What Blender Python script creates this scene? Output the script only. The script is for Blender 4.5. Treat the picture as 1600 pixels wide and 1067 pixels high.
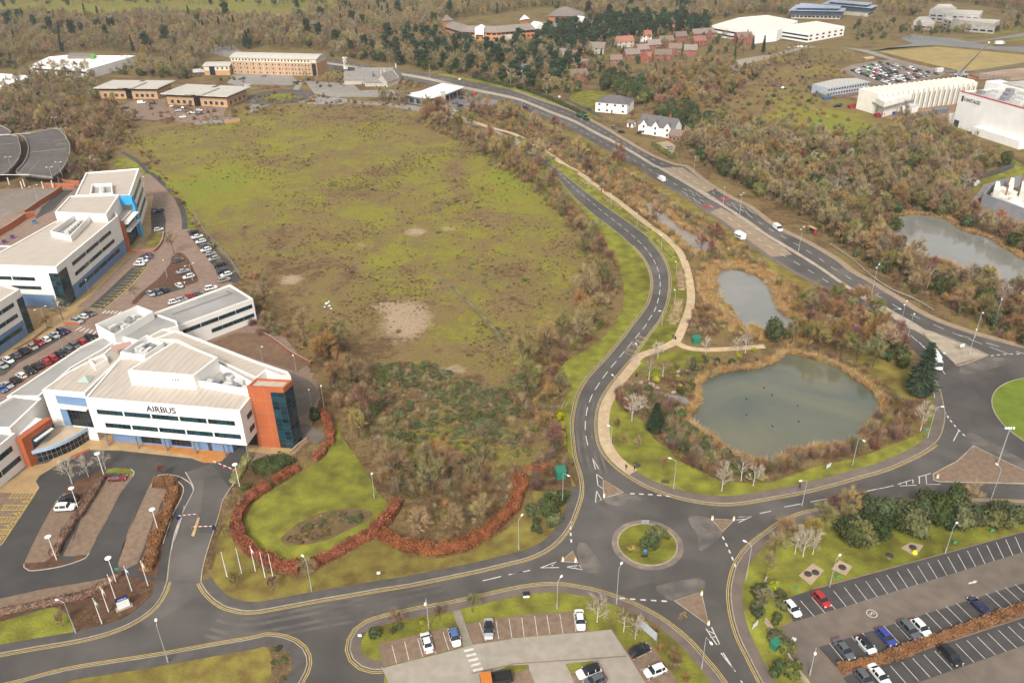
# Aerial view of an office park, heath, ponds and dual carriageway, built in metres on one ground plane.
import bpy,bmesh,math,random
import numpy as np
from mathutils import Vector,Matrix
from mathutils.geometry import tessellate_polygon
random.seed(7);rng = np.random.default_rng(7)
R = math.radians;PI = math.pi
for o in list(bpy.data.objects): bpy.data.objects.remove(o)
scn = bpy.context.scene
col = scn.collection
CAM_H,FPX = 120.0,1270.0
_dn = Vector((37.0,2289.5,FPX)).normalized()
_fw = (Vector((0,0,1)) - _dn*_dn.z).normalized()
_rt = _dn.cross(_fw)
cd = bpy.data.cameras.new('camera');cam = bpy.data.objects.new('camera',cd);col.objects.link(cam)
cd.sensor_width = 36.0;cd.lens = 36.0*FPX/1600.0;cd.clip_start = 1.0;cd.clip_end = 20000.0
cam.matrix_world = Matrix(((_rt.x,-_rt.y,-_rt.z,0),(_fw.x,-_fw.y,-_fw.z,0),(-_dn.x,_dn.y,_dn.z,CAM_H),(0,0,0,1)))
scn.camera = cam
SUN_EL,SUN_AZ = 42.0,193.0          # degrees; azimuth clockwise from +Y
w = bpy.data.worlds.new('World');scn.world = w;w.use_nodes = True
nt = w.node_tree;bg = nt.nodes['Background']
sky = nt.nodes.new('ShaderNodeTexSky');sky.sky_type = 'NISHITA';sky.sun_disc = False
sky.sun_elevation = R(SUN_EL);sky.sun_rotation = R(SUN_AZ);sky.air_density = 1.0;sky.dust_density = 4.0;sky.ozone_density = 1.0
hs = nt.nodes.new('ShaderNodeHueSaturation');hs.inputs['Saturation'].default_value = 0.10
nt.links.new(sky.outputs[0],hs.inputs['Color']);nt.links.new(hs.outputs[0],bg.inputs['Color'])
bg.inputs['Strength'].default_value = 0.12
sd = bpy.data.lights.new('sun','SUN');sd.energy = 1.5;sd.angle = R(10);sd.color = (1.0,0.93,0.84)
sun = bpy.data.objects.new('sun',sd);col.objects.link(sun)
sun.rotation_euler = (R(90 - SUN_EL),0,R(180 - SUN_AZ))
scn.view_settings.view_transform = 'Standard';scn.view_settings.look = 'None'
scn.view_settings.exposure = 0.88;scn.view_settings.gamma = 1.0;scn.view_settings.use_curve_mapping = False
scn.render.engine = 'CYCLES'
scn.cycles.use_denoising = True;scn.cycles.denoiser = 'OPENIMAGEDENOISE';scn.cycles.use_adaptive_sampling = False;scn.cycles.sampling_pattern = 'BLUE_NOISE'
scn.cycles.max_bounces = 5;scn.cycles.diffuse_bounces = 2;scn.cycles.glossy_bounces = 2
scn.cycles.transmission_bounces = 2;scn.cycles.transparent_max_bounces = 4;scn.cycles.volume_bounces = 0
scn.cycles.caustics_reflective = False;scn.cycles.caustics_refractive = False
def P(x,y,z=0.0):
 r = Vector((x - 800.0,y - 533.5,FPX));t = (CAM_H - z)/r.dot(_dn)
 return Vector((r.dot(_rt)*t,r.dot(_fw)*t,z))
SHEETS = {'s': (0,0,1.0),'a': (0,440,7.905),'b': (0,650,5.333),'c': (200,650,5.333),'d': (130,80,4.0),
  'e': (1300,60,5.333),'f': (1440,240,9.7),'g': (820,60,4.2105),'h': (0,160,6.667)}
for _c in range(4):
 for _r,_y in enumerate((0,260,520,797)): SHEETS['%d%d' % (_c,_r)] = (400*_c,_y,3.9525)
def C(sh,x,y,z=0.0):
 ox,oy,s = SHEETS[sh];return P(ox + x/s,oy + y/s,z)
def L(spec,z=0.0):
 """'21:215,0 300,95|22:10,5' -> list of 3-D points at height z"""
 out = []
 for chunk in spec.split('|'):
  sh,pts = chunk.split(':')
  for p in pts.split():
   x,y = p.split(',');out.append(C(sh,float(x),float(y),z))
 return out
def L2(spec,z=0.0): return [Vector((p.x,p.y)) for p in L(spec,z)]
def smooth(pts,step=1.5,closed=False):
 """Catmull-Rom through 2-D points"""
 n = len(pts);out = []
 rngi = range(n if closed else n - 1)
 for i in rngi:
  if closed: p0,p1,p2,p3 = pts[(i-1) % n],pts[i],pts[(i+1) % n],pts[(i+2) % n]
  else: p0,p1,p2,p3 = pts[max(i-1,0)],pts[i],pts[i+1],pts[min(i+2,n-1)]
  k = max(1,int((p2 - p1).length/step))
  for j in range(k):
   t = j/k
   out.append(0.5*((2*p1) + (p2 - p0)*t + (2*p0 - 5*p1 + 4*p2 - p3)*t*t + (3*p1 - p0 - 3*p2 + p3)*t**3))
 if not closed: out.append(pts[-1].copy())
 return out
def resample(pts,step):
 out = [pts[0].copy()];acc = 0.0
 for a,b in zip(pts,pts[1:]):
  d = (b - a).length
  if d < 1e-6: continue
  while acc + d >= step:
   t = (step - acc)/d;a = a + (b - a)*t;out.append(a.copy());d = (b - a).length;acc = 0.0
  acc += d
 return out
def normals(pts,closed=False):
 n = len(pts);out = []
 for i in range(n):
  a = pts[(i-1) % n] if (closed or i > 0) else pts[i];b = pts[(i+1) % n] if (closed or i < n-1) else pts[i]
  d = (b - a);d = d.normalized() if d.length > 1e-9 else Vector((1,0));out.append(Vector((-d.y,d.x)))
 return out
def offset(pts,o,closed=False): return [p + n*o for p,n in zip(pts,normals(pts,closed))]   # + = left of travel
def inside(px,py,poly):
 """vectorised point in polygon; px,py numpy arrays"""
 r = np.zeros(px.shape,bool);n = len(poly)
 for i in range(n):
  x1,y1 = poly[i][0],poly[i][1];x2,y2 = poly[(i+1) % n][0],poly[(i+1) % n][1]
  if y1 == y2: continue
  c = ((y1 > py) != (y2 > py)) & (px < (x2 - x1)*(py - y1)/(y2 - y1) + x1);r ^= c
 return r
MATS = {}
def nodes_of(name):
 m = bpy.data.materials.new(name);m.use_nodes = True;t = m.node_tree
 return m,t,t.nodes['Principled BSDF']
def M(name,c,c2=None,scale=0.6,big=0.02,bigamt=0.25,rough=0.9,bump=0.0,bscale=6.0,metal=0.0,spec=0.3,rnd=0.0,coat=0.0,detail=4.0,lo=0.35,hi=0.65,patch=0.0):
 """colour c..c2 by fine noise, plus a broad brightness drift; rnd = per-object tint"""
 if name in MATS: return MATS[name]
 m,t,b = nodes_of(name);N = t.nodes.new;K = t.links.new
 geo = N('ShaderNodeNewGeometry');c2 = c2 or tuple(v*0.8 for v in c)
 n1 = N('ShaderNodeTexNoise');n1.inputs['Scale'].default_value = scale;n1.inputs['Detail'].default_value = detail;K(geo.outputs['Position'],n1.inputs['Vector'])
 rp = N('ShaderNodeValToRGB');rp.color_ramp.elements[0].position = lo;rp.color_ramp.elements[1].position = hi
 rp.color_ramp.elements[0].color = (*c2,1);rp.color_ramp.elements[1].color = (*c,1);K(n1.outputs['Fac'],rp.inputs['Fac'])
 out = rp.outputs['Color']
 if bigamt:
  n2 = N('ShaderNodeTexNoise');n2.inputs['Scale'].default_value = big;n2.inputs['Detail'].default_value = 3;K(geo.outputs['Position'],n2.inputs['Vector'])
  mr = N('ShaderNodeMapRange');mr.inputs[1].default_value = 0.3;mr.inputs[2].default_value = 0.7;mr.inputs[3].default_value = 1 - bigamt;mr.inputs[4].default_value = 1 + bigamt
  K(n2.outputs['Fac'],mr.inputs[0])
  mx = N('ShaderNodeVectorMath');mx.operation = 'SCALE';K(out,mx.inputs[0]);K(mr.outputs[0],mx.inputs['Scale']);out = mx.outputs[0]
 if patch:
  vo = N('ShaderNodeTexVoronoi');vo.inputs['Scale'].default_value = 0.045;K(geo.outputs['Position'],vo.inputs['Vector']);sc_ = N('ShaderNodeSeparateColor');K(vo.outputs['Color'],sc_.inputs[0])
  pm = N('ShaderNodeMapRange');pm.inputs[3].default_value = 1 - patch;pm.inputs[4].default_value = 1 + patch;K(sc_.outputs[0],pm.inputs[0]);mx = N('ShaderNodeVectorMath');mx.operation = 'SCALE';K(out,mx.inputs[0]);K(pm.outputs[0],mx.inputs['Scale']);out = mx.outputs[0]
 if rnd:
  oi = N('ShaderNodeObjectInfo');h = N('ShaderNodeHueSaturation')
  a = N('ShaderNodeMapRange');a.inputs[3].default_value = 0.5 - 0.045*rnd;a.inputs[4].default_value = 0.5 + 0.045*rnd;K(oi.outputs['Random'],a.inputs[0]);K(a.outputs[0],h.inputs['Hue'])
  wn = N('ShaderNodeTexWhiteNoise');wn.noise_dimensions = '1D';K(oi.outputs['Random'],wn.inputs['W'])
  v = N('ShaderNodeMapRange');v.inputs[3].default_value = 1 - 0.4*rnd;v.inputs[4].default_value = 1 + 0.4*rnd;K(wn.outputs['Value'],v.inputs[0]);K(v.outputs[0],h.inputs['Value'])
  s = N('ShaderNodeSeparateColor');K(wn.outputs['Color'],s.inputs[0])
  sa = N('ShaderNodeMapRange');sa.inputs[3].default_value = 1 - 0.3*rnd;sa.inputs[4].default_value = 1 + 0.25*rnd;K(s.outputs[1],sa.inputs[0]);K(sa.outputs[0],h.inputs['Saturation'])
  K(out,h.inputs['Color']);out = h.outputs[0]
 K(out,b.inputs['Base Color'])
 b.inputs['Roughness'].default_value = rough;b.inputs['Metallic'].default_value = metal;b.inputs['Specular IOR Level'].default_value = spec
 if coat: b.inputs['Coat Weight'].default_value = coat;b.inputs['Coat Roughness'].default_value = 0.08
 if bump:
  n3 = N('ShaderNodeTexNoise');n3.inputs['Scale'].default_value = bscale;n3.inputs['Detail'].default_value = 5;K(geo.outputs['Position'],n3.inputs['Vector'])
  bp = N('ShaderNodeBump');bp.inputs['Strength'].default_value = bump;bp.inputs['Distance'].default_value = 0.3;K(n3.outputs['Fac'],bp.inputs['Height']);K(bp.outputs[0],b.inputs['Normal'])
 MATS[name] = m;return m
def flat(name,c,rough=0.6,metal=0.0,spec=0.4,coat=0.0):
 return M(name,c,tuple(v*0.93 for v in c),scale=1.5,bigamt=0.0,rough=rough,metal=metal,spec=spec,coat=coat)
def seam(name,c,pitch,ang=0.0,dark=0.72,width=0.12,cross=None,streak=0.12):
 """sheet-metal roof: standing seams every pitch metres in the object's own frame, streaked by weather"""
 if name in MATS: return MATS[name]
 m,t,b = nodes_of(name);N = t.nodes.new;K = t.links.new
 tc = N('ShaderNodeTexCoord');mp = N('ShaderNodeMapping');mp.inputs['Rotation'].default_value = (0,0,ang);K(tc.outputs['Object'],mp.inputs['Vector'])
 sp = N('ShaderNodeSeparateXYZ');K(mp.outputs[0],sp.inputs[0])
 def line(sock,p,wd):
  d = N('ShaderNodeMath');d.operation = 'DIVIDE';d.inputs[1].default_value = p;K(sock,d.inputs[0])
  f = N('ShaderNodeMath');f.operation = 'FRACT';K(d.outputs[0],f.inputs[0])
  l = N('ShaderNodeMath');l.operation = 'LESS_THAN';l.inputs[1].default_value = wd;K(f.outputs[0],l.inputs[0]);return l.outputs[0]
 a = line(sp.outputs[0],pitch,width)
 if cross:
  c2 = line(sp.outputs[1],cross,0.04);mxm = N('ShaderNodeMath');mxm.operation = 'MAXIMUM';K(a,mxm.inputs[0]);K(c2,mxm.inputs[1]);a = mxm.outputs[0]
 nz = N('ShaderNodeTexNoise');nz.inputs['Scale'].default_value = 0.35;nz.inputs['Detail'].default_value = 5
 mp2 = N('ShaderNodeMapping');mp2.inputs['Scale'].default_value = (3,0.5,1);K(mp.outputs[0],mp2.inputs['Vector']);K(mp2.outputs[0],nz.inputs['Vector'])
 mr = N('ShaderNodeMapRange');mr.inputs[1].default_value = 0.3;mr.inputs[2].default_value = 0.7;mr.inputs[3].default_value = 1 - streak;mr.inputs[4].default_value = 1 + streak*0.6;K(nz.outputs['Fac'],mr.inputs[0])
 mx = N('ShaderNodeMix');mx.data_type = 'RGBA';mx.inputs['A'].default_value = (*c,1);mx.inputs['B'].default_value = (*[v*dark for v in c],1);K(a,mx.inputs['Factor'])
 vs = N('ShaderNodeVectorMath');vs.operation = 'SCALE';K(mx.outputs['Result'],vs.inputs[0]);K(mr.outputs[0],vs.inputs['Scale']);K(vs.outputs[0],b.inputs['Base Color'])
 b.inputs['Roughness'].default_value = 0.6
 MATS[name] = m;return m
def glassm(name,c=(0.02,0.035,0.045),rough=0.08):
 if name in MATS: return MATS[name]
 m,t,b = nodes_of(name);N = t.nodes.new;K = t.links.new
 oi = N('ShaderNodeObjectInfo');mr = N('ShaderNodeMapRange');mr.inputs[3].default_value = 0.5;mr.inputs[4].default_value = 1.7;K(oi.outputs['Random'],mr.inputs[0])
 vs = N('ShaderNodeVectorMath');vs.operation = 'SCALE';vs.inputs[0].default_value = c;K(mr.outputs[0],vs.inputs['Scale']);K(vs.outputs[0],b.inputs['Base Color'])
 b.inputs['Roughness'].default_value = rough;b.inputs['Specular IOR Level'].default_value = 0.6
 MATS[name] = m;return m
class MB:
 def __init__(s): s.v = [];s.f = [];s.m = []
 def add(s,vs,fs,mi=0):
  o = len(s.v);s.v += [tuple(v) for v in vs];s.f += [tuple(i + o for i in f) for f in fs];s.m += [mi]*len(fs);return s
 def quad(s,a,b,c,d,mi=0): return s.add((a,b,c,d),((0,1,2,3),),mi)
 def box(s,x0,x1,y0,y1,z0,z1,mi=0):
  return s.add([(x0,y0,z0),(x1,y0,z0),(x1,y1,z0),(x0,y1,z0),(x0,y0,z1),(x1,y0,z1),(x1,y1,z1),(x0,y1,z1)],
     [(3,2,1,0),(4,5,6,7),(0,1,5,4),(1,2,6,5),(2,3,7,6),(3,0,4,7)],mi)
 def obox(s,p,d,ln,n0,n1,z0,z1,mi=0):
  """box along 2-D direction d from p; n0..n1 measured along the left normal"""
  n = Vector((-d.y,d.x));q = [p + n*n0,p + d*ln + n*n0,p + d*ln + n*n1,p + n*n1]
  return s.prism(q,z0,z1,mi)
 def prism(s,poly,z0,z1,mi=0,bottom=False):
  poly = ccw(poly);n = len(poly)
  vs = [(p[0],p[1],z0) for p in poly] + [(p[0],p[1],z1) for p in poly]
  fs = [(i,(i+1) % n,n + (i+1) % n,n + i) for i in range(n)]
  tr = tess(poly);fs += [tuple(n + i for i in t) for t in tr]
  if bottom: fs += [tuple(reversed(t)) for t in tr]
  return s.add(vs,fs,mi)
 def sheet(s,poly,z,mi=0):
  poly = ccw(poly);return s.add([(p[0],p[1],z) for p in poly],tess(poly),mi)
 def tube(s,pts,rad,n=5,mi=0,cap=True):
  ring = [];o = len(s.v)
  for i,p in enumerate(pts):
   p = Vector(p);a = Vector(pts[max(i-1,0)]);b = Vector(pts[min(i+1,len(pts)-1)]);d = (b - a).normalized()
   u = d.cross(Vector((0.31,0.95,0.1)));u = u.normalized() if u.length > 0.05 else Vector((1,0,0));v = d.cross(u)
   r = rad[i] if hasattr(rad,'__len__') else rad
   for k in range(n): ring.append(tuple(p + (u*math.cos(2*PI*k/n) + v*math.sin(2*PI*k/n))*r))
  fs = []
  for i in range(len(pts)-1):
   for k in range(n): fs.append((i*n + k,(i+1)*n + k,(i+1)*n + (k+1) % n,i*n + (k+1) % n))
  if cap: fs.append(tuple(range(n)));fs.append(tuple(reversed(range((len(pts)-1)*n,len(pts)*n))))
  return s.add(ring,fs,mi)
 def lathe(s,prof,n=12,c=(0,0,0),mi=0):
  vs = [(c[0] + r*math.cos(2*PI*k/n),c[1] + r*math.sin(2*PI*k/n),c[2] + z) for r,z in prof for k in range(n)]
  fs = [(i*n + k,i*n + (k+1) % n,(i+1)*n + (k+1) % n,(i+1)*n + k) for i in range(len(prof)-1) for k in range(n)]
  fs.append(tuple(reversed(range(n))));fs.append(tuple(range((len(prof)-1)*n,len(prof)*n)))
  return s.add(vs,fs,mi)
 def ribbon(s,a,b,z,mi=0,closed=False):
  n = len(a);vs = [(p[0],p[1],z) for p in a] + [(p[0],p[1],z) for p in b]
  fs = []
  for i in range(n if closed else n-1):
   j = (i+1) % n;fs.append((i,j,n + j,n + i))
  return s.add(vs,fs,mi)
 def kerb(s,a,b,z0,z1,mi=0,closed=False):
  """ribbon with top and both side faces"""
  n = len(a);vs = [(p[0],p[1],z0) for p in a] + [(p[0],p[1],z1) for p in a] + [(p[0],p[1],z1) for p in b] + [(p[0],p[1],z0) for p in b]
  fs = []
  for i in range(n if closed else n-1):
   j = (i+1) % n
   for k in range(3): fs.append((k*n + i,k*n + j,(k+1)*n + j,(k+1)*n + i))
  return s.add(vs,fs,mi)
 def mesh(s,name,mats,smooth=False):
  me = bpy.data.meshes.new(name);me.from_pydata(s.v,[],s.f)
  for m in (mats if isinstance(mats,(list,tuple)) else [mats]): me.materials.append(m)
  if any(s.m): me.polygons.foreach_set('material_index',s.m)
  if smooth: me.polygons.foreach_set('use_smooth',[True]*len(s.f))
  me.update();return me
 def build(s,name,mats,parent=None,smooth=False): return ob(name,s.mesh(name,mats,smooth),parent)
def ccw(poly):
 a = sum(poly[i][0]*poly[(i+1) % len(poly)][1] - poly[(i+1) % len(poly)][0]*poly[i][1] for i in range(len(poly)))
 return list(poly) if a > 0 else list(reversed(poly))
def tess(poly):
 tr = tessellate_polygon([[Vector((p[0],p[1],0)) for p in poly]]);out = []
 for t in tr:
  a,b,c = (poly[i] for i in t)
  out.append(tuple(t) if (b[0]-a[0])*(c[1]-a[1]) - (b[1]-a[1])*(c[0]-a[0]) > 0 else tuple(reversed(t)))
 return out
def ob(name,data,parent=None):
 o = bpy.data.objects.new(name,data);col.objects.link(o)
 if parent is not None: o.parent = parent;KIDS.setdefault(parent.name,[]).append(o)
 return o
KIDS = {}
def tag(o,label=None,cat=None,group=None,kind=None):
 if label: o['label'] = label
 if cat: o['category'] = cat
 if group: o['group'] = group
 if kind: o['kind'] = kind
 return o
def empty(name,loc,rz=0.0,label=None,cat=None,group=None):
 o = bpy.data.objects.new(name,None);col.objects.link(o);o.empty_display_size = 0.5
 o.location = (loc[0],loc[1],loc[2] if len(loc) > 2 else 0.0);o.rotation_euler.z = rz
 return tag(o,label,cat,group)
def copy_tree(o,parent=None):
 c = o.copy();col.objects.link(c);c.parent = parent
 if parent is not None: KIDS.setdefault(parent.name,[]).append(c)
 for ch in KIDS.get(o.name,()): copy_tree(ch,c)
 return c
def struct(name,mb,m,label): return tag(mb.build(name,m),label,None,None,'structure')
# ============================================================ GROUND
def ground_material():
 m,t,b = nodes_of('ground_heath');N = t.nodes.new;K = t.links.new
 geo = N('ShaderNodeNewGeometry')
 at = N('ShaderNodeAttribute');at.attribute_name = 'cover';sp = N('ShaderNodeSeparateColor');K(at.outputs['Color'],sp.inputs[0])
 def noise(sc,det,dist=0.0,rgh=0.6):
  n = N('ShaderNodeTexNoise');n.inputs['Scale'].default_value = sc;n.inputs['Detail'].default_value = det;n.inputs['Distortion'].default_value = dist;n.inputs['Roughness'].default_value = rgh
  K(geo.outputs['Position'],n.inputs['Vector']);return n.outputs['Fac']
 def math_(op,a,b_,c=None):
  n = N('ShaderNodeMath');n.operation = op
  for i,v in enumerate((a,b_,c)):
   if v is None: continue
   if isinstance(v,(int,float)): n.inputs[i].default_value = v
   else: K(v,n.inputs[i])
  return n.outputs[0]
 n1 = noise(0.06,9,0.8,0.66);n2 = noise(0.4,6,0.3,0.75);n3 = noise(2.2,3)
 v = math_('MULTIPLY_ADD',sp.outputs[0],0.62,math_('MULTIPLY_ADD',n1,1.25,math_('MULTIPLY_ADD',n2,0.8,-0.86)))
 rp = N('ShaderNodeValToRGB');cr = rp.color_ramp;cr.elements[0].position = 0.10;cr.elements[0].color = (0.105,0.066,0.032,1)
 cr.elements[1].position = 0.80;cr.elements[1].color = (0.200,0.215,0.032,1)
 for p,c in ((0.24,(0.150,0.096,0.046)),(0.36,(0.215,0.148,0.066)),(0.46,(0.190,0.152,0.048)),(0.56,(0.225,0.192,0.040)),(0.68,(0.228,0.208,0.034))):
  e = cr.elements.new(p);e.color = (*c,1)
 K(v,rp.inputs['Fac'])
 def mixc(fac,a,col_):
  n = N('ShaderNodeMix');n.data_type = 'RGBA';K(fac,n.inputs['Factor']);K(a,n.inputs['A'])
  n.inputs['B'].default_value = (*col_,1);return n.outputs['Result']
 def edge(att,gain=3.0):
  x = math_('ADD',math_('MULTIPLY_ADD',n2,0.9,-0.45),att);x = math_('MULTIPLY',math_('SUBTRACT',x,0.32),gain)
  c = N('ShaderNodeClamp');K(x,c.inputs[0]);return c.outputs[0]
 out = mixc(edge(sp.outputs[1]),rp.outputs[0],(0.37,0.27,0.175))       # bare sandy soil
 out = mixc(edge(sp.outputs[2],2.0),out,(0.112,0.092,0.042))           # bramble and rushes
 mr = N('ShaderNodeMapRange');mr.inputs[1].default_value = 0.3;mr.inputs[2].default_value = 0.7;mr.inputs[3].default_value = 0.62;mr.inputs[4].default_value = 1.22;K(n3,mr.inputs[0])
 vs = N('ShaderNodeVectorMath');vs.operation = 'SCALE';K(out,vs.inputs[0]);K(mr.outputs[0],vs.inputs['Scale']);K(vs.outputs[0],b.inputs['Base Color'])
 b.inputs['Roughness'].default_value = 0.95;b.inputs['Specular IOR Level'].default_value = 0.1
 bp = N('ShaderNodeBump');bp.inputs['Strength'].default_value = 0.9;bp.inputs['Distance'].default_value = 0.6;K(n2,bp.inputs['Height']);K(bp.outputs[0],b.inputs['Normal'])
 MATS['ground_heath'] = m;return m
def axis(segs):
 out = []
 for a,b_,s in segs: out += list(np.arange(a,b_,s))
 return np.array(out + [segs[-1][1]])
FIELD = L2('s:190,205 300,175 480,160 600,165 690,180 760,215 830,260 890,330 930,400 945,470 905,540 880,600 870,680 855,740 780,760 640,770 585,720 520,640 480,560 420,500 380,440 340,380 290,330 240,270')
def cover():
 gx = axis([(-4200,-420,180),(-420,-190,5),(-190,80,1.6),(80,330,3),(330,4300,190)])
 gy = axis([(-300,80,40),(80,140,3),(140,480,1.8),(480,760,5),(760,1300,20),(1300,5400,300)])
 X,Y = np.meshgrid(gx,gy);x = X.ravel();y = Y.ravel()
 g = np.full(x.shape,0.22);s = np.zeros(x.shape);d = np.zeros(x.shape)
 def blob(arr,px,py,rx,ry,amt,mode='add'):
  c = P(px,py);ex = P(px + rx,py);ey = P(px,py - ry);a = max((ex - c).length,2.0);b_ = max((ey - c).length,2.0)
  f = np.exp(-(((x - c.x)/a)**2 + ((y - c.y)/b_)**2)*1.1)
  if mode == 'add': arr += amt*f
  else: arr[:] = arr*(1 - f) + amt*f
 inf = inside(x,y,FIELD);g[inf] = 0.37
 for q in ((330,290,110,38,.65),(250,225,60,25,.25),(460,225,100,32,.22),(640,255,90,40,.25),(805,275,62,40,.75),(560,345,150,28,.2),(620,405,110,25,.32),(735,400,60,40,.15),
   (470,305,50,16,.2),(865,370,60,60,.16),(690,695,75,42,.42),(745,480,25,35,.25),(600,460,60,25,.1),(880,450,60,60,.08),(820,520,60,50,.08),
   (560,200,60,12,.2),(420,185,60,14,.2),(1280,190,80,26,.5),(1230,150,60,16,.2),(1320,205,50,14,.35),(1270,108,70,10,.3),(1120,185,40,10,.1),(1150,390,90,16,.2)): blob(g,*q)
 for q in ((520,185,60,14,-.3),(440,250,60,12,-.15),(590,265,40,10,-.15),(540,300,60,10,-.12),(480,360,70,26,-.16),(520,420,60,22,-.25),(430,460,50,40,-.2),(640,620,160,60,-.15),(560,560,80,60,-.2),
   (800,440,60,30,-.2),(860,590,40,80,-.2),(700,760,150,26,-.2),(650,420,60,8,-.2),(720,250,14,26,-.25),(770,300,10,30,-.2),(220,190,70,14,-.2)): blob(g,*q)
 for q in ((636,500,44,34,.95),(600,478,26,9,.6),(455,438,22,10,.8),(648,362,24,9,.75),(700,357,18,5,.6),(705,578,34,10,.7),(565,385,22,9,.45),(510,350,20,8,.3),(640,315,40,8,.25),(690,695,18,5,.6),(765,250,8,4,.3),(405,255,10,6,.35)): blob(s,*q)
 for q in ((690,400,70,14,.35),(735,432,60,18,.4),(560,440,50,12,.3),(600,575,60,24,.5),(690,600,50,18,.55),(740,625,70,22,.5),(800,600,50,40,.35),(600,655,30,30,.4),(660,740,60,16,.4),(830,650,30,50,.45),
   (545,250,30,10,.25),(590,285,50,10,.25),(415,370,40,18,.3),(790,320,18,40,.3),(530,470,25,20,.3),(580,510,30,20,.3)): blob(d,*q)
 far = (y > 640) & ~inf;g[far] = 0.30;d[far] = 0.42;rh = (~far) & (~inf) & (x > 60) & (y > 250);d[rh] += 0.16;blob(d,1290,190,90,30,-.4);blob(g,1290,190,90,26,.3)
 blob(g,500,5,420,12,1.0,'set');blob(g,80,12,160,12,1.0,'set')
 z = np.zeros(x.shape);rel = inf.astype(float)
 z += rel*(0.35*np.sin(x*0.11 + 1.3*np.sin(y*0.05))*np.sin(y*0.09) + 0.15*np.sin(x*0.37)*np.sin(y*0.31))
 z = np.where(inf,z - 0.1,-0.02)
 nx,ny = len(gx),len(gy);i = np.arange(nx*ny).reshape(ny,nx)
 fa = np.stack([i[:-1,:-1],i[:-1,1:],i[1:,1:],i[1:,:-1]],-1).reshape(-1,4)
 me = bpy.data.meshes.new('ground');me.from_pydata(np.stack([x,y,z],1).tolist(),[],fa.tolist())
 ca = me.color_attributes.new('cover','FLOAT_COLOR','POINT')
 ca.data.foreach_set('color',np.stack([np.clip(g,0,1.2),np.clip(s,0,1),np.clip(d,0,1),np.ones(x.shape)],1).astype(np.float32).ravel())
 me.materials.append(ground_material());me.polygons.foreach_set('use_smooth',[True]*len(fa));me.update()
 tag(ob('ground',me),'heath and rough ground with yellow green grass and brown scrub',None,None,'structure')
cover()
ASPH = M('asphalt',(0.106,0.094,0.084),(0.070,0.063,0.057),scale=0.10,big=0.02,bigamt=0.2,rough=0.85,detail=7,patch=0.13)
ASPH2 = M('asphalt_worn',(0.27,0.245,0.215),(0.21,0.19,0.165),scale=0.25,bigamt=0.12,rough=0.9,detail=6)
ASPHD = M('asphalt_dark',(0.072,0.066,0.062),(0.052,0.048,0.045),scale=0.3,bigamt=0.15,rough=0.85,detail=6)
BUFF = M('buff_surface',(0.30,0.225,0.15),(0.24,0.18,0.12),scale=0.4,bigamt=0.1)
REDS = M('red_surface',(0.30,0.055,0.045),None,scale=0.5)
PATHM = M('gravel_path',(0.50,0.375,0.235),(0.40,0.29,0.175),scale=0.5,bigamt=0.15,detail=6)
PAVE = M('pavement',(0.165,0.128,0.102),(0.125,0.10,0.082),scale=0.35,bigamt=0.15,detail=6)
PAVED = M('pavement_dark',(0.10,0.088,0.078),(0.075,0.067,0.06),scale=0.4,bigamt=0.15,detail=6)
BRICKP = M('block_paving',(0.225,0.155,0.105),(0.165,0.112,0.075),scale=0.9,bigamt=0.14,detail=7)
PINKP = M('brick_road',(0.255,0.175,0.130),(0.20,0.135,0.10),scale=0.5,bigamt=0.12,detail=6)
TAN = M('tan_slabs',(0.42,0.285,0.135),(0.33,0.22,0.105),scale=0.35,bigamt=0.2,detail=6)
ORNG = M('orange_paving',(0.48,0.20,0.055),(0.40,0.165,0.045),scale=0.5,bigamt=0.1)
KERB = M('kerb_stone',(0.36,0.30,0.215),(0.27,0.22,0.16),scale=0.8,bigamt=0.1)
LAWN = M('lawn_grass',(0.222,0.228,0.032),(0.128,0.116,0.026),scale=0.24,big=0.03,bigamt=0.25,rough=0.95,bump=0.7,bscale=2.5,detail=9,spec=0.1)
LAWNB = M('rough_lawn',(0.222,0.188,0.042),(0.135,0.092,0.030),scale=0.26,big=0.035,bigamt=0.25,rough=0.95,bump=0.5,bscale=3.0,detail=8,spec=0.1)
SOIL = M('planting_soil',(0.135,0.068,0.036),(0.080,0.043,0.024),scale=0.7,bigamt=0.2,rough=0.95,bump=0.6,detail=7)
LITTER = M('leaf_litter',(0.17,0.105,0.05),(0.10,0.068,0.032),scale=0.4,bigamt=0.2,rough=0.95,bump=0.6,detail=7)
WHITEP = M('white_paint',(0.58,0.55,0.50),(0.34,0.32,0.29),scale=1.5,bigamt=0.0,lo=0.25,hi=0.5)
YELP = M('yellow_paint',(0.50,0.36,0.11),(0.36,0.26,0.09),scale=1.2,bigamt=0.1)
YELB = M('bright_yellow_paint',(0.68,0.50,0.05),(0.5,0.36,0.04),scale=1.2,bigamt=0.1)
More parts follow.
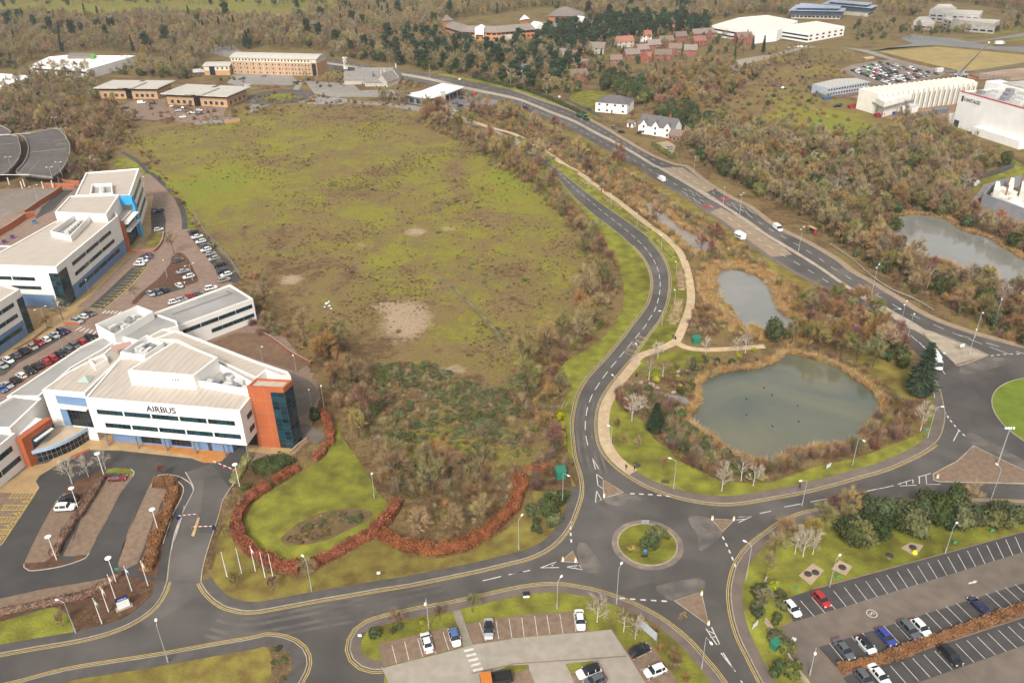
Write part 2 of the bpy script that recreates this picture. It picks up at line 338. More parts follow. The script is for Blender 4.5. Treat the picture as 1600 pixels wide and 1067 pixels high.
def water_material(name,c,c2,scale):
 m,t,b = nodes_of(name);N = t.nodes.new;K = t.links.new
 geo = N('ShaderNodeNewGeometry');n = N('ShaderNodeTexNoise');n.inputs['Scale'].default_value = scale;n.inputs['Detail'].default_value = 4;n.inputs['Distortion'].default_value = 1.0;K(geo.outputs['Position'],n.inputs['Vector'])
 rp = N('ShaderNodeValToRGB');rp.color_ramp.elements[0].position = 0.35;rp.color_ramp.elements[1].position = 0.65
 rp.color_ramp.elements[0].color = (*c,1);rp.color_ramp.elements[1].color = (*c2,1);K(n.outputs['Fac'],rp.inputs['Fac']);K(rp.outputs[0],b.inputs['Base Color'])
 b.inputs['Roughness'].default_value = 0.05;b.inputs['Specular IOR Level'].default_value = 0.9;b.inputs['IOR'].default_value = 1.5
 r = N('ShaderNodeTexNoise');r.inputs['Scale'].default_value = 1.1;r.inputs['Detail'].default_value = 3;K(geo.outputs['Position'],r.inputs['Vector'])
 bp = N('ShaderNodeBump');bp.inputs['Strength'].default_value = 0.10;bp.inputs['Distance'].default_value = 0.08;K(r.outputs['Fac'],bp.inputs['Height']);K(bp.outputs[0],b.inputs['Normal'])
 MATS[name] = m;return m
W_POND = water_material('pond_water',(0.066,0.080,0.066),(0.140,0.134,0.082),0.03)
W_GREY = water_material('grey_water',(0.170,0.170,0.150),(0.210,0.204,0.178),0.05)
W_STREAM = water_material('stream_water',(0.20,0.165,0.125),(0.24,0.20,0.155),0.06)
A_ = L2('20:-60,900|21:215,0 300,95 400,205 520,310 640,400 740,490 800,560 835,620 855,690 855,760 835,840 790,910 730,985|22:700,0 620,100 540,190 470,265 420,340 390,410 370,500 362,580 370,670 380,760 400,830 415,880 425,950 420,1010 405,1060|23:370,60 340,115 280,190 200,250 100,295 0,320|13:1400,365 1160,415 940,460 765,487 580,520 400,550 200,588 0,622|03:1480,620 1400,600 1330,560 1270,500 1238,445')
B_ = L2('20:0,840|21:255,0 330,60 420,130 530,215 650,300 770,385 850,450 920,530 960,600 980,680 978,770 960,860 920,950 860,1030|22:862,0 800,90 740,170 680,240 620,315 570,390 540,460 528,540 530,620 545,690 580,755 640,820 720,880 820,940 930,985 1050,1020 1180,1045 1300,1055 1420,1048 1581,1020|32:200,985 400,935 560,890 720,845 850,790 950,740 1030,685 1070,630 1090,560 1095,500 1085,440 1070,370 1040,300 1010,265')
A = smooth(A_,1.5);B = smooth(B_,1.5)
ENT_E = smooth(L2('03:1238,445 1245,380 1255,330 1290,210 1330,90 1358,0|02:1375,1030 1440,930 1530,800|c:1020,370 1060,312'),1.5)
ENT_W = smooth(L2('02:1140,1067|03:1140,0 1090,120 1060,250 1045,350 1035,440 1015,500 960,590 860,670 740,730 600,775 440,810 200,850 -100,905'),1.5)
K4 = smooth(L2('03:-200,1135 100,1068 400,990 700,940 1000,893 1300,838 1540,797|13:60,774 120,776 180,788 240,812 290,852 315,900 320,950 305,1000 270,1065 230,1120'),1.5)
K5 = smooth(L2('13:790,985 720,985 650,965 598,920 575,860 585,800 620,740 680,695 800,655 1000,610 1200,575 1400,530 1581,490|23:130,468 280,460 420,480 540,505 700,560 850,630 960,700 1060,780 1130,850 1190,920 1250,990 1305,1065 1350,1130'),1.5)
K6 = smooth(L2('23:1590,1130 1545,1065 1500,980 1460,900 1410,800 1370,680 1352,580 1348,500 1360,420 1385,340 1430,265 1500,195 1581,135|33:60,90 150,45 260,10|32:480,1078 600,1062 800,1045 1000,1038 1200,1035 1400,1038 1581,1045 1800,1055'),1.5)
DC1 = smooth(L2('10:400,420 900,490 1290,570 1450,605|20:0,632 120,690 240,745 380,810 500,880 620,945 720,1010|21:770,0 850,60 950,120 1050,168 1150,235 1230,290 1320,350 1420,430 1500,490 1581,545|31:130,625 250,690 400,775 560,870 700,955 800,1035|32:850,50 920,130 990,230 1020,275'),3)
DC2 = smooth(L2('10:420,395 600,420 890,466 1080,500 1300,555|20:0,612 130,657 250,707 380,757 520,832 650,897 780,972 890,1040|21:880,0 1000,70 1100,128 1200,192 1300,248 1400,318 1500,385|31:0,440 100,500 200,560 300,622 400,692 500,762 600,832 700,897 800,955 880,1010|32:950,0 1050,100 1150,197'),3)
DC3 = smooth(L2('10:420,385 600,408 890,452 1080,485 1300,538|20:0,597 130,642 250,691 380,741 520,815 650,880 780,955 900,1030|21:905,0 1020,60 1100,108 1230,182 1320,245 1420,308 1500,362|31:0,422 100,480 200,542 300,605 400,672 500,742 640,815 780,900 900,965 1000,1030|32:1040,0 1200,65 1365,138'),3)
DC4 = smooth(L2('10:440,365 640,398 840,430 1100,465 1340,510|20:0,562 130,607 300,665 400,705 560,790 700,875 850,960 1000,1020|21:1060,0 1160,80 1280,160 1360,205 1460,255|31:0,350 100,410 150,432 260,488 340,535 430,592 500,650 600,705 700,765 800,825 900,890 1020,950 1150,1000 1300,1050|32:1400,48 1581,95 1900,150'),3)
asp = MB()
outer = list(A) + ENT_E + L2('c:1100,230 1105,130 1060,60 900,240|02:1400,700 1180,640|s:120,700') + L2('s:-60,760 -60,1150 1720,1150 1720,600|32:1900,150 1581,95 1400,48 1200,80 1060,200') + list(reversed(B))
struct('road',asp.sheet(outer,0.020),ASPH,'grey asphalt estate roads and roundabout in front of the offices')
dcm = MB()
for a,b_ in ((DC1,DC2),(DC3,DC4)):
 def par(c):
  Ls = [0.0]
  for p,q in zip(c,c[1:]): Ls.append(Ls[-1] + (q - p).length)
  out = [];j = 0
  for i in range(141):
   s_ = Ls[-1]*i/140
   while j < len(Ls) - 2 and Ls[j+1] < s_: j += 1
   t = (s_ - Ls[j])/max(Ls[j+1] - Ls[j],1e-6);out.append(c[j] + (c[j+1] - c[j])*t)
  return out
 dcm.ribbon(par(b_),par(a),0.026)
DCROAD = struct('dual_carriageway',dcm,ASPH,'grey dual carriageway running diagonally across the upper right')
med = MB();med.kerb(par(DC3),par(DC2),0.0,0.15)
med.build('central_reservation',M('median_concrete',(0.40,0.33,0.25),(0.29,0.24,0.18),scale=0.4,bigamt=0.15),DCROAD)
def nearest(c,p):
 return min(range(len(c)),key=lambda i: (c[i] - p).length_squared)
def cut(c,p,q):
 i,j = sorted((nearest(c,p),nearest(c,q)));return c[i:j + 1]
def one(spec): return L2(spec)[0]
kb = MB();yl = MB();pv = MB();pvd = MB()
def edge_strip(mb,c,side,o0,o1,z): mb.ribbon(offset(c,side*o0),offset(c,side*o1),z) if side < 0 else mb.ribbon(offset(c,side*o1),offset(c,side*o0),z)
def side_of(c,p):
 i = nearest(c,p);i = min(max(i,1),len(c) - 2);d = c[i+1] - c[i-1];v = p - c[i]
 return 1 if d.x*v.y - d.y*v.x > 0 else -1
SD = {'A': side_of(A,one('s:860,640')),'B': side_of(B,one('s:1000,680')),'K4': side_of(K4,one('s:300,1060')),'K5': side_of(K5,one('s:820,960')),'K6': side_of(K6,one('s:1200,900')),'E': side_of(ENT_E,one('s:345,850')),'W': side_of(ENT_W,one('s:230,900'))}
CV = {'A': A,'B': B,'K4': K4,'K5': K5,'K6': K6,'E': ENT_E,'W': ENT_W}
for ek in CV: kb.kerb(offset(CV[ek],0.0),offset(CV[ek],SD[ek]*0.22),0.0,0.135)
def dline(c,side,w_=0.16):
 for o in (0.28,0.62): yl.ribbon(offset(c,-side*o),offset(c,-side*(o + w_)),0.032)
dline(cut(A,one('21:740,490'),one('03:1238,445')),SD['A']);dline(cut(B,one('21:850,450'),one('32:1030,685')),SD['B'])
dline(K5,SD['K5']);dline(K6,SD['K6']);dline(K4,SD['K4']);dline(cut(ENT_W,one('03:1035,440'),one('03:-100,905')),SD['W'])
yl.m = [0]*len(yl.f)
KB = struct('kerb',kb,KERB,'pale stone kerbs edging the estate roads');
tag(yl.build('double_yellow_line',YELP),'worn double yellow lines along the estate road edges',None,None,'structure')
def strip(name,c,side,o0,o1,z,m,label):
 mb = MB();a = offset(c,side*o0);b_ = offset(c,side*o1);mb.kerb(a,b_,0.0,z);return struct(name,mb,m,label)
strip('pavement',cut(B,one('22:740,170'),one('22:720,880')),SD['B'],0.22,3.0,0.128,PATHM,'wide tan gravel pavement curving past the pond lawn')
strip('pavement',cut(B,one('22:720,880'),one('32:1010,265')),SD['B'],0.22,2.5,0.124,PAVE,'pinkish asphalt pavement along the south bank of the pond')
strip('pavement',cut(A,one('22:425,950'),one('03:1238,445')),SD['A'],0.22,2.3,0.124,PAVED,'dark asphalt pavement along the north kerb of the estate road')
strip('pavement',K5,SD['K5'],0.22,2.0,0.124,PAVE,'asphalt pavement around the small visitor car park')
strip('pavement',K6,SD['K6'],0.22,2.2,0.124,PAVE,'asphalt pavement around the tree belt beside the large car park')
strip('pavement',K4,SD['K4'],0.22,2.6,0.124,PAVED,'dark asphalt pavement beside the bottom left lawn')
strip('pavement',ENT_W,SD['W'],0.22,2.2,0.124,PAVED,'dark asphalt footway beside the flagpole bed')
for nm,c,sd in (('verge',cut(DC4,one('20:0,562'),one('32:1581,95')),side_of(DC4,one('s:1300,330'))),):
 strip('pavement',c,sd,0.0,2.6,0.10,BUFF,'buff pavement along the far side of the dual carriageway')
strip('pavement',cut(DC1,one('21:950,120'),one('32:850,50')),side_of(DC1,one('s:1150,450')),0.0,2.0,0.10,PAVE,'asphalt footway along the near side of the dual carriageway')
PATHC = smooth(L2('10:1180,690 1300,735 1450,790|20:0,825 120,885 240,960 340,1030|21:380,20 460,75 560,150 660,220 760,300 860,375 950,440 1020,510 1060,580 1085,660 1100,740 1105,820 1090,900 1060,980 1030,1050|22:1010,55 950,85 880,112 800,140 755,180'),1.5)
mb = MB();mb.kerb(offset(PATHC,1.35),offset(PATHC,-1.35),0.0,0.11);struct('path',mb,PATHM,'tan gravel footpath following the curve road')
BR = smooth(L2('22:1015,60 1060,85 1120,100 1200,106 1300,102 1400,96 1560,84'),1.5)
mb = MB();mb.kerb(offset(BR,1.1),offset(BR,-1.1),0.0,0.105);struct('path',mb,PATHM,'tan gravel branch path leading behind the pond')
def lawn(name,pts,z,m,label):
 mb = MB();mb.prism(pts,-0.05,z);return struct(name,mb,m,label)
i0 = cut(A,one('21:300,95'),one('22:380,760'))
left = smooth(L2('21:300,120 395,225 480,330 560,440 625,560 665,640 690,760 680,880 630,970 560,1060|22:430,120 330,180 300,220 335,290 372,345 330,400 290,460 280,480 310,520 335,600 340,700 350,760 372,790'),2)
lawn('verge',left + list(reversed(offset(i0,SD['A']*0.22))),0.10,LAWN,'bright green grass verge on the inside of the curve road')
i1 = cut(B,one('20:0,840'),one('22:740,170'));i2 = cut(PATHC,one('20:0,825'),one('22:755,180'))
lawn('verge',offset(i1,SD['B']*0.22) + list(reversed(offset(i2,0.0))),0.095,LAWN,'green grass strip between the curve road and the gravel path')
i3 = cut(B,one('22:600,360'),one('32:1060,330'))
inner = smooth(L2('22:640,430 700,490 800,540 860,600 870,650 950,710 1050,800 1180,860 1300,920 1450,925|32:0,925 150,880 330,820 520,780 700,720 830,665 930,625 985,560 1000,450 960,380 960,320'),2)
lawn('lawn',offset(i3,SD['B']*2.0) + list(reversed(inner)),0.10,LAWN,'green lawn sloping from the pavement to the pond shrubs')
lawn('lawn',smooth(L2('22:755,230 780,180 830,150 920,128 1060,112 1190,120 1240,150 1150,190 1030,230 960,262 860,270'),2,True),0.10,LAWN,'green lawn between the gravel paths above the boulders')
lawn('lawn',smooth(L2('32:640,40 760,60 840,140 900,270 960,340 900,420 820,400 740,330 650,260 560,200 560,120'),2,True),0.05,LAWNB,'shady grass under the trees behind the pond')
lawn('lawn',smooth(L2('12:500,560 530,640 600,740 690,870 760,1000 830,1070|13:800,40 720,100 600,170 480,240 390,290 250,330 100,300 0,240|03:1530,190|02:1520,1000|12:110,960 260,870 380,790 440,700 470,620'),2,True),0.10,LAWN,'curved green lawn enclosed by red brown beech hedges')
k2 = cut(A,one('22:415,880'),one('03:1238,445'))
lawn('lawn',offset(k2,SD['A']*2.1) + smooth(L2('03:1300,400 1330,300 1340,200 1380,100 1430,20|02:1480,1000|13:0,330 150,400 260,420 380,370 600,260 750,190 900,260 1100,300 1300,260 1500,150 1581,90|23:60,0 140,-60 120,-120|22:330,1000 400,960'),2),0.09,LAWNB,'rough mossy grass bank between hedge and road')
lawn('lawn',offset(K4,SD['K4']*2.5) + L2('s:440,1140 -60,1140'),0.10,LAWNB,'rough lawn at the bottom left corner')
lawn('lawn',offset(K5,SD['K5']*1.9) + L2('s:1150,1140 600,1140|13:790,1065'),0.10,LAWN,'grass strip around the small visitor car park')
lawn('lawn',offset(K6,SD['K6']*2.1) + L2('s:1720,820 1720,1140 1230,1140'),0.095,LAWN,'grass under the trees beside the large car park')
lawn('lawn',smooth(L2('03:-100,720 0,690 150,650 330,600 420,640 458,750 250,792 0,835 -100,850'),2,True),0.10,LAWN,'green lawn patch left of the flagpole bed')
lawn('soil',smooth(L2('03:-100,570 0,548 250,492 560,440 700,408 760,380 960,425 972,450 940,520 850,605 720,685 600,715 475,745 440,650 330,595 150,640 0,690 -100,720'),2,True),0.115,SOIL,'brown planting bed around the flagpoles and sign')
lawn('verge',offset(cut(DC1,one('20:120,690'),one('31:560,870')),side_of(DC1,one('s:1150,450'))*2.0) + list(reversed(offset(cut(DC1,one('20:120,690'),one('31:560,870')),side_of(DC1,one('s:1150,450'))*8.5))),0.04,LAWNB,'rough grass verge below the dual carriageway')
lawn('verge',offset(cut(DC4,one('10:1100,465'),one('20:450,730')),side_of(DC4,one('s:1300,330'))*2.6) + list(reversed(offset(cut(DC4,one('10:1100,465'),one('20:450,730')),side_of(DC4,one('s:1300,330'))*8.0))),0.04,LAWN,'green grass verge on the far side of the dual carriageway')
lawn('lawn',smooth(L2('20:355,610 400,575 480,562 600,580 625,610 540,660 460,660'),3,True),0.05,LAWN,'bright square lawn beside the white villa')
lawn('lawn',smooth(L2('20:1220,850 1290,825 1380,835 1415,855 1350,885 1250,880'),3,True),0.05,LAWN,'small garden lawn behind the white gabled house')
lawn('lawn',smooth(L2('h:1180,650 1280,580 1400,620 1540,700 1600,760 1500,760 1440,680 1300,690'),3,True),0.03,LAWN,'small lawn behind the blue and white office')
lawn('verge',smooth(L2('01:870,0 960,30 1040,90 1120,190 1180,300 1210,390 1160,390 1140,290 1090,190 1000,100 900,40'),2,True),0.05,LAWN,'curved green verge along the campus boundary')
def pond(name,pts,m,label):
 mb = MB();mb.sheet(pts,0.03);struct(name,mb,m,label)
POND = smooth(L2('22:1160,320 1230,270 1350,240 1480,225 1581,200|32:60,170 110,130 230,150 380,190 480,245 560,300 640,360 700,430 705,480 670,540 620,580 580,640 545,690 400,700 200,730 60,790|22:1500,800 1400,760 1330,740 1290,700 1240,650 1100,560 1085,530 1120,480 1155,420'),1.5,True)
POND2 = smooth(L2('21:1275,660 1340,640 1420,650 1520,690 1581,740|31:60,880 120,930 180,960 190,1000 150,1030 60,1040 0,1020|21:1500,990 1430,985 1390,950 1370,890 1310,840 1280,780 1265,720'),2,True)
STREAM = smooth(L2('21:820,235 860,218 960,300 1050,380 1150,430 1240,495 1200,530 1100,510 1000,420 900,340 840,290'),2,True)
LAKE = smooth(L2('31:770,300 840,310 930,300 1100,330 1200,400 1350,440 1450,500 1600,590 1700,620 1700,790 1581,770 1400,755 1250,670 1130,600 960,560 830,500 780,440'),3,True)
pond('pond',POND,W_POND,'round murky green pond beside the roundabout')
pond('pond',POND2,W_GREY,'grey reed fringed pond below the dual carriageway')
pond('stream',STREAM,W_STREAM,'narrow brownish pool between footpath and dual carriageway')
pond('pond',LAKE,W_GREY,'large grey lake among the trees at the right edge')
pond('stream',smooth(L2('31:890,280 930,215 965,195 975,225 940,285'),2,True),W_GREY,'narrow pale inlet running into the right hand lake')
pond('stream',smooth(L2('22:780,330 850,345 930,370 1010,385 1075,400 1095,430 1070,445 1000,410 900,395 800,355'),1,True),W_GREY,'little stream running from the boulders into the pond')
ditch = smooth(L2('11:1110,680 1200,740 1280,810 1350,880 1430,960 1500,1050|12:1500,40 1540,90'),2)
mb = MB();mb.ribbon(offset(ditch,0.6),offset(ditch,-0.6),0.36);struct('ditch',mb,M('ditch_mud',(0.20,0.165,0.09),(0.09,0.085,0.04),scale=0.3),'straight muddy ditch crossing the heath')
def island(pts,m,label,name='traffic_island',z=0.15):
 mb = MB();mb.kerb(pts,offset(pts,0.3 if True else 0,True),0.0,z,0,True);
 o = empty(name,(0,0,0),0,label,'traffic island');mb.build('kerb_ring',KERB,o);t = MB();t.prism(offset(pts,0.25,True),0.0,z - 0.01);t.build('surface',m,o);return o
cen = P(1011.5,850).to_2d()
ring = [cen + Vector((math.cos(a),math.sin(a)))*6.3 for a in np.linspace(0,2*PI,48,endpoint=False)]
island(ring,LAWN,'round grass island of the mini roundabout')
skirt = MB();skirt.ribbon([cen + (p - cen)*1.18 for p in ring],ring,0.030,0,True);skirt.build('overrun_strip',M('overrun_paint',(0.27,0.20,0.15),(0.15,0.125,0.105),scale=0.35,bigamt=0.3),bpy.data.objects['road'])
kp = L2('32:1378,430 1400,370 1470,310 1581,278 1400,510 1470,590 1581,668')
Am = np.array([[2*p.x,2*p.y,1] for p in kp]);bm_ = np.array([p.length_squared for p in kp]);sol = np.linalg.lstsq(Am,bm_,rcond=None)[0]
RC = Vector((sol[0],sol[1]));RR = math.sqrt(sol[2] + sol[0]**2 + sol[1]**2)
island([RC + Vector((math.cos(a),math.sin(a)))*RR for a in np.linspace(0,2*PI,72,endpoint=False)],M('roundabout_grass',(0.17,0.225,0.03),(0.13,0.17,0.024),scale=0.3,bigamt=0.12,bump=0.4,spec=0.1),'large grass roundabout island at the right edge')
island(ccw(L2('32:950,2 1050,102 1150,197 1178,207 1215,196 1362,142 1200,70 1040,2')),BRICKP,'wedge shaped paved island where the dual carriageway ends')
island(ccw(L2('32:1265,695 1400,762 1581,848 1640,880 1640,935 1400,930 1060,922 1018,908 1015,872 1090,830 1160,795 1215,745')),BRICKP,'large brown paved splitter island beside the big roundabout')
island(ccw(L2('22:560,905 690,985 600,1015 563,1030')),BRICKP,'paved splitter island on the northern roundabout arm')
island(ccw(L2('23:375,250 300,318 410,326')),BRICKP,'small paved splitter island on the western roundabout arm')
island(ccw(L2('23:1228,52 1375,62 1300,137')),BRICKP,'paved splitter island on the eastern roundabout arm')
island(ccw(L2('23:1000,560 1172,505 1218,715')),BRICKP,'triangular paved splitter island on the southern roundabout arm')
worn = MB()
for sp_ in ('23:1090,45 1225,50 1300,140 1165,250 1150,170','23:890,470 1160,420 1175,500 1000,560 930,520','23:400,235 450,200 560,365 440,375','22:570,1030 690,990 800,1030 640,1067','32:1200,200 1370,150 1500,180 1220,260','32:1260,620 1581,790 1581,860 1265,690'):
 worn.sheet(smooth(L2(sp_),1,True),0.0262)
worn.build('worn_hatching',M('worn_asphalt',(0.165,0.142,0.120),(0.095,0.085,0.076),scale=0.3,bigamt=0.2,detail=7),bpy.data.objects['road'])
wm = MB()
ROAD = bpy.data.objects['road']
def line(mb,pts,w_=0.15,z=0.034): mb.ribbon(offset(pts,w_/2),offset(pts,-w_/2),z)
def dashes(mb,c,on,off,w_=0.15,z=0.034):
 c = resample(c,0.5);n = int((on + off)/0.5);m_ = max(1,int(on/0.5))
 for i in range(0,len(c) - m_,n): line(mb,c[i:i + m_ + 1],w_,z)
cl = smooth(L2('20:60,860 150,940 240,1025|21:300,50 390,140 470,205 560,280 650,350 730,415 800,480 850,540 890,610 912,690 912,780 885,880 850,940 820,990|22:780,10 740,60 690,120 640,180 590,240 540,310 500,375 470,450 455,530 453,615 470,700 490,770'),1)
dashes(wm,cl,4.0,2.5,0.2)
dashes(wm,smooth(L2('32:100,1075 335,1030 620,975 760,945'),1),4.5,2.0,0.2)
for sp_ in ('13:1400,435 1515,408','13:1560,398 1650,380','23:0,395 112,370','23:1290,880 1380,995','23:1303,878 1372,985','23:1412,1050 1440,1090','23:1530,20 1600,5'): line(wm,L2(sp_),0.2)
for sp_ in ('23:362,60 362,140 366,190 373,238','23:1300,162 1345,258 1384,356','23:665,542 812,553 965,562','22:730,992 852,998 985,1010','32:1088,485 1130,545 1180,602 1245,664','32:1375,142 1480,132 1581,130'): dashes(wm,smooth(L2(sp_),0.5),1.0,1.0,0.35)
for sp_ in ('22:497,775 535,840 515,842 497,775','22:522,872 530,940 560,960','22:522,872 560,900','22:522,975 515,1048 552,1030 522,975','23:175,355 275,318 245,345','23:175,355 290,353','23:335,350 435,366 415,338','23:335,350 405,340 375,362','23:1400,42 1480,38 1400,75','23:1380,60 1440,55','23:1232,722 1282,825 1265,830 1198,730','23:1215,745 1255,765','23:1225,785 1258,780',
   '32:925,890 1005,868','32:935,890 935,930','32:975,880 980,935 1065,935','32:800,935 885,908','32:855,915 855,935','32:895,905 895,930','32:815,932 815,945 915,940','32:670,966 775,943','32:1180,600 1145,668','32:1063,210 1093,255','32:960,80 990,118','32:880,15 925,55'): line(wm,L2(sp_),0.18)
wm.build('white_marking',WHITEP,ROAD)
dm = MB()
for a,b_ in ((par(DC1),par(DC2)),(par(DC3),par(DC4))):
 mid = [(p + q)*0.5 for p,q in zip(a,b_)];dashes(dm,mid,3.5,4.5,0.22,0.040)
for sp_ in ('32:1140,0 1195,22','32:1240,38 1322,70','32:1370,88 1490,132','31:720,935 772,968','31:800,988 852,1022','31:660,890 690,915'): line(dm,L2(sp_),0.2,0.040)
for sp_ in ('21:1045,155 1075,168 1085,185 1120,195 1135,215 1170,230','21:1090,145 1120,165 1135,165 1165,190 1180,190','21:1325,230 1350,245 1370,245 1395,270 1440,275 1465,305','21:1400,235 1430,258 1450,255 1480,280 1510,300'): line(dm,L2(sp_),0.2,0.040)
dm.build('white_marking',WHITEP,DCROAD)
bf = MB();bf.sheet(L2('21:1222,283 1290,255 1400,318 1500,385|31:0,445 100,502 150,545 60,558 0,560|21:1570,535 1500,488 1420,428 1320,348'),0.0302)
bf.sheet(L2('21:915,8 1055,8 1160,82 1250,143 1195,162 1100,105 1020,58'),0.0302);bf.build('buff_anti_skid',BUFF,DCROAD)
rd = MB();rd.sheet(L2('21:1170,250 1215,238 1265,240 1180,265'),0.036);rd.sheet(L2('21:1270,205 1335,190 1355,203 1290,215'),0.036);rd.build('red_surface',REDS,DCROAD)
tw_ = MB();wa_ = cut(A,one('13:1160,415'),one('03:1400,600'))
for o_ in (1.3,2.9,5.0,6.6): tw_.ribbon(offset(wa_,-SD['A']*o_),offset(wa_,-SD['A']*(o_ + 0.75)),0.0285)
wb_ = cut(A,one('22:390,410'),one('22:415,880'))
for o_ in (1.2,2.8,4.8,6.3): tw_.ribbon(offset(wb_,-SD['A']*o_),offset(wb_,-SD['A']*(o_ + 0.7)),0.0285)
tw_.build('tyre_polished_track',M('tyre_polish',(0.132,0.115,0.100),(0.082,0.073,0.066),scale=0.22,bigamt=0.2,detail=7),ROAD)
# ============================================================ CAR PARKS AND HARD SURFACES
def slab(name,spec,z,m,label,step=None,parent=None):
 pts = L2(spec);pts = smooth(pts,step,True) if step else pts
 mb = MB();mb.sheet(pts,z)
 if parent is not None: return mb.build(name,m,parent)
 return struct(name,mb,m,label)
def bays(mb,t0,t1,b0,b1,n,skip=(),w_=0.11,z=0.2):
 for i in range(n + 1):
  if i in skip: continue
  t = i/n;line(mb,[t0 + (t1 - t0)*t,b0 + (b1 - b0)*t],w_,z)
slab('car_park','13:785,975 1275,852 1340,832 1581,797|23:0,792 480,752 615,738 700,872 850,1075 900,1140|s:640,1140 595,1040',0.130,M('pale_concrete',(0.33,0.29,0.235),(0.275,0.24,0.195),scale=0.5,bigamt=0.1,detail=7),'pale concrete lane of the small visitor car park')
CP1 = slab('parking_bays','13:757,830 1190,727 1285,845 790,968',0.134,BRICKP,'brown paved parking bays left of the crossing')
slab('parking_bays','13:1300,707 1581,660|23:0,655 378,628 485,748 0,790|13:1581,795 1342,830',0.134,BRICKP,'brown paved parking bays right of the crossing')
slab('parking_bays','23:700,868 850,812 930,930 1060,1110 850,1110',0.134,BRICKP,'brown paved parking bays under the billboard')
slab('parking_bays','23:360,1010 520,960 600,1110 400,1110',0.136,BRICKP,'brown paved parking bays at the bottom edge')
slab('parking_bays','13:1410,1015 1581,960|23:0,1010 100,970 160,1110 0,1120|13:1480,1110',0.136,BRICKP,'brown paved parking bays around the orange digger')
slab('path','13:1213,622 1262,614 1338,830 1285,846',0.138,M('path_slabs',(0.27,0.235,0.18),(0.21,0.18,0.14),scale=0.6),'short paved path leading to the crossing')
mb = MB()
for sp_ in ('13:840,835 868,945','13:918,812 945,928','13:998,792 1030,905','13:1078,775 1110,888','13:1155,755 1192,865','13:1378,690 1418,810','13:1480,675 1500,798','13:1562,668 1581,790','23:60,665 75,782','23:140,655 157,775','23:215,650 235,768','23:295,645 315,765','23:380,635 395,755','23:745,925 865,870','23:830,1055 960,1000','23:790,990 830,975','13:1480,1110 1581,1070'): line(mb,L2(sp_),0.10,0.142)
for i in range(5):
 x,y = 1285 + 14*i,872 + 30*i;line(mb,L2('13:%d,%d %d,%d' % (x,y,x + 60,y - 14)),0.5,0.142)
tag(mb.build('bay_line',WHITEP),'white bay lines and crossing bars of the small car park',None,None,'structure')
kr = MB()
for sp_ in ('23:0,950 400,925 705,903','13:1581,955 1330,1010','13:757,830 1000,775 1190,727','13:757,830 790,968','23:0,655 378,628 480,750','23:615,738 700,868 850,1075','13:1300,707 1581,660'):
 c = L2(sp_);kr.kerb(offset(c,0.09),offset(c,-0.09),0.1,0.19)
struct('kerb',kr,M('brown_kerb',(0.23,0.165,0.11),None,scale=0.7),'brown edging kerbs of the small visitor car park')
for sp_,lb in (('23:330,955 500,935 520,965 370,1015','small green planted triangle in front of the white car'),('23:-20,965 100,958 105,978 0,1010|13:1500,990','thin green planted wedge behind the digger')):
 pts = L2(sp_);mb = MB();mb.prism(pts,0.1,0.26);struct('planting_bed',mb,LAWN,lb)
slab('car_park','33:80,720 155,690 1660,232 1800,190|s:1720,1150 1262,1150|33:290,1080 200,985 120,870 80,790',0.130,M('brown_asphalt',(0.165,0.132,0.104),(0.125,0.10,0.08),scale=0.3,bigamt=0.14,detail=8),'brownish asphalt lanes of the large car park')
for sp_,lb in (('33:100,552 270,492 1470,165 1700,100 1800,185 1581,258 215,675 155,690','dark asphalt bays along the tree belt'),('33:305,850 1581,452 1700,415 1800,520 415,972','dark asphalt bays above the russet hedge'),('33:460,1032 1581,665 1750,610 1850,750 1581,835 920,1067 700,1140 540,1140','dark asphalt bays below the russet hedge')): slab('parking_bays',sp_,0.135,ASPHD,lb)
mb = MB();o1 = lambda s_: one(s_)
bays(mb,one('33:200,560'),one('33:1525,165'),one('33:285,657'),one('33:1567,262'),21,z=0.14)
bays(mb,one('33:380,825'),one('33:1465,478'),one('33:470,935'),one('33:1570,573'),17,z=0.14);line(mb,L2('33:1525,460 1630,552'),0.13,0.14);line(mb,L2('33:1585,440 1690,532'),0.13,0.14)
bays(mb,one('33:755,962'),one('33:1545,698'),one('33:860,1080'),one('33:1662,808'),12,z=0.14)
for sp_ in ('33:1238,455 1285,441','33:158,828 170,790'): line(mb,L2(sp_),0.35,0.14)
for c,a,b_ in (('33:1293,438','33:1268,436','33:1272,456'),('33:153,782','33:140,805','33:178,800')): mb.sheet([one(c),one(a),one(b_)],0.141)
c5 = one('33:640,640');rg = [c5 + Vector((math.cos(a),math.sin(a)))*1.0 for a in np.linspace(0,2*PI,28,endpoint=False)]
mb.ribbon([c5 + (p - c5)*0.86 for p in rg],rg,0.14,0,True)
tag(mb.build('bay_line',WHITEP),'white bay lines, arrows and speed circle of the large car park',None,None,'structure')
def text(body,size,m,parent=None,loc=(0,0,0),rot=(0,0,0),name='lettering',ext=0.0,align='CENTER',shear=0):
 cu = bpy.data.curves.new(name,'FONT');cu.body = body;cu.size = size;cu.extrude = ext;cu.align_x = align;cu.align_y = 'CENTER';cu.materials.append(m);cu.shear = shear
 cu.resolution_u = 3;tmp = bpy.data.objects.new('tmp',cu);col.objects.link(tmp);dg = bpy.context.evaluated_depsgraph_get()
 me = bpy.data.meshes.new_from_object(tmp.evaluated_get(dg));me.name = name;bpy.data.objects.remove(tmp)
 o = ob(name,me,parent);o.location = loc;o.rotation_euler = rot;return o
d5 = (one('33:690,640') - one('33:600,640')).normalized()
text('5',1.5,WHITEP,None,(c5.x,c5.y,0.142),(0,0,math.atan2(d5.y,d5.x) + PI*0.62));tag(bpy.data.objects['lettering'],'white painted speed limit figure inside the circle',None,None,'structure')
kr = MB()
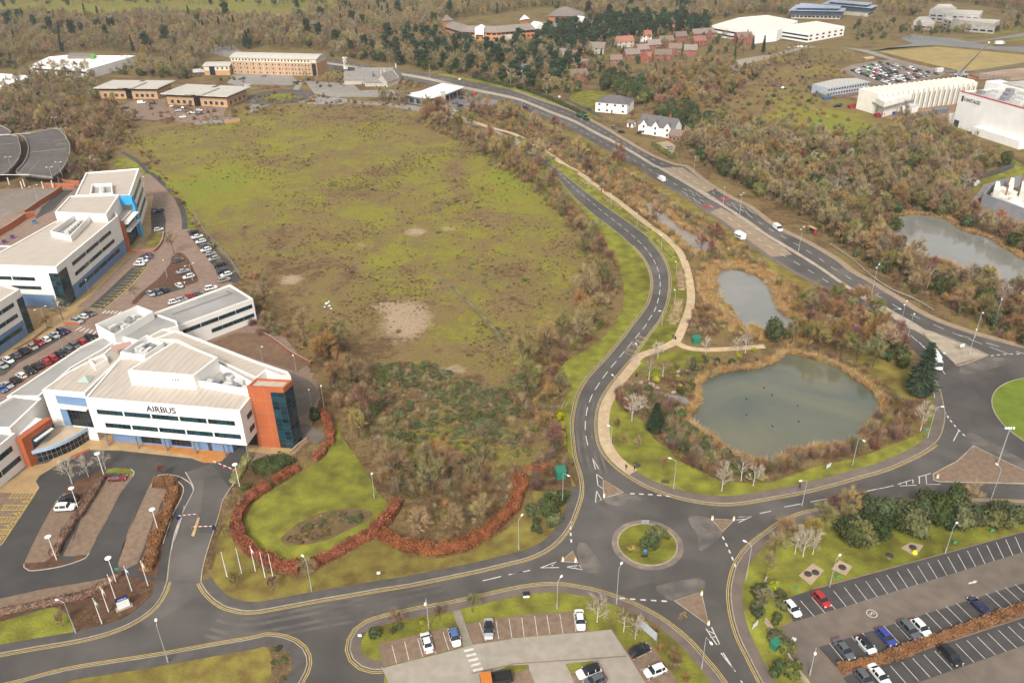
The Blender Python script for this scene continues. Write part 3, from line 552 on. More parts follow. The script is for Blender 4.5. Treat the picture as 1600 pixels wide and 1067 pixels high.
for sp_ in ('33:270,492 1470,165 1700,102','33:100,552 210,676','33:290,855 480,1075','33:415,972 470,1035','33:305,850 415,972','33:80,720 155,690','33:440,1000 900,880 1250,770 1700,622'):
 c = L2(sp_);kr.kerb(offset(c,0.1),offset(c,-0.1),0.1,0.22)
struct('kerb',kr,M('brown_kerb',(0.23,0.165,0.11),None,scale=0.7),'brown edging kerbs of the large car park')
mb = MB();u = (one('22:760,120') - one('22:705,105')).normalized()
for row,(sx,sy,ex,ey,n) in enumerate(((708,103,770,118,6),(745,72,785,85,4),(768,48,802,58,4),(782,22,828,36,5))):
 a,b_ = C('22',sx,sy).to_2d(),C('22',ex,ey).to_2d();dirn = (one('22:820,20') - one('22:760,100')).normalized()
 for k in range(n):
  p = a + (b_ - a)*(k/(n-1));line(mb,[p - dirn*0.7,p + dirn*0.7],0.16,0.034)
  if k % 2 == 0: line(mb,[p + dirn*(0.7 - 0.6*(k % 3)),p + dirn*(0.7 - 0.6*(k % 3)) + (b_ - a).normalized()*0.45],0.16,0.0341)
line(mb,L2('22:700,125 745,140'),0.15);line(mb,L2('22:700,125 712,112'),0.15)
mb.build('yellow_lettering',YELP,ROAD)
slab('paving','s:-60,300 60,292 110,286 225,268 262,288 285,340 300,362 330,400 362,440 372,470 440,520 495,590 500,620 480,690 440,730 330,720 200,700 100,700 -60,790',0.024,PINKP,'reddish block paved roads of the office campus')
slab('car_park','b:-200,1240 300,545 330,500 560,360 750,285 1000,290 1600,355|c:550,362 640,392 780,385 880,270 1100,130 1110,230 1060,312 1010,380 920,500 860,600 780,740|03:1345,40 1300,180 1255,330 1238,445 1035,440 960,440 720,395 560,440 250,492 -150,580',0.1285,M('car_park_asphalt',(0.068,0.063,0.058),(0.05,0.046,0.043),scale=0.14,bigamt=0.16,detail=7),'dark asphalt of the car park in front of the white office')
ROADC = slab('road','c:480,470 545,590 540,640 470,780 430,880 380,1067|03:1060,250 1040,360 1035,440 1238,445 1255,330 1290,210|c:680,1060 740,850 790,730 860,620 700,400',0.1325,ASPH,'asphalt entrance road with two barriers')
for sp_,lb in (('b:275,1065 350,920 460,720 530,645 600,650 700,680 480,1065|03:400,160 330,290 240,340 150,330','brown paved bays with the white and black cars'),
    ('b:870,520 930,545 1090,490 1120,475 1110,505 1000,650 900,850 780,1067|03:680,0 600,170 552,268 520,285 390,285 460,140|b:600,1067 700,800','brown paved bays with the dark red car'),
    ('b:1262,545 1300,600 1400,610 1330,750 1250,1065|03:960,20 900,200 850,330 740,385 730,330 840,0|b:1030,1065','brown paved bays beside the entrance road')): slab('parking_bays',sp_,0.136,BRICKP,lb)
for sp_,lb in (('b:540,590 640,545 740,500 840,450 890,470 870,560 760,720 640,900 540,1067|03:430,130 350,290 410,340 530,295 545,275 480,280 400,350 250,372 180,372 150,350 150,330 300,320 380,170|b:460,1067 640,760 690,680 560,640','bark covered hedge bed between two rows of bays'),
    ('b:1260,535 1390,530 1480,545 1530,600 1510,690 1440,830 1360,1065|03:1085,0 1030,120 995,290 972,420 850,390 900,250 960,100|b:1310,1000 1400,700 1380,610 1262,600','bark covered hedge bed beside the entrance road')): slab('soil',sp_,0.140,SOIL,lb)
slab('verge','b:870,480 900,445 960,435 1090,445 1120,470 1090,490 940,475',0.143,LAWN,'thin green tip of the hedge bed',1)
slab('paving','b:0,640 300,640 330,600 300,545 330,500 560,360 750,285 1000,290 1600,355|c:550,362 640,392 760,385 820,340 900,245 700,215 0,150|b:700,180 400,390 250,420 0,600',0.134,TAN,'tan slab forecourt below the white office')
slab('paving','b:830,190 1300,225 1600,265|c:560,285 620,300 800,250 900,245 820,345 730,395 640,390 560,350 545,335 0,235|b:900,215',0.138,ORNG,'orange paved walkway under the white office')
slab('paving','b:560,350 745,272 755,288 575,365',0.138,M('red_paving',(0.33,0.075,0.035),None,scale=0.6),'red paved threshold at the glass entrance')
slab('parking_bays','b:-250,1160 0,640 300,640 20,1067|03:-100,350 -250,420',0.133,BRICKP,'brown paved disabled bays at the left edge')
mb = MB()
line(mb,L2('b:300,640 20,1067|03:0,220'),0.14,0.144)
for k in range(4):
 y0 = 645 + 100*k;x1 = 297 - 66*k;x0 = max(x1 - 205,-60)
 line(mb,L2('b:%d,%d %d,%d' % (x1,y0,x0,y0)),0.12,0.144);line(mb,L2('b:%d,%d %d,%d' % (x1 - 28,y0 + 40,x0 - 20,y0 + 40)),0.12,0.144)
 for j in range(7): xx = x0 + (x1 - x0)*j/7;line(mb,L2('b:%d,%d %d,%d' % (xx - 12,y0 + 40,xx + 22,y0)),0.10,0.144)
 cx_,cy_ = x1 - 80,y0 + 70;c0 = C('b',cx_,cy_).to_2d();rg = [c0 + Vector((math.cos(a),math.sin(a)))*0.5 for a in np.linspace(0,2*PI,16,endpoint=False)]
 mb.ribbon([c0 + (p - c0)*0.75 for p in rg],rg,0.144,0,True);line(mb,[c0 + Vector((-1.2,0.1)),c0 + Vector((-0.5,0))],0.14,0.144)
tag(mb.build('disabled_bay_marking',YELB),'yellow hatched disabled bay markings at the left edge',None,None,'structure')
for c,lb in ((ENT_W,''),):
 pass
kr = MB()
for sp_ in ('c:480,470 545,590 540,640 470,780 430,880 380,1067|03:1130,20 1085,130 1060,250','c:190,600 215,550 260,495 330,490 420,505 480,535 530,575 545,620','b:1360,1065 1440,830 1510,690 1530,600 1480,545','03:150,335 150,355 180,375 250,372 400,345 530,298 552,268','b:1090,445 1120,470 1110,505','c:1060,312 1010,380 920,500 870,590'):
 c = smooth(L2(sp_),1);kr.kerb(offset(c,0.1),offset(c,-0.1),0.1,0.24)
struct('kerb',kr,M('pale_kerb',(0.42,0.38,0.32),None,scale=0.8),'pale kerbs around the car park beds')
slab('parking_bays','01:1150,400 1225,385 1320,490 1420,600 1485,690 1460,720 1380,710 1290,580 1200,470',0.030,ASPHD,'dark asphalt bays along the campus fence')
slab('parking_bays','01:812,628 900,600 905,622 850,690 760,780 640,882 545,875 640,790',0.030,ASPHD,'dark asphalt bays with yellow lines below the blue office')
mb = MB();e0 = smooth(L2('01:835,628 740,730 640,815 555,872'),1);e1 = smooth(L2('01:905,625 830,715 740,800 635,885'),1)
line(mb,e1,0.15,0.036)
for i in range(15):
 a = e0[int(i/14*(len(e0)-1))];b_ = e1[int(i/14*(len(e1)-1))];line(mb,[a,b_],0.16,0.036);line(mb,[a + (b_ - a)*0.72,a + (b_ - a)*0.72 + Vector((0.3,1.0))],0.3,0.036)
tag(mb.build('bay_line',YELB),'yellow bay lines beside the blue and white office',None,None,'structure')
slab('parking_bays','01:930,262 1000,252 1025,330 1020,402 938,402',0.032,ASPHD,'dark asphalt pocket of two bays by the office entrance')
slab('soil','01:1060,560 1110,533 1160,570 1220,690 1215,715 1130,740 960,760 900,790 840,850 815,838 900,755 980,690 1050,600',0.06,SOIL,'reddish bark island in the campus road',1)
slab('soil','01:940,412 1010,408 970,500 880,505',0.05,LAWNB,'planted triangle beside the campus road')
slab('paving','01:880,190 950,180 930,280 935,400 870,490 800,560 560,800 430,905 160,960 200,1067 60,1067 200,940 380,830 560,690 740,540 830,420 880,300',0.034,TAN,'tan slab footway along the blue and white office')
slab('paving','a:330,335 690,320 850,330 1050,320 860,500 760,560 400,760 0,960 -60,1000 -60,880 300,690 410,590',0.036,TAN,'tan slab footway between the two left offices')
slab('parking_bays','a:60,1150 -100,1200 -100,1000 120,900 400,740 860,600 900,620 500,860 240,1000',0.032,ASPHD,'dark asphalt bays of the upper car row')
slab('parking_bays','a:340,1067 540,940 900,740 1100,640 1280,660 800,900 560,1067',0.032,ASPHD,'dark asphalt bays of the lower car row')
slab('soil','a:160,840 380,720 480,640 590,555 670,560 560,620 420,720 200,840',0.06,LITTER,'narrow planted strip behind the upper car row')
slab('parking_bays','01:895,760 1130,705 1150,750 950,810',0.032,ASPHD,'dark asphalt bays below the bark island')
mb = MB()
for k in range(5):
 line(mb,L2('a:%d,%d %d,%d' % (1265 + 48*k,392 + 2*k,1310 + 48*k,358 + 2*k)),0.55,0.038);line(mb,L2('a:%d,%d %d,%d' % (930 + 55*k,605 + 12*k,1010 + 45*k,560 + 12*k)),0.55,0.038)
tag(mb.build('zebra_crossing',WHITEP),'white bars of the two campus zebra crossings',None,None,'structure')
fp = smooth(L2('h:1270,520 1400,590 1480,660 1550,740|01:930,40 1000,100 1080,180 1120,250 1140,330 1140,390'),2);mb = MB();mb.ribbon(offset(fp,1.1),offset(fp,-1.1),0.058);struct('path',mb,ASPHD,'dark footpath curving along the campus boundary')
slab('paving','12:0,0 80,20 200,100 300,170 335,190 250,240 150,210 0,160|02:1300,60 1450,0',0.030,M('brown_yard',(0.20,0.12,0.07),(0.15,0.09,0.055),scale=0.5),'brown yard behind the white office')
slab('road','12:200,270 260,265 330,300 380,345 395,380 370,430 330,480 270,520 200,560',0.032,M('brown_asphalt',(0.165,0.132,0.104),None),'small turning loop beside the orange tower',1)
slab('paving','12:270,560 330,570 425,620 430,650 370,690 290,640',0.128,PAVE,'grey paved terrace right of the orange tower')
slab('paving','12:-60,690 210,715 250,740 215,760 -60,735',0.129,TAN,'tan plinth strip in front of the orange tower')
slab('car_park','01:-60,330 -60,190 130,150 330,140 300,200 0,320',0.03,M('worn_deck',(0.24,0.20,0.16),None,scale=0.4),'worn paved lanes below the parking deck')
slab('car_park','01:215,330 260,250 380,150 460,145 400,190 330,270',0.034,ASPHD,'dark sunken lane beside the orange wall')
slab('path','h:880,400 940,400 1040,440 1050,500 1020,700 890,720 930,550 930,430',0.03,M('worn_track',(0.27,0.235,0.19),(0.19,0.165,0.13),scale=0.3),'short worn concrete track behind the offices',2)
slab('car_park','d:200,350 330,310 520,300 520,350 900,350 880,400 990,400 960,430 700,450 330,425 210,405',0.03,PINKP,'pinkish paved car park in front of the brick pavilions')
slab('road','d:700,450 1000,395 1050,330 1040,290 1160,255 1290,260 1340,190 1370,200 1350,250 1400,290 1600,300 1600,335 1300,330 1160,340 1010,410 960,440 750,460',0.034,ASPH2,'grey access road and far roundabout near the hotel',3)
slab('road','10:130,610 300,590 500,605 640,625 860,640 1010,660 1130,690 1300,735|20:0,850 60,870 0,900|10:1450,800 1250,750 1100,705 1000,690 820,660 600,640 400,620 200,650',0.036,ASPH2,'grey road leading from the far roundabout to the showroom',3)
slab('car_park','d:930,150 1280,130 1340,190 1300,215 1050,210 970,220 900,200',0.03,ASPH2,'grey hotel car park')
slab('car_park','10:300,500 600,520 640,560 920,555 910,610 700,600 480,600 360,580',0.03,ASPH2,'grey car park of the old stone inn')
slab('car_park','10:1140,680 1160,640 1290,590 1500,620 1490,640 1330,690',0.038,M('forecourt',(0.19,0.175,0.165),None),'grey forecourt of the white roofed showroom')
c0 = one('10:145,600');mb = MB();rg = [c0 + Vector((math.cos(a),math.sin(a)))*11.5 for a in np.linspace(0,2*PI,40,endpoint=False)]
mb.prism(rg,0.0,0.14);o = empty('traffic_island',(0,0,0),0,'far round grass island between hotel and heath','traffic island');mb.build('surface',LAWN,o)
mb = MB();mb.ribbon([c0 + (p - c0)*2.0 for p in rg],rg,0.042,0,True);struct('road',mb,ASPH,'dark ring of the far roundabout')
slab('road','00:1300,300 1440,280 1500,330 1581,400 1300,330',0.03,ASPH2,'grey road stub behind the small brick building')
slab('road','s:200,70 240,66 330,66 345,74 290,78',0.03,ASPH2,'grey road glimpsed among the trees behind the hotel')
slab('soil','30:400,600 540,605 640,700 760,740 1000,760 1180,720 1250,620 1170,600 950,620 640,560 560,560',0.03,M('red_dirt',(0.30,0.18,0.115),(0.22,0.13,0.085),scale=0.15,bigamt=0.2),'reddish bare earth of the data centre building site')
slab('car_park','30:440,440 520,400 640,380 780,370 900,400 1100,450 1060,480 760,530 620,520 520,470',0.034,M('dusty_lot',(0.22,0.175,0.14),None,scale=0.3),'dusty car park beyond the site cabins')
slab('lawn','30:690,320 1040,290 1581,340 1581,410 1380,440 1180,440',0.03,M('straw_grass',(0.32,0.235,0.085),(0.26,0.19,0.07),scale=0.12,bigamt=0.1,detail=7),'flat straw coloured field at the upper right')
slab('road','30:470,295 620,310 800,370 1000,420 1180,440 1120,450 800,385 620,330',0.033,ASPH2,'grey track along the straw coloured field')
slab('road','30:620,320 700,300 1040,280 1300,300 1581,325 1700,340 1700,290 1400,290 1240,260 1160,240 880,215 820,240 900,270',0.036,M('far_road',(0.20,0.195,0.185),None),'grey roads around the straw coloured field')
slab('road','30:1160,262 1300,255 1581,205 1700,190 1700,215 1400,245 1200,280',0.038,M('far_road',(0.20,0.195,0.185),None),'grey road climbing to the right behind the straw field')
slab('verge','30:1180,240 1400,215 1700,180 1700,165 1350,205',0.03,LAWN,'green verge below the grey stepped office')
slab('verge','30:1340,262 1581,235 1700,220 1700,240 1450,262',0.04,LAWN,'thin green verge beside the far right road')
slab('road','20:1350,410 1400,370 1581,340|30:0,340 200,295 300,290 200,310 0,365|20:1581,365 1440,400 1430,450 1400,455',0.03,M('pale_track',(0.28,0.245,0.19),None),'pale dirt track winding past the houses',3)
slab('soil','30:1100,460 1581,420 1700,430 1700,480 1500,500 1300,490',0.03,M('pink_earth',(0.36,0.25,0.175),(0.29,0.2,0.14),scale=0.2),'pinkish earth strip behind the data centre',None)
slab('road','f:690,800 850,600 940,470 1100,430 1000,560 900,700 830,840',0.03,ASPH2,'grey service road at the fenced yard')
slab('verge','f:640,680 740,540 870,410 1200,300 1560,230 1560,330 1100,420 930,470 820,570 700,700',0.026,LAWN,'green verge inside the yard fence')
slab('soil','f:850,830 940,700 1552,960 1650,1067 1000,1067 820,900',0.026,M('rubble',(0.28,0.21,0.155),(0.18,0.13,0.09),scale=0.8),'rubble strewn ground below the grey yard wall')
slab('verge','30:1470,1000 1520,985 1640,1067 1500,1090',0.03,LAWN,'green corner behind the white data hall')
slab('car_park','20:870,890 960,870 1010,900 1000,945 940,950',0.03,M('gravel_drive',(0.33,0.255,0.155),None,scale=0.6),'gravel drive in front of the white gabled house')
slab('car_park','10:870,190 1000,185 1140,195 1100,225 900,240',0.03,ASPH2,'grey car park left of the brown roofed office complex')
slab('parking_bays','03:-150,580 0,548 250,492 560,440 700,408 715,435 560,485 300,550 0,612 -150,645',0.122,BRICKP,'brown paved bays above the flagpole bed')
slab('soil','13:60,828 140,842 220,885 252,930 248,990 205,1067 100,1067 96,900',0.106,LITTER,'littered shrub bed at the tip of the bottom left lawn',1)
# ============================================================ BUILDINGS
SHEETS['i'] = (680,0,6.4);SHEETS['j'] = (580,110,8.889)
WHITEW = M('white_render',(0.80,0.765,0.70),(0.74,0.70,0.635),scale=0.25,bigamt=0.05,rough=0.7,detail=6)
WHITEC = M('white_cladding',(0.80,0.78,0.73),(0.74,0.72,0.67),scale=0.2,bigamt=0.05,rough=0.6)
BLUEW = M('blue_cladding',(0.155,0.245,0.395),(0.135,0.215,0.355),scale=0.3,bigamt=0.06,rough=0.6)
BLUEB = flat('bright_blue_cladding',(0.045,0.36,0.72),0.5)
ORNW = M('orange_cladding',(0.415,0.112,0.042),(0.36,0.096,0.036),scale=0.3,bigamt=0.06,rough=0.6)
ROOFT = seam('tan_seam_roof',(0.46,0.395,0.325),1.6,R(8),dark=0.78,width=0.12)
ROOFT2 = seam('tan_seam_roof_cross',(0.46,0.395,0.325),1.6,R(50),dark=0.82,width=0.12)
ROOFG = M('grey_membrane_roof',(0.33,0.315,0.29),(0.25,0.24,0.225),scale=0.12,bigamt=0.2,detail=7)
GLS = glassm('window_glass');GLT = glassm('teal_glass',(0.008,0.032,0.042));GLD = glassm('dark_glass',(0.008,0.012,0.016))
FRM = flat('window_frame',(0.045,0.055,0.065));FRL = flat('pale_frame',(0.55,0.56,0.56));STEEL = flat('galvanised_steel',(0.36,0.37,0.38),0.45,0.6)
BRICKO = M('orange_brick',(0.50,0.30,0.155),(0.41,0.24,0.125),scale=1.5,bigamt=0.1);BRICKR = M('red_brick',(0.31,0.095,0.06),(0.23,0.07,0.046),scale=1.5,bigamt=0.12)
STONE = M('pale_stone',(0.46,0.41,0.34),(0.36,0.32,0.265),scale=1.0);CREAM = M('cream_render',(0.68,0.60,0.45),None,scale=0.4,bigamt=0.06)
SLATE = M('slate_roof',(0.135,0.125,0.125),(0.095,0.088,0.09),scale=1.2,bigamt=0.12);TILEB = M('brown_tile_roof',(0.20,0.15,0.115),(0.15,0.112,0.086),scale=1.2,bigamt=0.12)
TILER = M('red_tile_roof',(0.32,0.14,0.095),(0.24,0.10,0.07),scale=1.2,bigamt=0.15);TILEG = M('grey_brown_tile',(0.235,0.195,0.165),(0.18,0.15,0.125),scale=0.8,bigamt=0.12)
PLANT = flat('plant_units',(0.55,0.54,0.51));DARKV = flat('dark_void',(0.02,0.02,0.022),0.9)
def part(root,name,mb,m,parent=None,smooth=False):
 x,y,z = root.location;mb.v = [(a - x,b_ - y,c - z) for a,b_,c in mb.v];return mb.build(name,m,parent or root,smooth)
def bld(name,at,label,cat='building',group=None): return empty(name,(at[0],at[1],0),0,label,cat,group)
def insetp(poly,d):
 """inset a ccw polygon"""
 n = len(poly);out = []
 for i in range(n):
  a,b_,c = poly[i-1],poly[i],poly[(i+1) % n];d1 = (b_ - a).normalized();d2 = (c - b_).normalized()
  n1 = Vector((-d1.y,d1.x));n2 = Vector((-d2.y,d2.x));k = 1 + n1.dot(n2);k = max(k,0.3);out.append(b_ + (n1 + n2)*(d/k))
 return out
def block(root,poly,z0,z1,wm_,rm,par_=0.5,pw=0.45,name='wall',bottom=False):
 poly = ccw(poly);ins = insetp(poly,pw);n = len(poly);mb = MB();zr = z1 - par_
 vs = [(p.x,p.y,z0) for p in poly] + [(p.x,p.y,z1) for p in poly] + [(p.x,p.y,z1) for p in ins] + [(p.x,p.y,zr) for p in ins]
 mb.add(vs,[(k*n + i,k*n + (i+1) % n,(k+1)*n + (i+1) % n,(k+1)*n + i) for k in range(3) for i in range(n)])
 if bottom: mb.add([(p.x,p.y,z0) for p in poly],[tuple(reversed(t)) for t in tess(poly)])
 w_ = part(root,name,mb,wm_);r = MB();r.sheet(ins,zr + 0.004);part(root,'roof',r,rm);return w_,poly
PANES = {}
def pane_mesh(w_,h,t,m):
 k = (round(w_,2),round(h,2),m.name)
 if k not in PANES: mb = MB();mb.box(-w_/2,w_/2,-t,0,-h/2,h/2);PANES[k] = mb.mesh('pane',m)
 return PANES[k]
def window(root,a,b_,z0,z1,n=1,fm=FRM,gm=GLS,rows=1,proud=0.10,name='window',bar=0.07,parent=None):
 """framed window lying on the wall line a->b (outside on the right hand side), panes as sub-parts"""
 d = (b_ - a);ln = d.length;d = d/ln;ang = math.atan2(d.y,d.x);mid = (a + b_)/2;zc = (z0 + z1)/2;h = z1 - z0
 key = ('f',round(ln,2),round(h,2),n,rows,fm.name,proud)
 if key not in PANES:
  mb = MB();mb.box(-ln/2,ln/2,-proud*0.4,0.25,-h/2,h/2)
  for i in range(n + 1): x = -ln/2 + ln*i/n;mb.box(x - bar/2,x + bar/2,-proud,0.2,-h/2 - bar/2,h/2 + bar/2)
  for j in range(rows + 1): z = -h/2 + h*j/rows;mb.box(-ln/2 - bar/2,ln/2 + bar/2,-proud*0.96,0.2,z - bar/2,z + bar/2)
  PANES[key] = mb.mesh(name,fm)
 o = ob(name,PANES[key],parent or root);x,y,z = root.location;o.location = (mid.x - x,mid.y - y,zc - z);o.rotation_euler.z = ang
 pm = pane_mesh(ln/n - bar,h/rows - bar,0.02,gm)
 for i in range(n):
  for j in range(rows):
   p = ob('pane',pm,o);p.location = (-ln/2 + ln*(i + 0.5)/n,-proud*0.55,-h/2 + h*(j + 0.5)/rows)
 return o
def simple_win(root,c,d,w_,h,zc,fm=FRL,gm=GLD,proud=0.09,name='window'):
 """far window: one shared two-material mesh"""
 key = ('s',round(w_,2),round(h,2),fm.name,gm.name,name)
 if key not in PANES:
  mb = MB();mb.box(-w_/2 - 0.1,w_/2 + 0.1,-proud,0.2,-h/2 - 0.1,h/2 + 0.1,0);mb.box(-w_/2,w_/2,-proud - 0.03,0.1,-h/2,h/2,1);PANES[key] = mb.mesh(name,[fm,gm])
 o = ob(name,PANES[key],root);x,y,z = root.location;o.location = (c.x - x,c.y - y,zc - z);o.rotation_euler.z = math.atan2(d.y,d.x);return o
def win_row(root,a,b_,n,w_,h,zc,f0=0.0,f1=1.0,**kw):
 d = b_ - a;ln = d.length
 for i in range(n): simple_win(root,a + d*(f0 + (f1 - f0)*(i + 0.5)/n),d/ln,w_,h,zc,**kw)
def lerp(a,b_,t): return a + (b_ - a)*t
def mat_box(root,name,a,b_,n0,n1,z0,z1,m,parent=None):
 mb = MB();d = (b_ - a);mb.obox(a,d.normalized(),d.length,n0,n1,z0,z1);return part(root,name,mb,m,parent)
FL,FR = one_z = [L2('02:525,402',14.6)[0],L2('02:1480,482',14.6)[0]]
ap = bld('office_building',L2('02:1000,700')[0],'large white office with AIRBUS lettering, orange stair tower and tan roofs','office')
fr_b = L2('02:1572,365',14.6)[0]
w_,pf = block(ap,[FL,FR,fr_b,L2('02:1340,205',14.6)[0],L2('02:1000,90',14.6)[0],L2('02:735,158',14.6)[0]],4.6,14.6,WHITEW,ROOFT,0.35,0.5,bottom=True)
for f0,f1,z0,z1 in ((0.055,0.965,10.3,11.5),(0.085,0.985,6.5,7.7)):
 for k in range(5):
  a = f0 + (f1 - f0)*k/5;b_ = f0 + (f1 - f0)*(k + 0.93)/5;window(ap,lerp(FL,FR,a),lerp(FL,FR,b_),z0,z1,6,FRM,GLT)
for z0,z1 in ((10.3,11.6),(6.5,7.8)): window(ap,lerp(FR,fr_b,0.32),lerp(FR,fr_b,0.62),z0,z1,2,FRM,GLD)
dF = (FR - FL).normalized();nF = Vector((-dF.y,dF.x))
ucore = [lerp(FL,FR,0.05) + nF*2.6,lerp(FL,FR,0.86) + nF*2.6,lerp(FL,FR,0.86) + nF*14,lerp(FL,FR,0.05) + nF*14]
mb = MB();mb.prism(ucore,0.0,4.6);part(ap,'undercroft_wall',mb,BLUEW)
for t in (0.25,0.5): window(ap,lerp(ucore[0],ucore[1],t),lerp(ucore[0],ucore[1],t + 0.16),0.8,2.6,4,FRM,GLD)
mat_box(ap,'door',lerp(ucore[0],ucore[1],0.80),lerp(ucore[0],ucore[1],0.83),-0.12,0.1,0.1,2.5,FRM)
for t in (0.045,0.25,0.44,0.635,0.83,0.985):
 p = lerp(FL,FR,t) + nF*0.7;mb = MB();mb.tube([(p.x,p.y,0),(p.x,p.y,4.6)],0.22,10);part(ap,'column',mb,STEEL)
t_ = text('AIRBUS',2.35,flat('navy_letters',(0.012,0.015,0.05)),ap,(0,0,0),(PI/2,0,math.atan2(dF.y,dF.x)),ext=0.06)
t_['label'] = 'dark blue AIRBUS lettering on the white wall'
pl = lerp(FL,FR,0.49) - nF*0.09;t_.location = (pl.x - ap.location.x,pl.y - ap.location.y,13.0)
ph = L2('02:788,232 1195,264 1345,150 1085,46',18.4);block(ap,ph,14.0,18.4,WHITEW,ROOFT,0.25,0.45,name='penthouse_wall')
for t in (0.66,0.7,0.74): q = lerp(ph[0],ph[1],t);mat_box(ap,'vent',q,q + dF*0.35,-0.06,0.1,16.6,16.9,FRM)
for nm,sp_,z0,z1 in (('plant_screen','02:1205,292 1552,352 1560,300 1345,185',14.2,16.2),('plant_screen','02:742,118 905,12 1010,60 890,140',14.0,16.0),('plant_screen','01:588,975 848,858 945,895 705,1038',7.0,12.6)):
 pp = ccw(L2(sp_,z1));block(ap,pp,z0,z1,WHITEC,ROOFG,1.9 if z1 > 13 else 3.0,0.25,name=nm)
 c = sum(pp,Vector((0,0)))/4;random.seed(int(z0*10))
 for k in range(14):
  e = lerp(pp[0],pp[1],random.uniform(0.12,0.88));f = lerp(pp[3],pp[2],random.uniform(0.12,0.88));q = lerp(e,f,random.uniform(0.15,0.85))
  a = random.uniform(1.0,2.6);zb = z1 - (1.9 if z1 > 13 else 3.0);mb = MB();dd = (pp[1] - pp[0]).normalized();mb.obox(q - dd*a/2,dd,a,-0.6,0.6,zb,zb + random.uniform(0.8,1.7));part(ap,'air_handling_unit',mb,PLANT if k % 3 else STEEL)
q = L2('02:770,90',15.4)[0];mb = MB();mb.obox(q - Vector((3,1)),Vector((0.86,0.5)),5.0,-1.5,1.5,15.5,15.8);part(ap,'solar_panel',mb,flat('pink_panel',(0.45,0.27,0.22)))
block(ap,L2('02:930,40 1085,-15 1110,-10 1581,172|12:195,238 215,268 150,268 60,232|02:1581,280 1345,170 1090,45',14.6),0,14.6,WHITEW,ROOFT2,0.4,0.5)
EL = L2('02:258,352',14.2)[0];ER = L2('02:524,378',14.2)[0]
block(ap,[EL,L2('02:520,375',14.2)[0] + nF*0.1] + L2('02:738,165 800,60 715,62 640,125 430,232',14.2),0,14.2,WHITEW,ROOFT,0.4,0.5)
dE = (ER - EL).normalized();nE = Vector((-dE.y,dE.x))
mat_box(ap,'blue_panel',lerp(EL,ER,0.28),lerp(EL,ER,0.99),-0.08,0.1,10.6,12.9,BLUEW)
mat_box(ap,'canopy',lerp(EL,ER,0.28),lerp(EL,ER,1.0),-1.3,0.1,10.0,10.35,WHITEW)
window(ap,lerp(EL,ER,0.45),lerp(EL,ER,1.0),4.4,9.7,6,FRM,GLD,3,name='glazed_wall')
mat_box(ap,'blue_panel',lerp(EL,ER,0.28),lerp(EL,ER,0.45),-0.07,0.1,4.0,10.0,BLUEW)
sk = L2('02:460,292 520,248 582,252 545,296',14.6);mb = MB();c = sum(sk,Vector((0,0)))/4;sk = ccw(sk)
mb.add([(p.x,p.y,13.9) for p in sk] + [(c.x,c.y,15.0)],[(0,1,4),(1,2,4),(2,3,4),(3,0,4)]);part(ap,'skylight',mb,flat('milky_glass',(0.36,0.40,0.36),0.2))
block(ap,L2('02:548,165 640,130 665,160 585,205',15.4),13.8,15.4,WHITEW,ROOFT,0.6,0.35,name='lift_overrun')
block(ap,L2('02:40,392 240,392 440,215 640,100 720,42 640,15 500,85',9.5),0,9.5,WHITEW,ROOFG,0.5,0.5)
gp = L2('02:-160,520 88,382 258,402 60,588 -160,580',10.4);block(ap,gp,0,10.4,WHITEW,ROOFG,0.5,0.5)
h0,h1 = L2('02:-150,1090')[0],L2('02:168,814')[0];dH = (h1 - h0).normalized();nH = Vector((-dH.y,dH.x))
block(ap,[h0,h1,h1 + nH*9,h0 + nH*9],0,9.4,WHITEW,ROOFG,0.5,0.45)
for z0,z1,f0,f1 in ((6.0,7.3,0.2,0.86),(2.3,3.6,0.2,0.93)):
 window(ap,lerp(h0,h1,f0),lerp(h0,h1,(f0 + f1)/2 - 0.01),z0,z1,5,FRM,GLT);window(ap,lerp(h0,h1,(f0 + f1)/2 + 0.01),lerp(h0,h1,f1),z0,z1,5,FRM,GLT)
Q0 = L2('02:182,828')[0];Q1 = L2('02:300,524',8.4)[0];dQ = (Q1 - Q0).normalized();lq = (Q1 - Q0).length
mb = MB();mb.obox(Q0,dQ,2.2,-0.8,0.9,0,6.9);mb.obox(Q0,dQ,lq,-0.79,0.89,6.91,8.4);part(ap,'orange_portal',mb,ORNW)
mb = MB();mb.obox(Q0 + dQ*2.2,dQ,lq - 2.2,0.9,1.3,0,8.3);part(ap,'blue_panel',mb,BLUEW)
mb = MB();mb.obox(Q0 + dQ*2.8,dQ,lq*0.6,-1.6,-0.82,5.9,6.2);part(ap,'canopy',mb,WHITEW)
mb = MB();mb.prism([Q0 + Vector((-dQ.y,dQ.x))*1.3,Q1 + Vector((-dQ.y,dQ.x))*1.3,Q1 + Vector((-dQ.y,dQ.x))*7,Q0 + Vector((-dQ.y,dQ.x))*7],0,7.6);part(ap,'link_wall',mb,WHITEW)
fe = smooth(L2('02:190,735 300,708 400,668 480,625 562,572',3.8),0.25)
rp_ = list(fe) + L2('02:545,560 380,552',3.8);mb = MB();mb.prism(rp_,3.62,3.8,0,True);part(ap,'entrance_roof',mb,M('tan_flat_roof',(0.50,0.40,0.28),None,scale=0.4))
mb = MB();mb.kerb(offset(fe,-0.05),offset(fe,0.35),3.1,3.95);part(ap,'fascia',mb,flat('pale_blue_fascia',(0.36,0.46,0.58)))
ge = offset(fe,0.5);n_ = 14
for k in range(n_):
 a = ge[int(k/n_*(len(ge)-1))];b_ = ge[int((k + 1)/n_*(len(ge)-1))];window(ap,a,b_,0.15,3.1,1,STEEL,GLD,2,name='curtain_wall')
TA,TB,TC = (L2(s_)[0] for s_ in ('12:42,705','12:235,716','12:286,662'));TA = TB + (TA - TB)*1.12
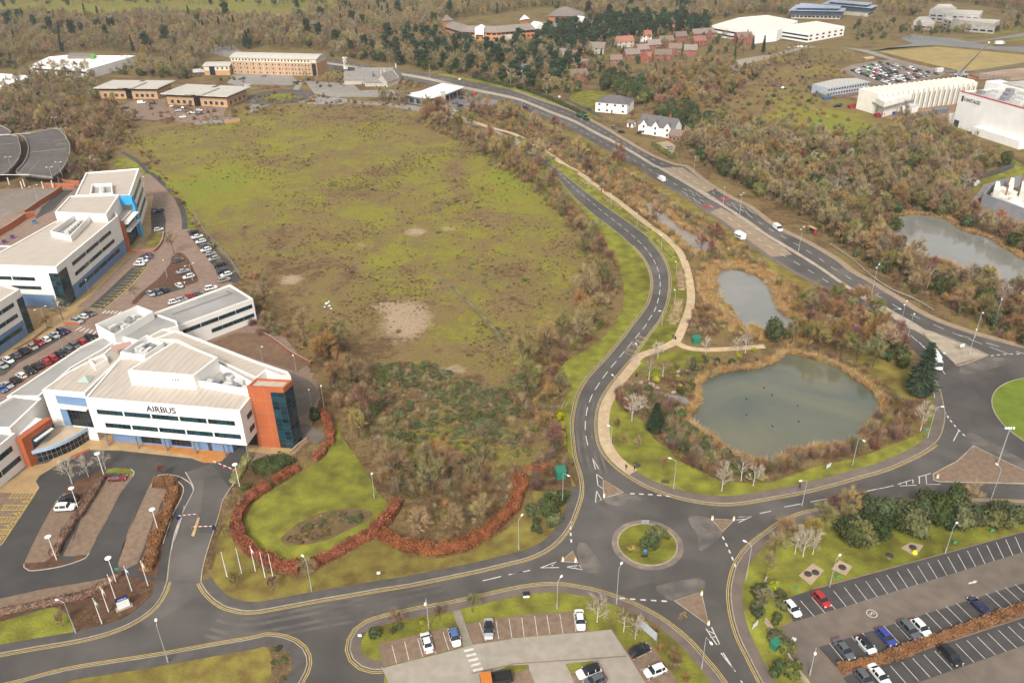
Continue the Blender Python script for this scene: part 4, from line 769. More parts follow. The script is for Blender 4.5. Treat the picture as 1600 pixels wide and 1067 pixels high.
TD = TA + (TC - TB)
block(ap,[TA,TB,TC,TD],0,17.75,ORNW,ROOFT2,0.4,0.5,name='tower_wall')
window(ap,lerp(TA,TB,0.63),TB,0.3,16.4,2,FRM,GLT,13,0.14,'glazed_wall');window(ap,TB,lerp(TB,TC,0.97),0.3,16.4,2,FRM,GLT,13,0.14,'glazed_wall')
mb = MB();dT = (TB - TA).normalized();lt = (TB - TA).length
for z in (3.4,6.9,10.4,13.9): mb.obox(TA,dT,lt*0.62,-0.02,0.1,z,z + 0.07)
for t in (0.12,0.45): mb.obox(TA + dT*lt*t,dT,0.07,-0.021,0.1,0.1,17.3)
part(ap,'panel_joint',mb,flat('panel_joint',(0.36,0.22,0.16)))
ne = ccw(L2('01:945,905 1420,728 1562,815 1090,988',8.2));block(ap,ne,0,8.2,WHITEW,ROOFG,0.5,0.5)
na,nb = L2('01:1090,988',8.2)[0],L2('01:1562,815',8.2)[0]
for z0,z1,f0,f1 in ((5.2,6.4,0.06,0.98),(2.0,3.2,0.4,0.98)):
 for k in range(4): window(ap,lerp(na,nb,f0 + (f1 - f0)*k/4),lerp(na,nb,f0 + (f1 - f0)*(k + 0.95)/4),z0,z1,5,FRM,GLT)
block(ap,L2('01:705,1040 955,905 1088,952 1100,985 1010,1010 900,1090',10.6),0,10.6,WHITEW,ROOFG,0.5,0.45)
block(ap,L2('01:880,1067 1010,1000 1250,1067|02:1150,20 1000,80 850,60',12.5),0,12.5,WHITEW,ROOFT,0.4,0.45)
gi = ne and L2('01:1200,768 1400,762 1220,830 1060,905',7.72);mb = MB()
c1 = L2('01:1065,915 1430,785',7.72);line(mb,c1,0.8,7.73);line(mb,L2('01:1400,770 1430,785',7.72),0.8,7.735);part(ap,'roof_gutter',mb,flat('roof_gutter',(0.16,0.155,0.15)))
def band(root,a,b_,z0,z1,f0,f1,k=3,n=6,gm=GLT):
 for j in range(k): window(root,lerp(a,b_,f0 + (f1 - f0)*j/k),lerp(a,b_,f0 + (f1 - f0)*(j + 0.94)/k),z0,z1,n,FRM,gm)
o2 = bld('office_building',L2('01:420,872')[0],'white and blue office with bright blue portal and rooftop plant','office')
zz = 14.7;c0,c1,cw = L2('01:345,622',zz)[0],L2('01:728,306',zz)[0],L2('01:-140,605',zz)[0]
cb = L2('01:335,342',zz)[0]
block(o2,[cw,c0,c1,L2('01:690,240',zz)[0],cb,L2('01:-160,690',zz)[0] + Vector((-30,40))] if False else [c0,c1,L2('01:690,245',zz)[0],cb,cw],0,zz,WHITEW,ROOFT2,0.45,0.6)
for z0,z1,f0,f1 in ((10.9,12.1,0.2,0.84),(7.2,8.4,0.2,0.86),(2.6,3.9,0.2,0.90)): band(o2,c0,c1,z0,z1,f0,f1)
mat_box(o2,'blue_panel',lerp(c0,c1,0.12),lerp(c0,c1,1.0),-0.05,0.2,0.05,5.2,BLUEW)
mat_box(o2,'blue_panel',lerp(cw,c0,0.3),lerp(cw,c0,0.86),-0.05,0.2,0.05,4.4,BLUEW)
band(o2,cw,c0,9.5,10.7,0.1,0.7,2);band(o2,cw,c0,6.3,7.4,0.35,0.75,1)
window(o2,lerp(cw,c0,0.885),c0,0.3,12.4,2,FRM,GLT,8,0.14,'glazed_wall');window(o2,c0,lerp(c0,c1,0.115),0.3,12.4,2,FRM,GLT,8,0.14,'glazed_wall')
block(o2,L2('01:338,282 655,296 738,172 430,182',17.4),0,17.4,WHITEW,ROOFT2,0.4,0.5)
nb_ = ccw(L2('01:462,178 800,180 860,12 530,38',16.2));block(o2,nb_,0,16.2,WHITEW,ROOFT2,0.45,0.6)
na,nb = L2('01:800,180',16.2)[0],L2('01:860,12',16.2)[0]
for z0,z1 in ((11.5,13.2),(7.2,8.9),(3.0,4.6)): band(o2,na,nb,z0,z1,0.1,0.95,2)
for sp_,z0,z1 in (('01:310,400 470,290 560,300 435,430',14.2,16.4),('01:555,170 565,110 690,103 695,165',15.8,17.4)):
 pp = ccw(L2(sp_,z1));block(o2,pp,z0,z1,WHITEW,ROOFG,z1 - z0 - 0.3,0.35,name='plant_screen')
 for k in range(5): q = lerp(lerp(pp[0],pp[1],0.25 + 0.12*k),lerp(pp[3],pp[2],0.25 + 0.12*k),0.5);mb = MB();mb.box(q.x - 0.8,q.x + 0.8,q.y - 0.8,q.y + 0.8,z0 + 0.2,z0 + 1.4);part(o2,'air_handling_unit',mb,PLANT)
b0,b1 = L2('01:825,490')[0],L2('01:885,425')[0]
pq0 = L2('01:722,190',16.6)[0];pq1 = L2('01:828,184',16.6)[0];dd = (pq1 - pq0).normalized()
e0,e1 = L2('01:800,523')[0],L2('01:884,420')[0];de = (e1 - e0).normalized();le = (e1 - e0).length;ne_ = Vector((-de.y,de.x))
mb = MB();mb.obox(e1 - de*2.4,de,2.4,-0.3,0.5,0,13.4);mb.prism([e1 - de*2.4,e1,e1 + ne_*14,e1 - de*2.4 + ne_*14],13.41,16.6);part(o2,'blue_portal',mb,BLUEB)
mb = MB();mb.prism([e0,e0 + de*2.2,e0 + de*2.2 + ne_*2,e0 + ne_*2],0,11.6);part(o2,'orange_fin',mb,ORNW)
mb = MB();mb.prism([e0 + de*0.4 + ne_*1.2,e1 - de*2.5 + ne_*1.2,e1 - de*2.5 + ne_*14,e0 + de*0.4 + ne_*14],0,11.2);part(o2,'entrance_block',mb,WHITEW)
mb = MB();mb.prism([e0 + de*0.6 + ne_*1.6,e1 - de*2.7 + ne_*1.6,e1 - de*2.7 + ne_*13,e0 + de*0.6 + ne_*13],11.2,11.25);part(o2,'entrance_roof',mb,ROOFT2)
window(o2,e0 + de*2.4 + ne_*1.15,e1 - de*2.6 + ne_*1.15,0.2,10.6,3,FRM,GLT,6,0.14,'glazed_wall')
for z in (7.0,10.2): mb = MB();mb.obox(e0 + de*1.8,de,le - 4.0,-1.4,1.0,z,z + 0.3);part(o2,'canopy',mb,WHITEW)
o3 = bld('office_building',L2('01:200,1025')[0],'white and blue office cut off by the left edge','office')
g0 = L2('01:122,757',14.7)[0];g1 = L2('01:-150,745',14.7)[0];g2 = L2('01:-200,960',14.7)[0]
block(o3,[g2,g0,g1 + Vector((0,6)),g1 + (g2 - g0)],0,14.7,WHITEW,ROOFT2,0.45,0.6)
for z0,z1 in ((10.9,12.1),(7.2,8.4),(2.6,3.9)): band(o3,g2,g0,z0,z1,0.1,0.82,3)
mat_box(o3,'blue_panel',g2,lerp(g2,g0,0.87),-0.05,0.2,0.05,5.4,BLUEW)
window(o3,lerp(g2,g0,0.88),g0,0.3,12.2,2,FRM,GLT,8,0.14,'glazed_wall');window(o3,g0,lerp(g0,g1,0.1),0.3,12.2,2,FRM,GLT,8,0.14,'glazed_wall')
lo_ = bld('annex_building',L2('01:0,500')[0],'low flat roofed annex left of the blue and white office','building');block(lo_,L2('01:-120,560 0,530 112,490 0,488 -120,500',6),0,6,WHITEW,ROOFG,0.4,0.4)
dk = bld('parking_deck',L2('h:430,850')[0],'dark curved parking deck on columns at the upper left','car park')
DECK = M('deck_surface',(0.115,0.098,0.088),(0.082,0.07,0.064),scale=0.25,bigamt=0.2,detail=7)
def deck(spec,z,nm):
 pts = smooth(L2(spec,z),2,True);pts = ccw(pts);mb = MB();mb.prism(pts,z - 0.7,z,0,True);part(dk,nm,mb,DECK)
 mb = MB();mb.kerb(pts,offset(pts,0.35,True),z - 0.72,z + 0.75,0,True);part(dk,'parapet',mb,M('deck_parapet',(0.28,0.255,0.22),(0.2,0.18,0.155),scale=0.4));return pts
d1 = deck('h:205,345 400,310 590,278 660,330 710,400 735,470 725,570 690,650 640,720 570,775 540,790 320,765 170,740 240,650 285,560 295,480 270,400 235,360',4.2,'deck')
d2 = deck('h:-200,385 150,350 200,420 220,500 210,570 170,640 100,710 60,740 -200,740',4.2,'deck')
deck('h:-200,230 0,245 120,325 0,352 -200,375',4.2,'deck')
mb = MB()
for sp_ in ('h:-100,762 310,765','h:-100,358 320,328'): line(mb,L2(sp_,4.6),0.9,4.99)
part(dk,'edge_strip',mb,WHITEW)
mb = MB()
for sp_ in ('h:300,525 700,480','h:0,440 180,425','h:560,400 700,385','h:580,438 700,425'): line(mb,L2(sp_,4.2),0.7,4.22)
for k in range(9): line(mb,L2('h:%d,%d %d,%d' % (395 - 12*k,610 + 14*k,405 - 12*k,612 + 14*k),4.2),0.5,4.22);line(mb,L2('h:%d,%d %d,%d' % (285 - 12*k,625 + 14*k,300 - 12*k,627 + 14*k),4.2),0.4,4.22)
part(dk,'bay_line',mb,M('faded_line',(0.34,0.30,0.27),None,scale=0.6))
for sp_ in ('h:235,900','h:260,880','h:455,900','h:555,890','h:615,835','h:650,775','h:690,700','h:100,860'):
 p = L2(sp_)[0];mb = MB();mb.tube([(p.x,p.y,0),(p.x,p.y,3.5)],0.3,8);part(dk,'column',mb,CREAM)
def wallrun(spec,h,t,m,label,z0=0.0,name='retaining_wall',cat='wall'):
 c = smooth(L2(spec),2);o = bld(name,c[0],label,cat);mb = MB();mb.kerb(offset(c,t/2),offset(c,-t/2),z0,z0 + h);part(o,'wall_face',mb,m);cp = MB();cp.kerb(offset(c,t/2 + 0.06),offset(c,-t/2 - 0.06),z0 + h + 0.002,z0 + h + 0.1);part(o,'coping',cp,KERB);return o
wallrun('01:-40,450 80,380 160,325 215,310',2.4,0.4,ORNW,'orange retaining wall below the stairs at the left')
wallrun('01:165,300 250,240 330,190 385,150',2.2,0.4,ORNW,'long orange retaining wall beside the sunken lane')
wallrun('h:470,880 560,878 640,880 790,900',1.6,0.4,ORNW,'short orange wall under the parking deck')
wallrun('h:620,810 700,850 830,850',1.6,0.4,ORNW,'orange wall behind the parking deck columns')
wallrun('01:800,530 870,530 950,528 1000,470 1012,410',0.8,0.3,ORNW,'low orange wall around the planted triangle')
wallrun('a:790,520 990,535',0.9,0.3,ORNW,'low orange wall beside the crossing')
wallrun('12:20,0 100,40 220,130 340,195',0.9,0.25,BRICKR,'low red wall around the brown yard')
wallrun('12:215,745 260,700 315,660',0.6,0.3,BRICKO,'low brick plinth wall at the orange tower')
wallrun('d:885,455 980,440',2.0,0.4,BRICKO,'short orange brick wall at the edge of the heath')
wallrun('30:1160,462 1230,470 1300,490',1.6,0.3,ORNW,'orange barrier behind the long white plant')
def pavilion(A0,B0,C0,label,z=7.0):
 a,b_,c = L2(A0)[0],L2(B0)[0],L2(C0)[0];o = bld('pavilion_office',a,label,'office');d = (b_ - a).normalized();n = Vector((-d.y,d.x));ln = (b_ - a).length;dp = abs((c - b_).dot(n));b2 = b_ + n*dp;a2 = a + n*dp
 mb = MB();mb.prism([a,b_,b2,a2],0,z - 1.6);part(o,'wall',mb,BRICKO)
 mb = MB();mb.prism([a + d*0.4 + n*0.4,b_ - d*0.4 + n*0.4,b2 - d*0.4 - n*0.4,a2 + d*0.4 - n*0.4],z - 1.6,z);part(o,'clerestory',mb,GLD)
 for x0,x1,zr,y0,y1,nm in ((-2.5,ln*0.46,z,-2.5,dp + 2.5,'roof'),(ln*0.54,ln + 2.5,z,-2.5,dp + 2.5,'roof'),(ln*0.36,ln*0.66,z + 0.75,-3.2,dp*0.7,'entrance_roof')):
  mb = MB();mb.prism([a + d*x0 + n*y0,a + d*x1 + n*y0,a + d*x1 + n*y1,a + d*x0 + n*y1],zr,zr + 0.55,0,True);part(o,nm,mb,M('pale_metal_roof',(0.47,0.43,0.375),(0.42,0.385,0.335),scale=0.2,bigamt=0.06))
 mb = MB();mb.obox(a + d*ln*0.46,d,ln*0.1,-0.35,0.5,0,z + 0.1);part(o,'glazed_entrance',mb,GLD)
 for f0,f1,k in ((0.04,0.44,4),(0.60,0.96,4)): win_row(o,a + d*0.0,b_,k,2.2,2.2,2.3,f0,f1,fm=CREAM,gm=GLS)
 win_row(o,b_,b2,4,2.0,2.2,2.3,0.05,0.95,fm=CREAM,gm=GLS)
 for f0,f1 in ((0.0,0.45),(0.57,1.0)):
  q0,q1 = lerp(a,b_,f0),lerp(a,b_,f1);k = 8
  for j in range(k): simple_win(o,lerp(q0,q1,(j + 0.5)/k),d,(q1 - q0).length/k - 0.35,1.1,z - 0.75,fm=FRM,gm=GLS,proud=-0.25,name='clerestory_window')
 return o
pavilion('d:112,297','d:470,300','d:575,258','flat roofed brick pavilion nearer the parking deck')
pavilion('d:530,335','d:905,352','d:1000,297','flat roofed brick pavilion nearer the far roundabout')
def barrel(o,a,d,n,ln,dp,z,rise,m,over=0.8,name='roof'):
 mb = MB();k = 10;vs = []
 for s_ in (-over,ln + over):
  for i in range(k + 1):
   t = i/k;y = -over + (dp + 2*over)*t;p = a + d*s_ + n*y;vs.append((p.x,p.y,z + rise*math.sin(PI*t)))
 for s_ in (-over,ln + over):
  p,q = a + d*s_ - n*over,a + d*s_ + n*(dp + over);vs += [(p.x,p.y,z - 0.3),(q.x,q.y,z - 0.3)]
 fs = [(i,i + 1,k + 2 + i,k + 1 + i) for i in range(k)] + [tuple(range(k + 1)) + (2*k + 3,2*k + 2),tuple(range(k + 1,2*k + 2)) + (2*k + 5,2*k + 4)]
 mb.add(vs,fs);part(o,name,mb,m)
ha,hb,hc = L2('d:938,142')[0],L2('d:1467,158')[0],L2('d:1532,128')[0]
ho = bld('hotel',ha,'long four storey orange brick hotel with curved white roof','hotel');d = (hb - ha).normalized();n = Vector((-d.y,d.x));ln = (hb - ha).length;dp = max(abs((hc - hb).dot(n)),13)
mb = MB();mb.prism([ha,hb,hb + n*dp,ha + n*dp],0,9.2);part(ho,'wall',mb,BRICKO);mb = MB();mb.prism([ha - n*0.15,hb - n*0.15,hb + n*dp,ha + n*dp],9.2,12.0);part(ho,'top_storey_wall',mb,CREAM)
barrel(ho,ha,d,n,ln,dp,12.0,2.2,M('pale_metal_roof',(0.47,0.43,0.375),None))
for zc in (1.6,4.6,7.6): win_row(ho,ha,hb,24,1.1,1.3,zc,0.01,0.93)
win_row(ho,ha - n*0.15,hb - n*0.15,24,1.1,1.2,10.7,0.01,0.93)
for k in range(12): q = lerp(ha,hb,0.06 + 0.078*k);mat_box(ho,'pilaster',q,q + d*0.7,-0.35,0.1,0,9.3,STONE)
window(ho,lerp(ha,hb,0.945),lerp(ha,hb,0.99),0.3,11.8,2,FRM,GLD,6,0.2,'glazed_stair')
q = lerp(hb,hb + n*dp,0.5);simple_win(ho,q,n,3.2,0.9,12.6,fm=M('green_sign',(0.05,0.2,0.08),None),gm=FRL,name='gable_sign')
sa,sb = L2('d:762,152')[0],L2('d:920,150')[0];so = bld('brick_building',sa,'small two storey brick building with blue glass arch left of the hotel');d = (sb - sa).normalized();n = Vector((-d.y,d.x));ln = (sb - sa).length
mb = MB();mb.prism([sa,sb,sb + n*16,sa + n*16],0,3.4);part(so,'wall',mb,BRICKO);mb = MB();mb.prism([sa - n*0.1,sb - n*0.1,sb + n*16,sa + n*16],3.4,6.6);part(so,'upper_wall',mb,CREAM)
barrel(so,sa,d,n,ln,16,6.6,1.6,M('pale_metal_roof',(0.47,0.43,0.375),None));window(so,lerp(sa,sb,0.22) - n*0.1,lerp(sa,sb,0.42) - n*0.1,0.2,6.4,3,flat('blue_frame',(0.03,0.05,0.16)),GLD,4,0.3,'glazed_arch')
win_row(so,sa - n*0.1,sb - n*0.1,3,1.2,1.4,5.0,0.45,1.0);win_row(so,sb,sb + n*16,4,1.2,1.4,5.0,0.05,0.9);win_row(so,sb,sb + n*16,4,1.2,1.4,1.8,0.05,0.9)
wb = bld('warehouse',L2('00:540,430')[0],'broad flat white roofed warehouse among trees at the upper left','warehouse')
block(wb,L2('00:180,408 300,352 410,342 840,345 535,432',7),0,7,WHITEC,M('white_membrane',(0.80,0.78,0.73),(0.72,0.70,0.655),scale=0.15,bigamt=0.06),0.2,0.6);mb = MB();mb.prism(L2('00:415,352 430,328 565,330 585,348',8.6),6.9,8.6);part(wb,'roof_plant',mb,TILEG)
mb = MB();mb.prism(L2('00:555,352 568,332 588,336 580,350',8.8),6.9,8.8);part(wb,'green_panel',mb,flat('green_panel',(0.12,0.34,0.06)))
wa,wb_ = L2('00:180,408',7)[0],L2('00:535,432',7)[0];win_row(wb,wa,wb_,12,4.5,1.2,4.8,0.05,0.98)
wc_ = bld('warehouse',L2('00:0,540')[0],'white roofed warehouse corner at the left edge','warehouse');block(wc_,L2('00:-200,560 0,540 205,470 0,455 -200,460',6),0,6,WHITEC,M('white_membrane',(0.80,0.78,0.73),None),0.2,0.6)
wl = L2('00:0,540 205,470',6);win_row(wc_,wl[0],wl[1],5,3.0,1.2,3.5)
va,vb,vc = L2('j:500,440')[0],L2('j:800,490')[0],L2('j:1240,345')[0]
vo = bld('showroom',vb,'low showroom with broad white flat roof beside the dual carriageway','showroom')
roofp = ccw(L2('j:450,335 800,392 1000,345 1285,232 985,178 690,288',5.6));mb = MB();mb.prism(roofp,5.1,5.6,0,True);part(vo,'roof',mb,M('white_membrane',(0.80,0.78,0.73),None))
ins = insetp(roofp,1.8);mb = MB();mb.prism(ins,0,4.0);part(vo,'wall',mb,M('grey_panel_wall',(0.20,0.215,0.235),None));mb = MB();mb.prism(insetp(roofp,1.6),4.0,5.1);part(vo,'fascia',mb,M('pale_blue_band',(0.35,0.45,0.52),None))
mb = MB();mb.prism(L2('j:955,290 1030,285 1025,340 975,345',6.2),3,6.2);part(vo,'entrance_tower',mb,STONE)
for i in range(len(ins)):
 a,b_ = ins[i],ins[(i + 1) % len(ins)]
 if b_.x > a.x + 3 and (b_ - a).length > 8:
  k = int((b_ - a).length/5);win_row(vo,a,b_,k,3.6,2.6,2.0,gm=GLS,fm=FRM)
  for j in range(0,k + 1,2): q = lerp(a,b_,j/k);dd = (b_ - a).normalized();mat_box(vo,'brick_pier',q,q + dd*0.9,-0.25,0.1,0,4.0,BRICKO)
def house(spec,w_,dp,h,rot,wm_,rm,label,rise=None,chim=True,gables=0,hip=False,cat='house',group=None,z=0.0,chm=None,wcols=3):
 """w_ along the ridge, dp across; rot degrees; spec = middle of the footprint"""
 c = L2(spec)[0];o = empty('house',(c.x,c.y,0),R(rot),label,cat,group);rise = rise or dp*0.42;ov = 0.4
 mb = MB();x,y = w_/2,dp/2
 if hip:
  mb.box(-x,x,-y,y,0,h)
 else:
  mb.add([(-x,-y,0),(x,-y,0),(x,y,0),(-x,y,0),(-x,-y,h),(x,-y,h),(x,y,h),(-x,y,h),(-x,0,h + rise),(x,0,h + rise)],[(0,1,5,4),(2,3,7,6),(1,2,6,9,5),(3,0,4,8,7)])
 mb.build('wall',wm_,o)
 t = 0.22;mb = MB();zr = h + rise;k = rise/y
 if hip:
  hx = x - y*0.9;X,Y = x + ov,y + ov;zb = h - 0.05
  mb.add([(-X,-Y,zb),(X,-Y,zb),(X,Y,zb),(-X,Y,zb),(-hx,0,zr),(hx,0,zr)],[(0,1,5,4),(2,3,4,5),(1,2,5),(3,0,4),(3,2,1,0)])
 else:
  X = x + ov
  for s_ in (-1,1):
   Y = s_*(y + ov);zb = h - k*ov
   mb.add([(-X,Y,zb),(X,Y,zb),(X,0,zr),(-X,0,zr),(-X,Y,zb + t),(X,Y,zb + t),(X,0,zr + t),(-X,0,zr + t)],[(0,1,2,3),(4,5,6,7),(0,1,5,4),(0,3,7,4),(1,2,6,5)])
 rf = mb.build('roof',rm,o)
 if chim:
  for cx in ((-x*0.55,x*0.55) if chim == 2 else (x*0.5,)):
   mb = MB();mb.box(cx - 0.5,cx + 0.5,-0.4,0.4,zr - 1.0,zr + 1.5);mb.box(cx - 0.3,cx + 0.3,-0.2,0.2,zr + 1.501,zr + 2.0);mb.build('chimney',chm or BRICKR,rf)
 def wn(px,py,ang,w2,h2,zc,nm='window'):
  key = ('h',w2,h2,nm)
  if key not in PANES:
   m2 = MB();m2.box(-w2/2 - 0.08,w2/2 + 0.08,-0.07,0.15,-h2/2 - 0.08,h2/2 + 0.08,0);m2.box(-w2/2,-0.04,-0.1,0.1,-h2/2,h2/2,1);m2.box(0.04,w2/2,-0.1,0.1,-h2/2,h2/2,1);PANES[key] = m2.mesh(nm,[FRL,GLD])
  q = ob(nm,PANES[key],o);q.location = (px,py,zc);q.rotation_euler.z = ang
 for zc in ((1.4,h - 1.2) if h > 4 else (h*0.5,)):
  for i in range(wcols):
   px = -x + w_*(i + 0.5)/wcols
   if not (i == wcols//2 and zc == 1.4): wn(px,-y,0,1.3,1.2,zc)
  wn(x,-y*0.4,PI/2,1.2,1.1,zc);wn(-x,-y*0.4,-PI/2,1.2,1.1,zc)
 wn(0.0 if wcols % 2 else 0.6,-y,0,0.95,2.0,1.05,'door')
 for gk in range(gables):
  gx = -x + w_*(gk + 0.5)/gables;gw = min(w_/gables*0.42,2.2);g = MB();gh = h + gw*1.25;yo = -y - 0.6
  g.add([(gx - gw,yo,0),(gx + gw,yo,0),(gx + gw,yo,h),(gx,yo,gh),(gx - gw,yo,h),(gx - gw,0,0),(gx + gw,0,0),(gx + gw,0,h),(gx,0,gh),(gx - gw,0,h)],[(0,1,2,3,4),(1,6,7,2),(5,0,4,9)])
  g.build('gable_wall',wm_,o);g = MB()
  for s_ in (-1,1): g.add([(gx + s_*(gw + 0.3),yo - 0.3,h - 0.35),(gx,yo - 0.3,gh + 0.02),(gx,0.5,gh + 0.02),(gx + s_*(gw + 0.3),0.5,h - 0.35),(gx + s_*(gw + 0.3),yo - 0.3,h - 0.15),(gx,yo - 0.3,gh + 0.25),(gx,0.5,gh + 0.25),(gx + s_*(gw + 0.3),0.5,h - 0.15)],[(0,1,2,3),(4,5,6,7),(0,1,5,4),(0,3,7,4)])
  g.build('gable_roof',rm,o)
  for zc in (1.4,h - 1.0): wn(gx,yo,0,1.1,1.3,zc)
 return o
WH = WHITEW
house('g:590,475',20,15,6.0,-24,WH,SLATE,'white villa with dark hipped slate roof beside the square lawn',3.4,False,0,True,wcols=4)
house('g:885,630',22,9,5.2,-38,WH,SLATE,'long white house with three pointed front gables and brick chimneys',4.6,2,3,wcols=3)
house('g:1000,668',7,6,3.0,-38,BRICKR,TILEB,'small brown roofed lodge joined to the white gabled house',2.4,False)
house('g:700,583',4,3,2.6,-40,WH,TILEB,'tiny white shed left of the gabled house',1.2,False,wcols=1)
RED = BRICKR
hs_ = [('20:430,440',12,8,5.2,10,RED,TILEG,'brick house nearest the evergreens with tall gable'),('20:395,505',15,8,5.2,12,RED,TILEB,'wide brick house with white bay below the tall gable'),
 ('20:405,375',8,7,5.0,30,WH,TILER,'white house with orange roof above the brick house'),('20:525,330',13,9,5.0,-15,STONE,TILEG,'large grey roofed house left of the brick terrace'),
 ('20:690,290',15,9,5.0,15,STONE,TILER,'pink roofed villa behind the tall cypress'),('20:810,255',13,9,5.2,5,WH,TILER,'white villa with pink roof above the terrace'),
 ('20:970,215',14,9,5.5,20,BRICKO,TILER,'orange red villa in front of the pines'),('20:735,370',12,8,5.0,16,RED,TILEG,'first brick house of the diagonal terrace'),
 ('20:800,340',10,8,5.0,16,RED,TILEG,'second brick house of the diagonal terrace'),('20:868,310',11,8,5.0,16,RED,TILEG,'third brick house of the diagonal terrace'),
 ('20:945,285',13,8,5.0,16,RED,TILEB,'fourth brick house of the diagonal terrace'),('20:1030,258',12,8,5.0,16,RED,TILEB,'last brick house of the diagonal terrace'),
 ('20:930,370',13,8,4.6,-8,RED,TILEB,'brick house among shrubs in front of the terrace'),('20:1005,335',10,8,5.0,-10,RED,TILEB,'dark brick house left of the second cypress'),
 ('20:1100,345',10,8,5.2,-12,RED,TILEG,'brick house right of the second cypress'),('20:1150,240',13,8,5.0,14,RED,TILEG,'brick house with pale roof at the end of the close'),
 ('20:1205,235',10,8,5.0,14,RED,TILEG,'brick house with grey gable at the end of the close'),('20:1150,285',11,8,4.8,14,RED,TILER,'low red house behind the end of the close'),
 ('20:1425,270',14,9,5.6,10,RED,TILEB,'large detached brick house with two gables on the right'),('20:830,385',8,7,4.6,60,RED,TILER,'small red gabled house between the terrace and the scrub'),
 ('20:640,400',9,7,4.4,0,RED,TILEB,'low brick house half hidden by brown trees'),('20:30,470',16,8,5.0,5,WH,SLATE,'white house hidden in trees at the roadside'),('20:290,345',12,6,3.2,8,WH,TILEG,'low white bungalow hidden in evergreens')]
for sp_,w_,dp,h,rt,wm_,rm,lb in hs_: house(sp_,w_,dp,h,rt,wm_,rm,lb,gables=2 if 'two gables' in lb else (1 if 'gable' in lb else 0))
inn = bld('stone_inn',L2('10:730,540')[0],'rambling old stone inn with steep grey roofs','inn')
def rangeb(root,spec,w_,dp,h,rot,wm_,rm,rise):
 c = L2(spec)[0];mb = MB();x,y = w_/2,dp/2;co,si = math.cos(R(rot)),math.sin(R(rot));T = lambda v: (c.x + v[0]*co - v[1]*si,c.y + v[0]*si + v[1]*co,v[2])
 mb.add([T(v) for v in [(-x,-y,0),(x,-y,0),(x,y,0),(-x,y,0),(-x,-y,h),(x,-y,h),(x,y,h),(-x,y,h),(-x,0,h + rise - 0.05),(x,0,h + rise - 0.05)]],[(0,1,5,4),(2,3,7,6),(1,2,6,9,5),(3,0,4,8,7)]);part(root,'wall',mb,wm_)
 mb = MB();X = x + 0.3;k = rise/y
 for s_ in (-1,1): Y = s_*(y + 0.4);zb = h - k*0.4;mb.add([T(v) for v in [(-X,Y,zb),(X,Y,zb),(X,0,h + rise),(-X,0,h + rise),(-X,Y,zb + 0.2),(X,Y,zb + 0.2),(X,0,h + rise + 0.2),(-X,0,h + rise + 0.2)]],[(0,1,2,3),(4,5,6,7),(0,1,5,4),(0,3,7,4),(1,2,6,5)])
 part(root,'roof',mb,rm)
SLG = M('stone_slate',(0.235,0.215,0.19),(0.165,0.15,0.135),scale=1.0,bigamt=0.15)
for sp_,w_,dp,h,rt,ri in (('10:640,515',20,9,3.4,-2,5.0),('10:740,500',28,9,3.6,-4,5.5),('10:640,490',10,8,3.6,80,5.0),('10:815,525',13,9,3.6,60,5.0),('10:860,500',9,8,3.8,85,5.4),('10:740,530',14,6,3.0,-3,3.0)): rangeb(inn,sp_,w_,dp,h,rt,STONE,SLG,ri)
for sp_ in ('10:800,525','10:780,535','10:870,495'): p = L2(sp_)[0];mb = MB();mb.box(p.x - 0.5,p.x + 0.5,p.y - 0.5,p.y + 0.5,5,11.5);part(inn,'chimney',mb,STONE)
for sp_ in ('10:660,530','10:700,533','10:745,548','10:800,550'): simple_win(inn,L2(sp_)[0] - Vector((0,0.6)),Vector((1,-0.03)),1.2,1.2,1.7,fm=WHITEW)
sg = empty('totem_sign',L('10:556,437')[0],0,'tall white totem sign beside the dual carriageway near the inn','sign');mb = MB();mb.box(-1.6,1.6,-0.25,0.25,1.0,10);mb.build('panel',WHITEC,sg);mb = MB();mb.box(-0.3,0.3,-0.2,0.2,0,1.0);mb.build('post',STEEL,sg)
cx_ = bld('office_complex',L2('i:620,390')[0],'long angled orange brick office complex with brown hipped roofs and white gables','office')
ev = L2('i:88,268 248,318 390,325 620,328 1000,296 1190,272 1480,232',7.5)
bk = [p + n_*(-1)*-17 for p,n_ in zip(ev,normals(ev))]
base = offset(ev,1.0);n_ev = len(ev)
mb = MB();mb.prism(base + list(reversed(offset(ev,17))),0,7.3);part(cx_,'wall',mb,M('vivid_orange_brick',(0.46,0.19,0.075),(0.37,0.15,0.06),scale=1.0))
mb = MB();rg_ = offset(ev,9.0);b2 = offset(ev,18.5);vs = [(p.x,p.y,7.3) for p in ev] + [(p.x,p.y,11.8) for p in rg_] + [(p.x,p.y,7.3) for p in b2]
fs = [(k*n_ev + i,k*n_ev + i + 1,(k+1)*n_ev + i + 1,(k+1)*n_ev + i) for k in range(2) for i in range(n_ev - 1)] + [(0,n_ev,2*n_ev),(n_ev - 1,2*n_ev - 1,3*n_ev - 1)]
mb.add(vs,fs);part(cx_,'roof',mb,TILEG)
for i in range(n_ev - 1):
 a,b_ = base[i],base[i+1];k = int((b_ - a).length/4.2)
 if k: win_row(cx_,a,b_,k,2.2,1.6,2.2,gm=GLS,fm=FRM);win_row(cx_,a,b_,k,3.6,1.4,6.0,gm=GLD,fm=FRM)
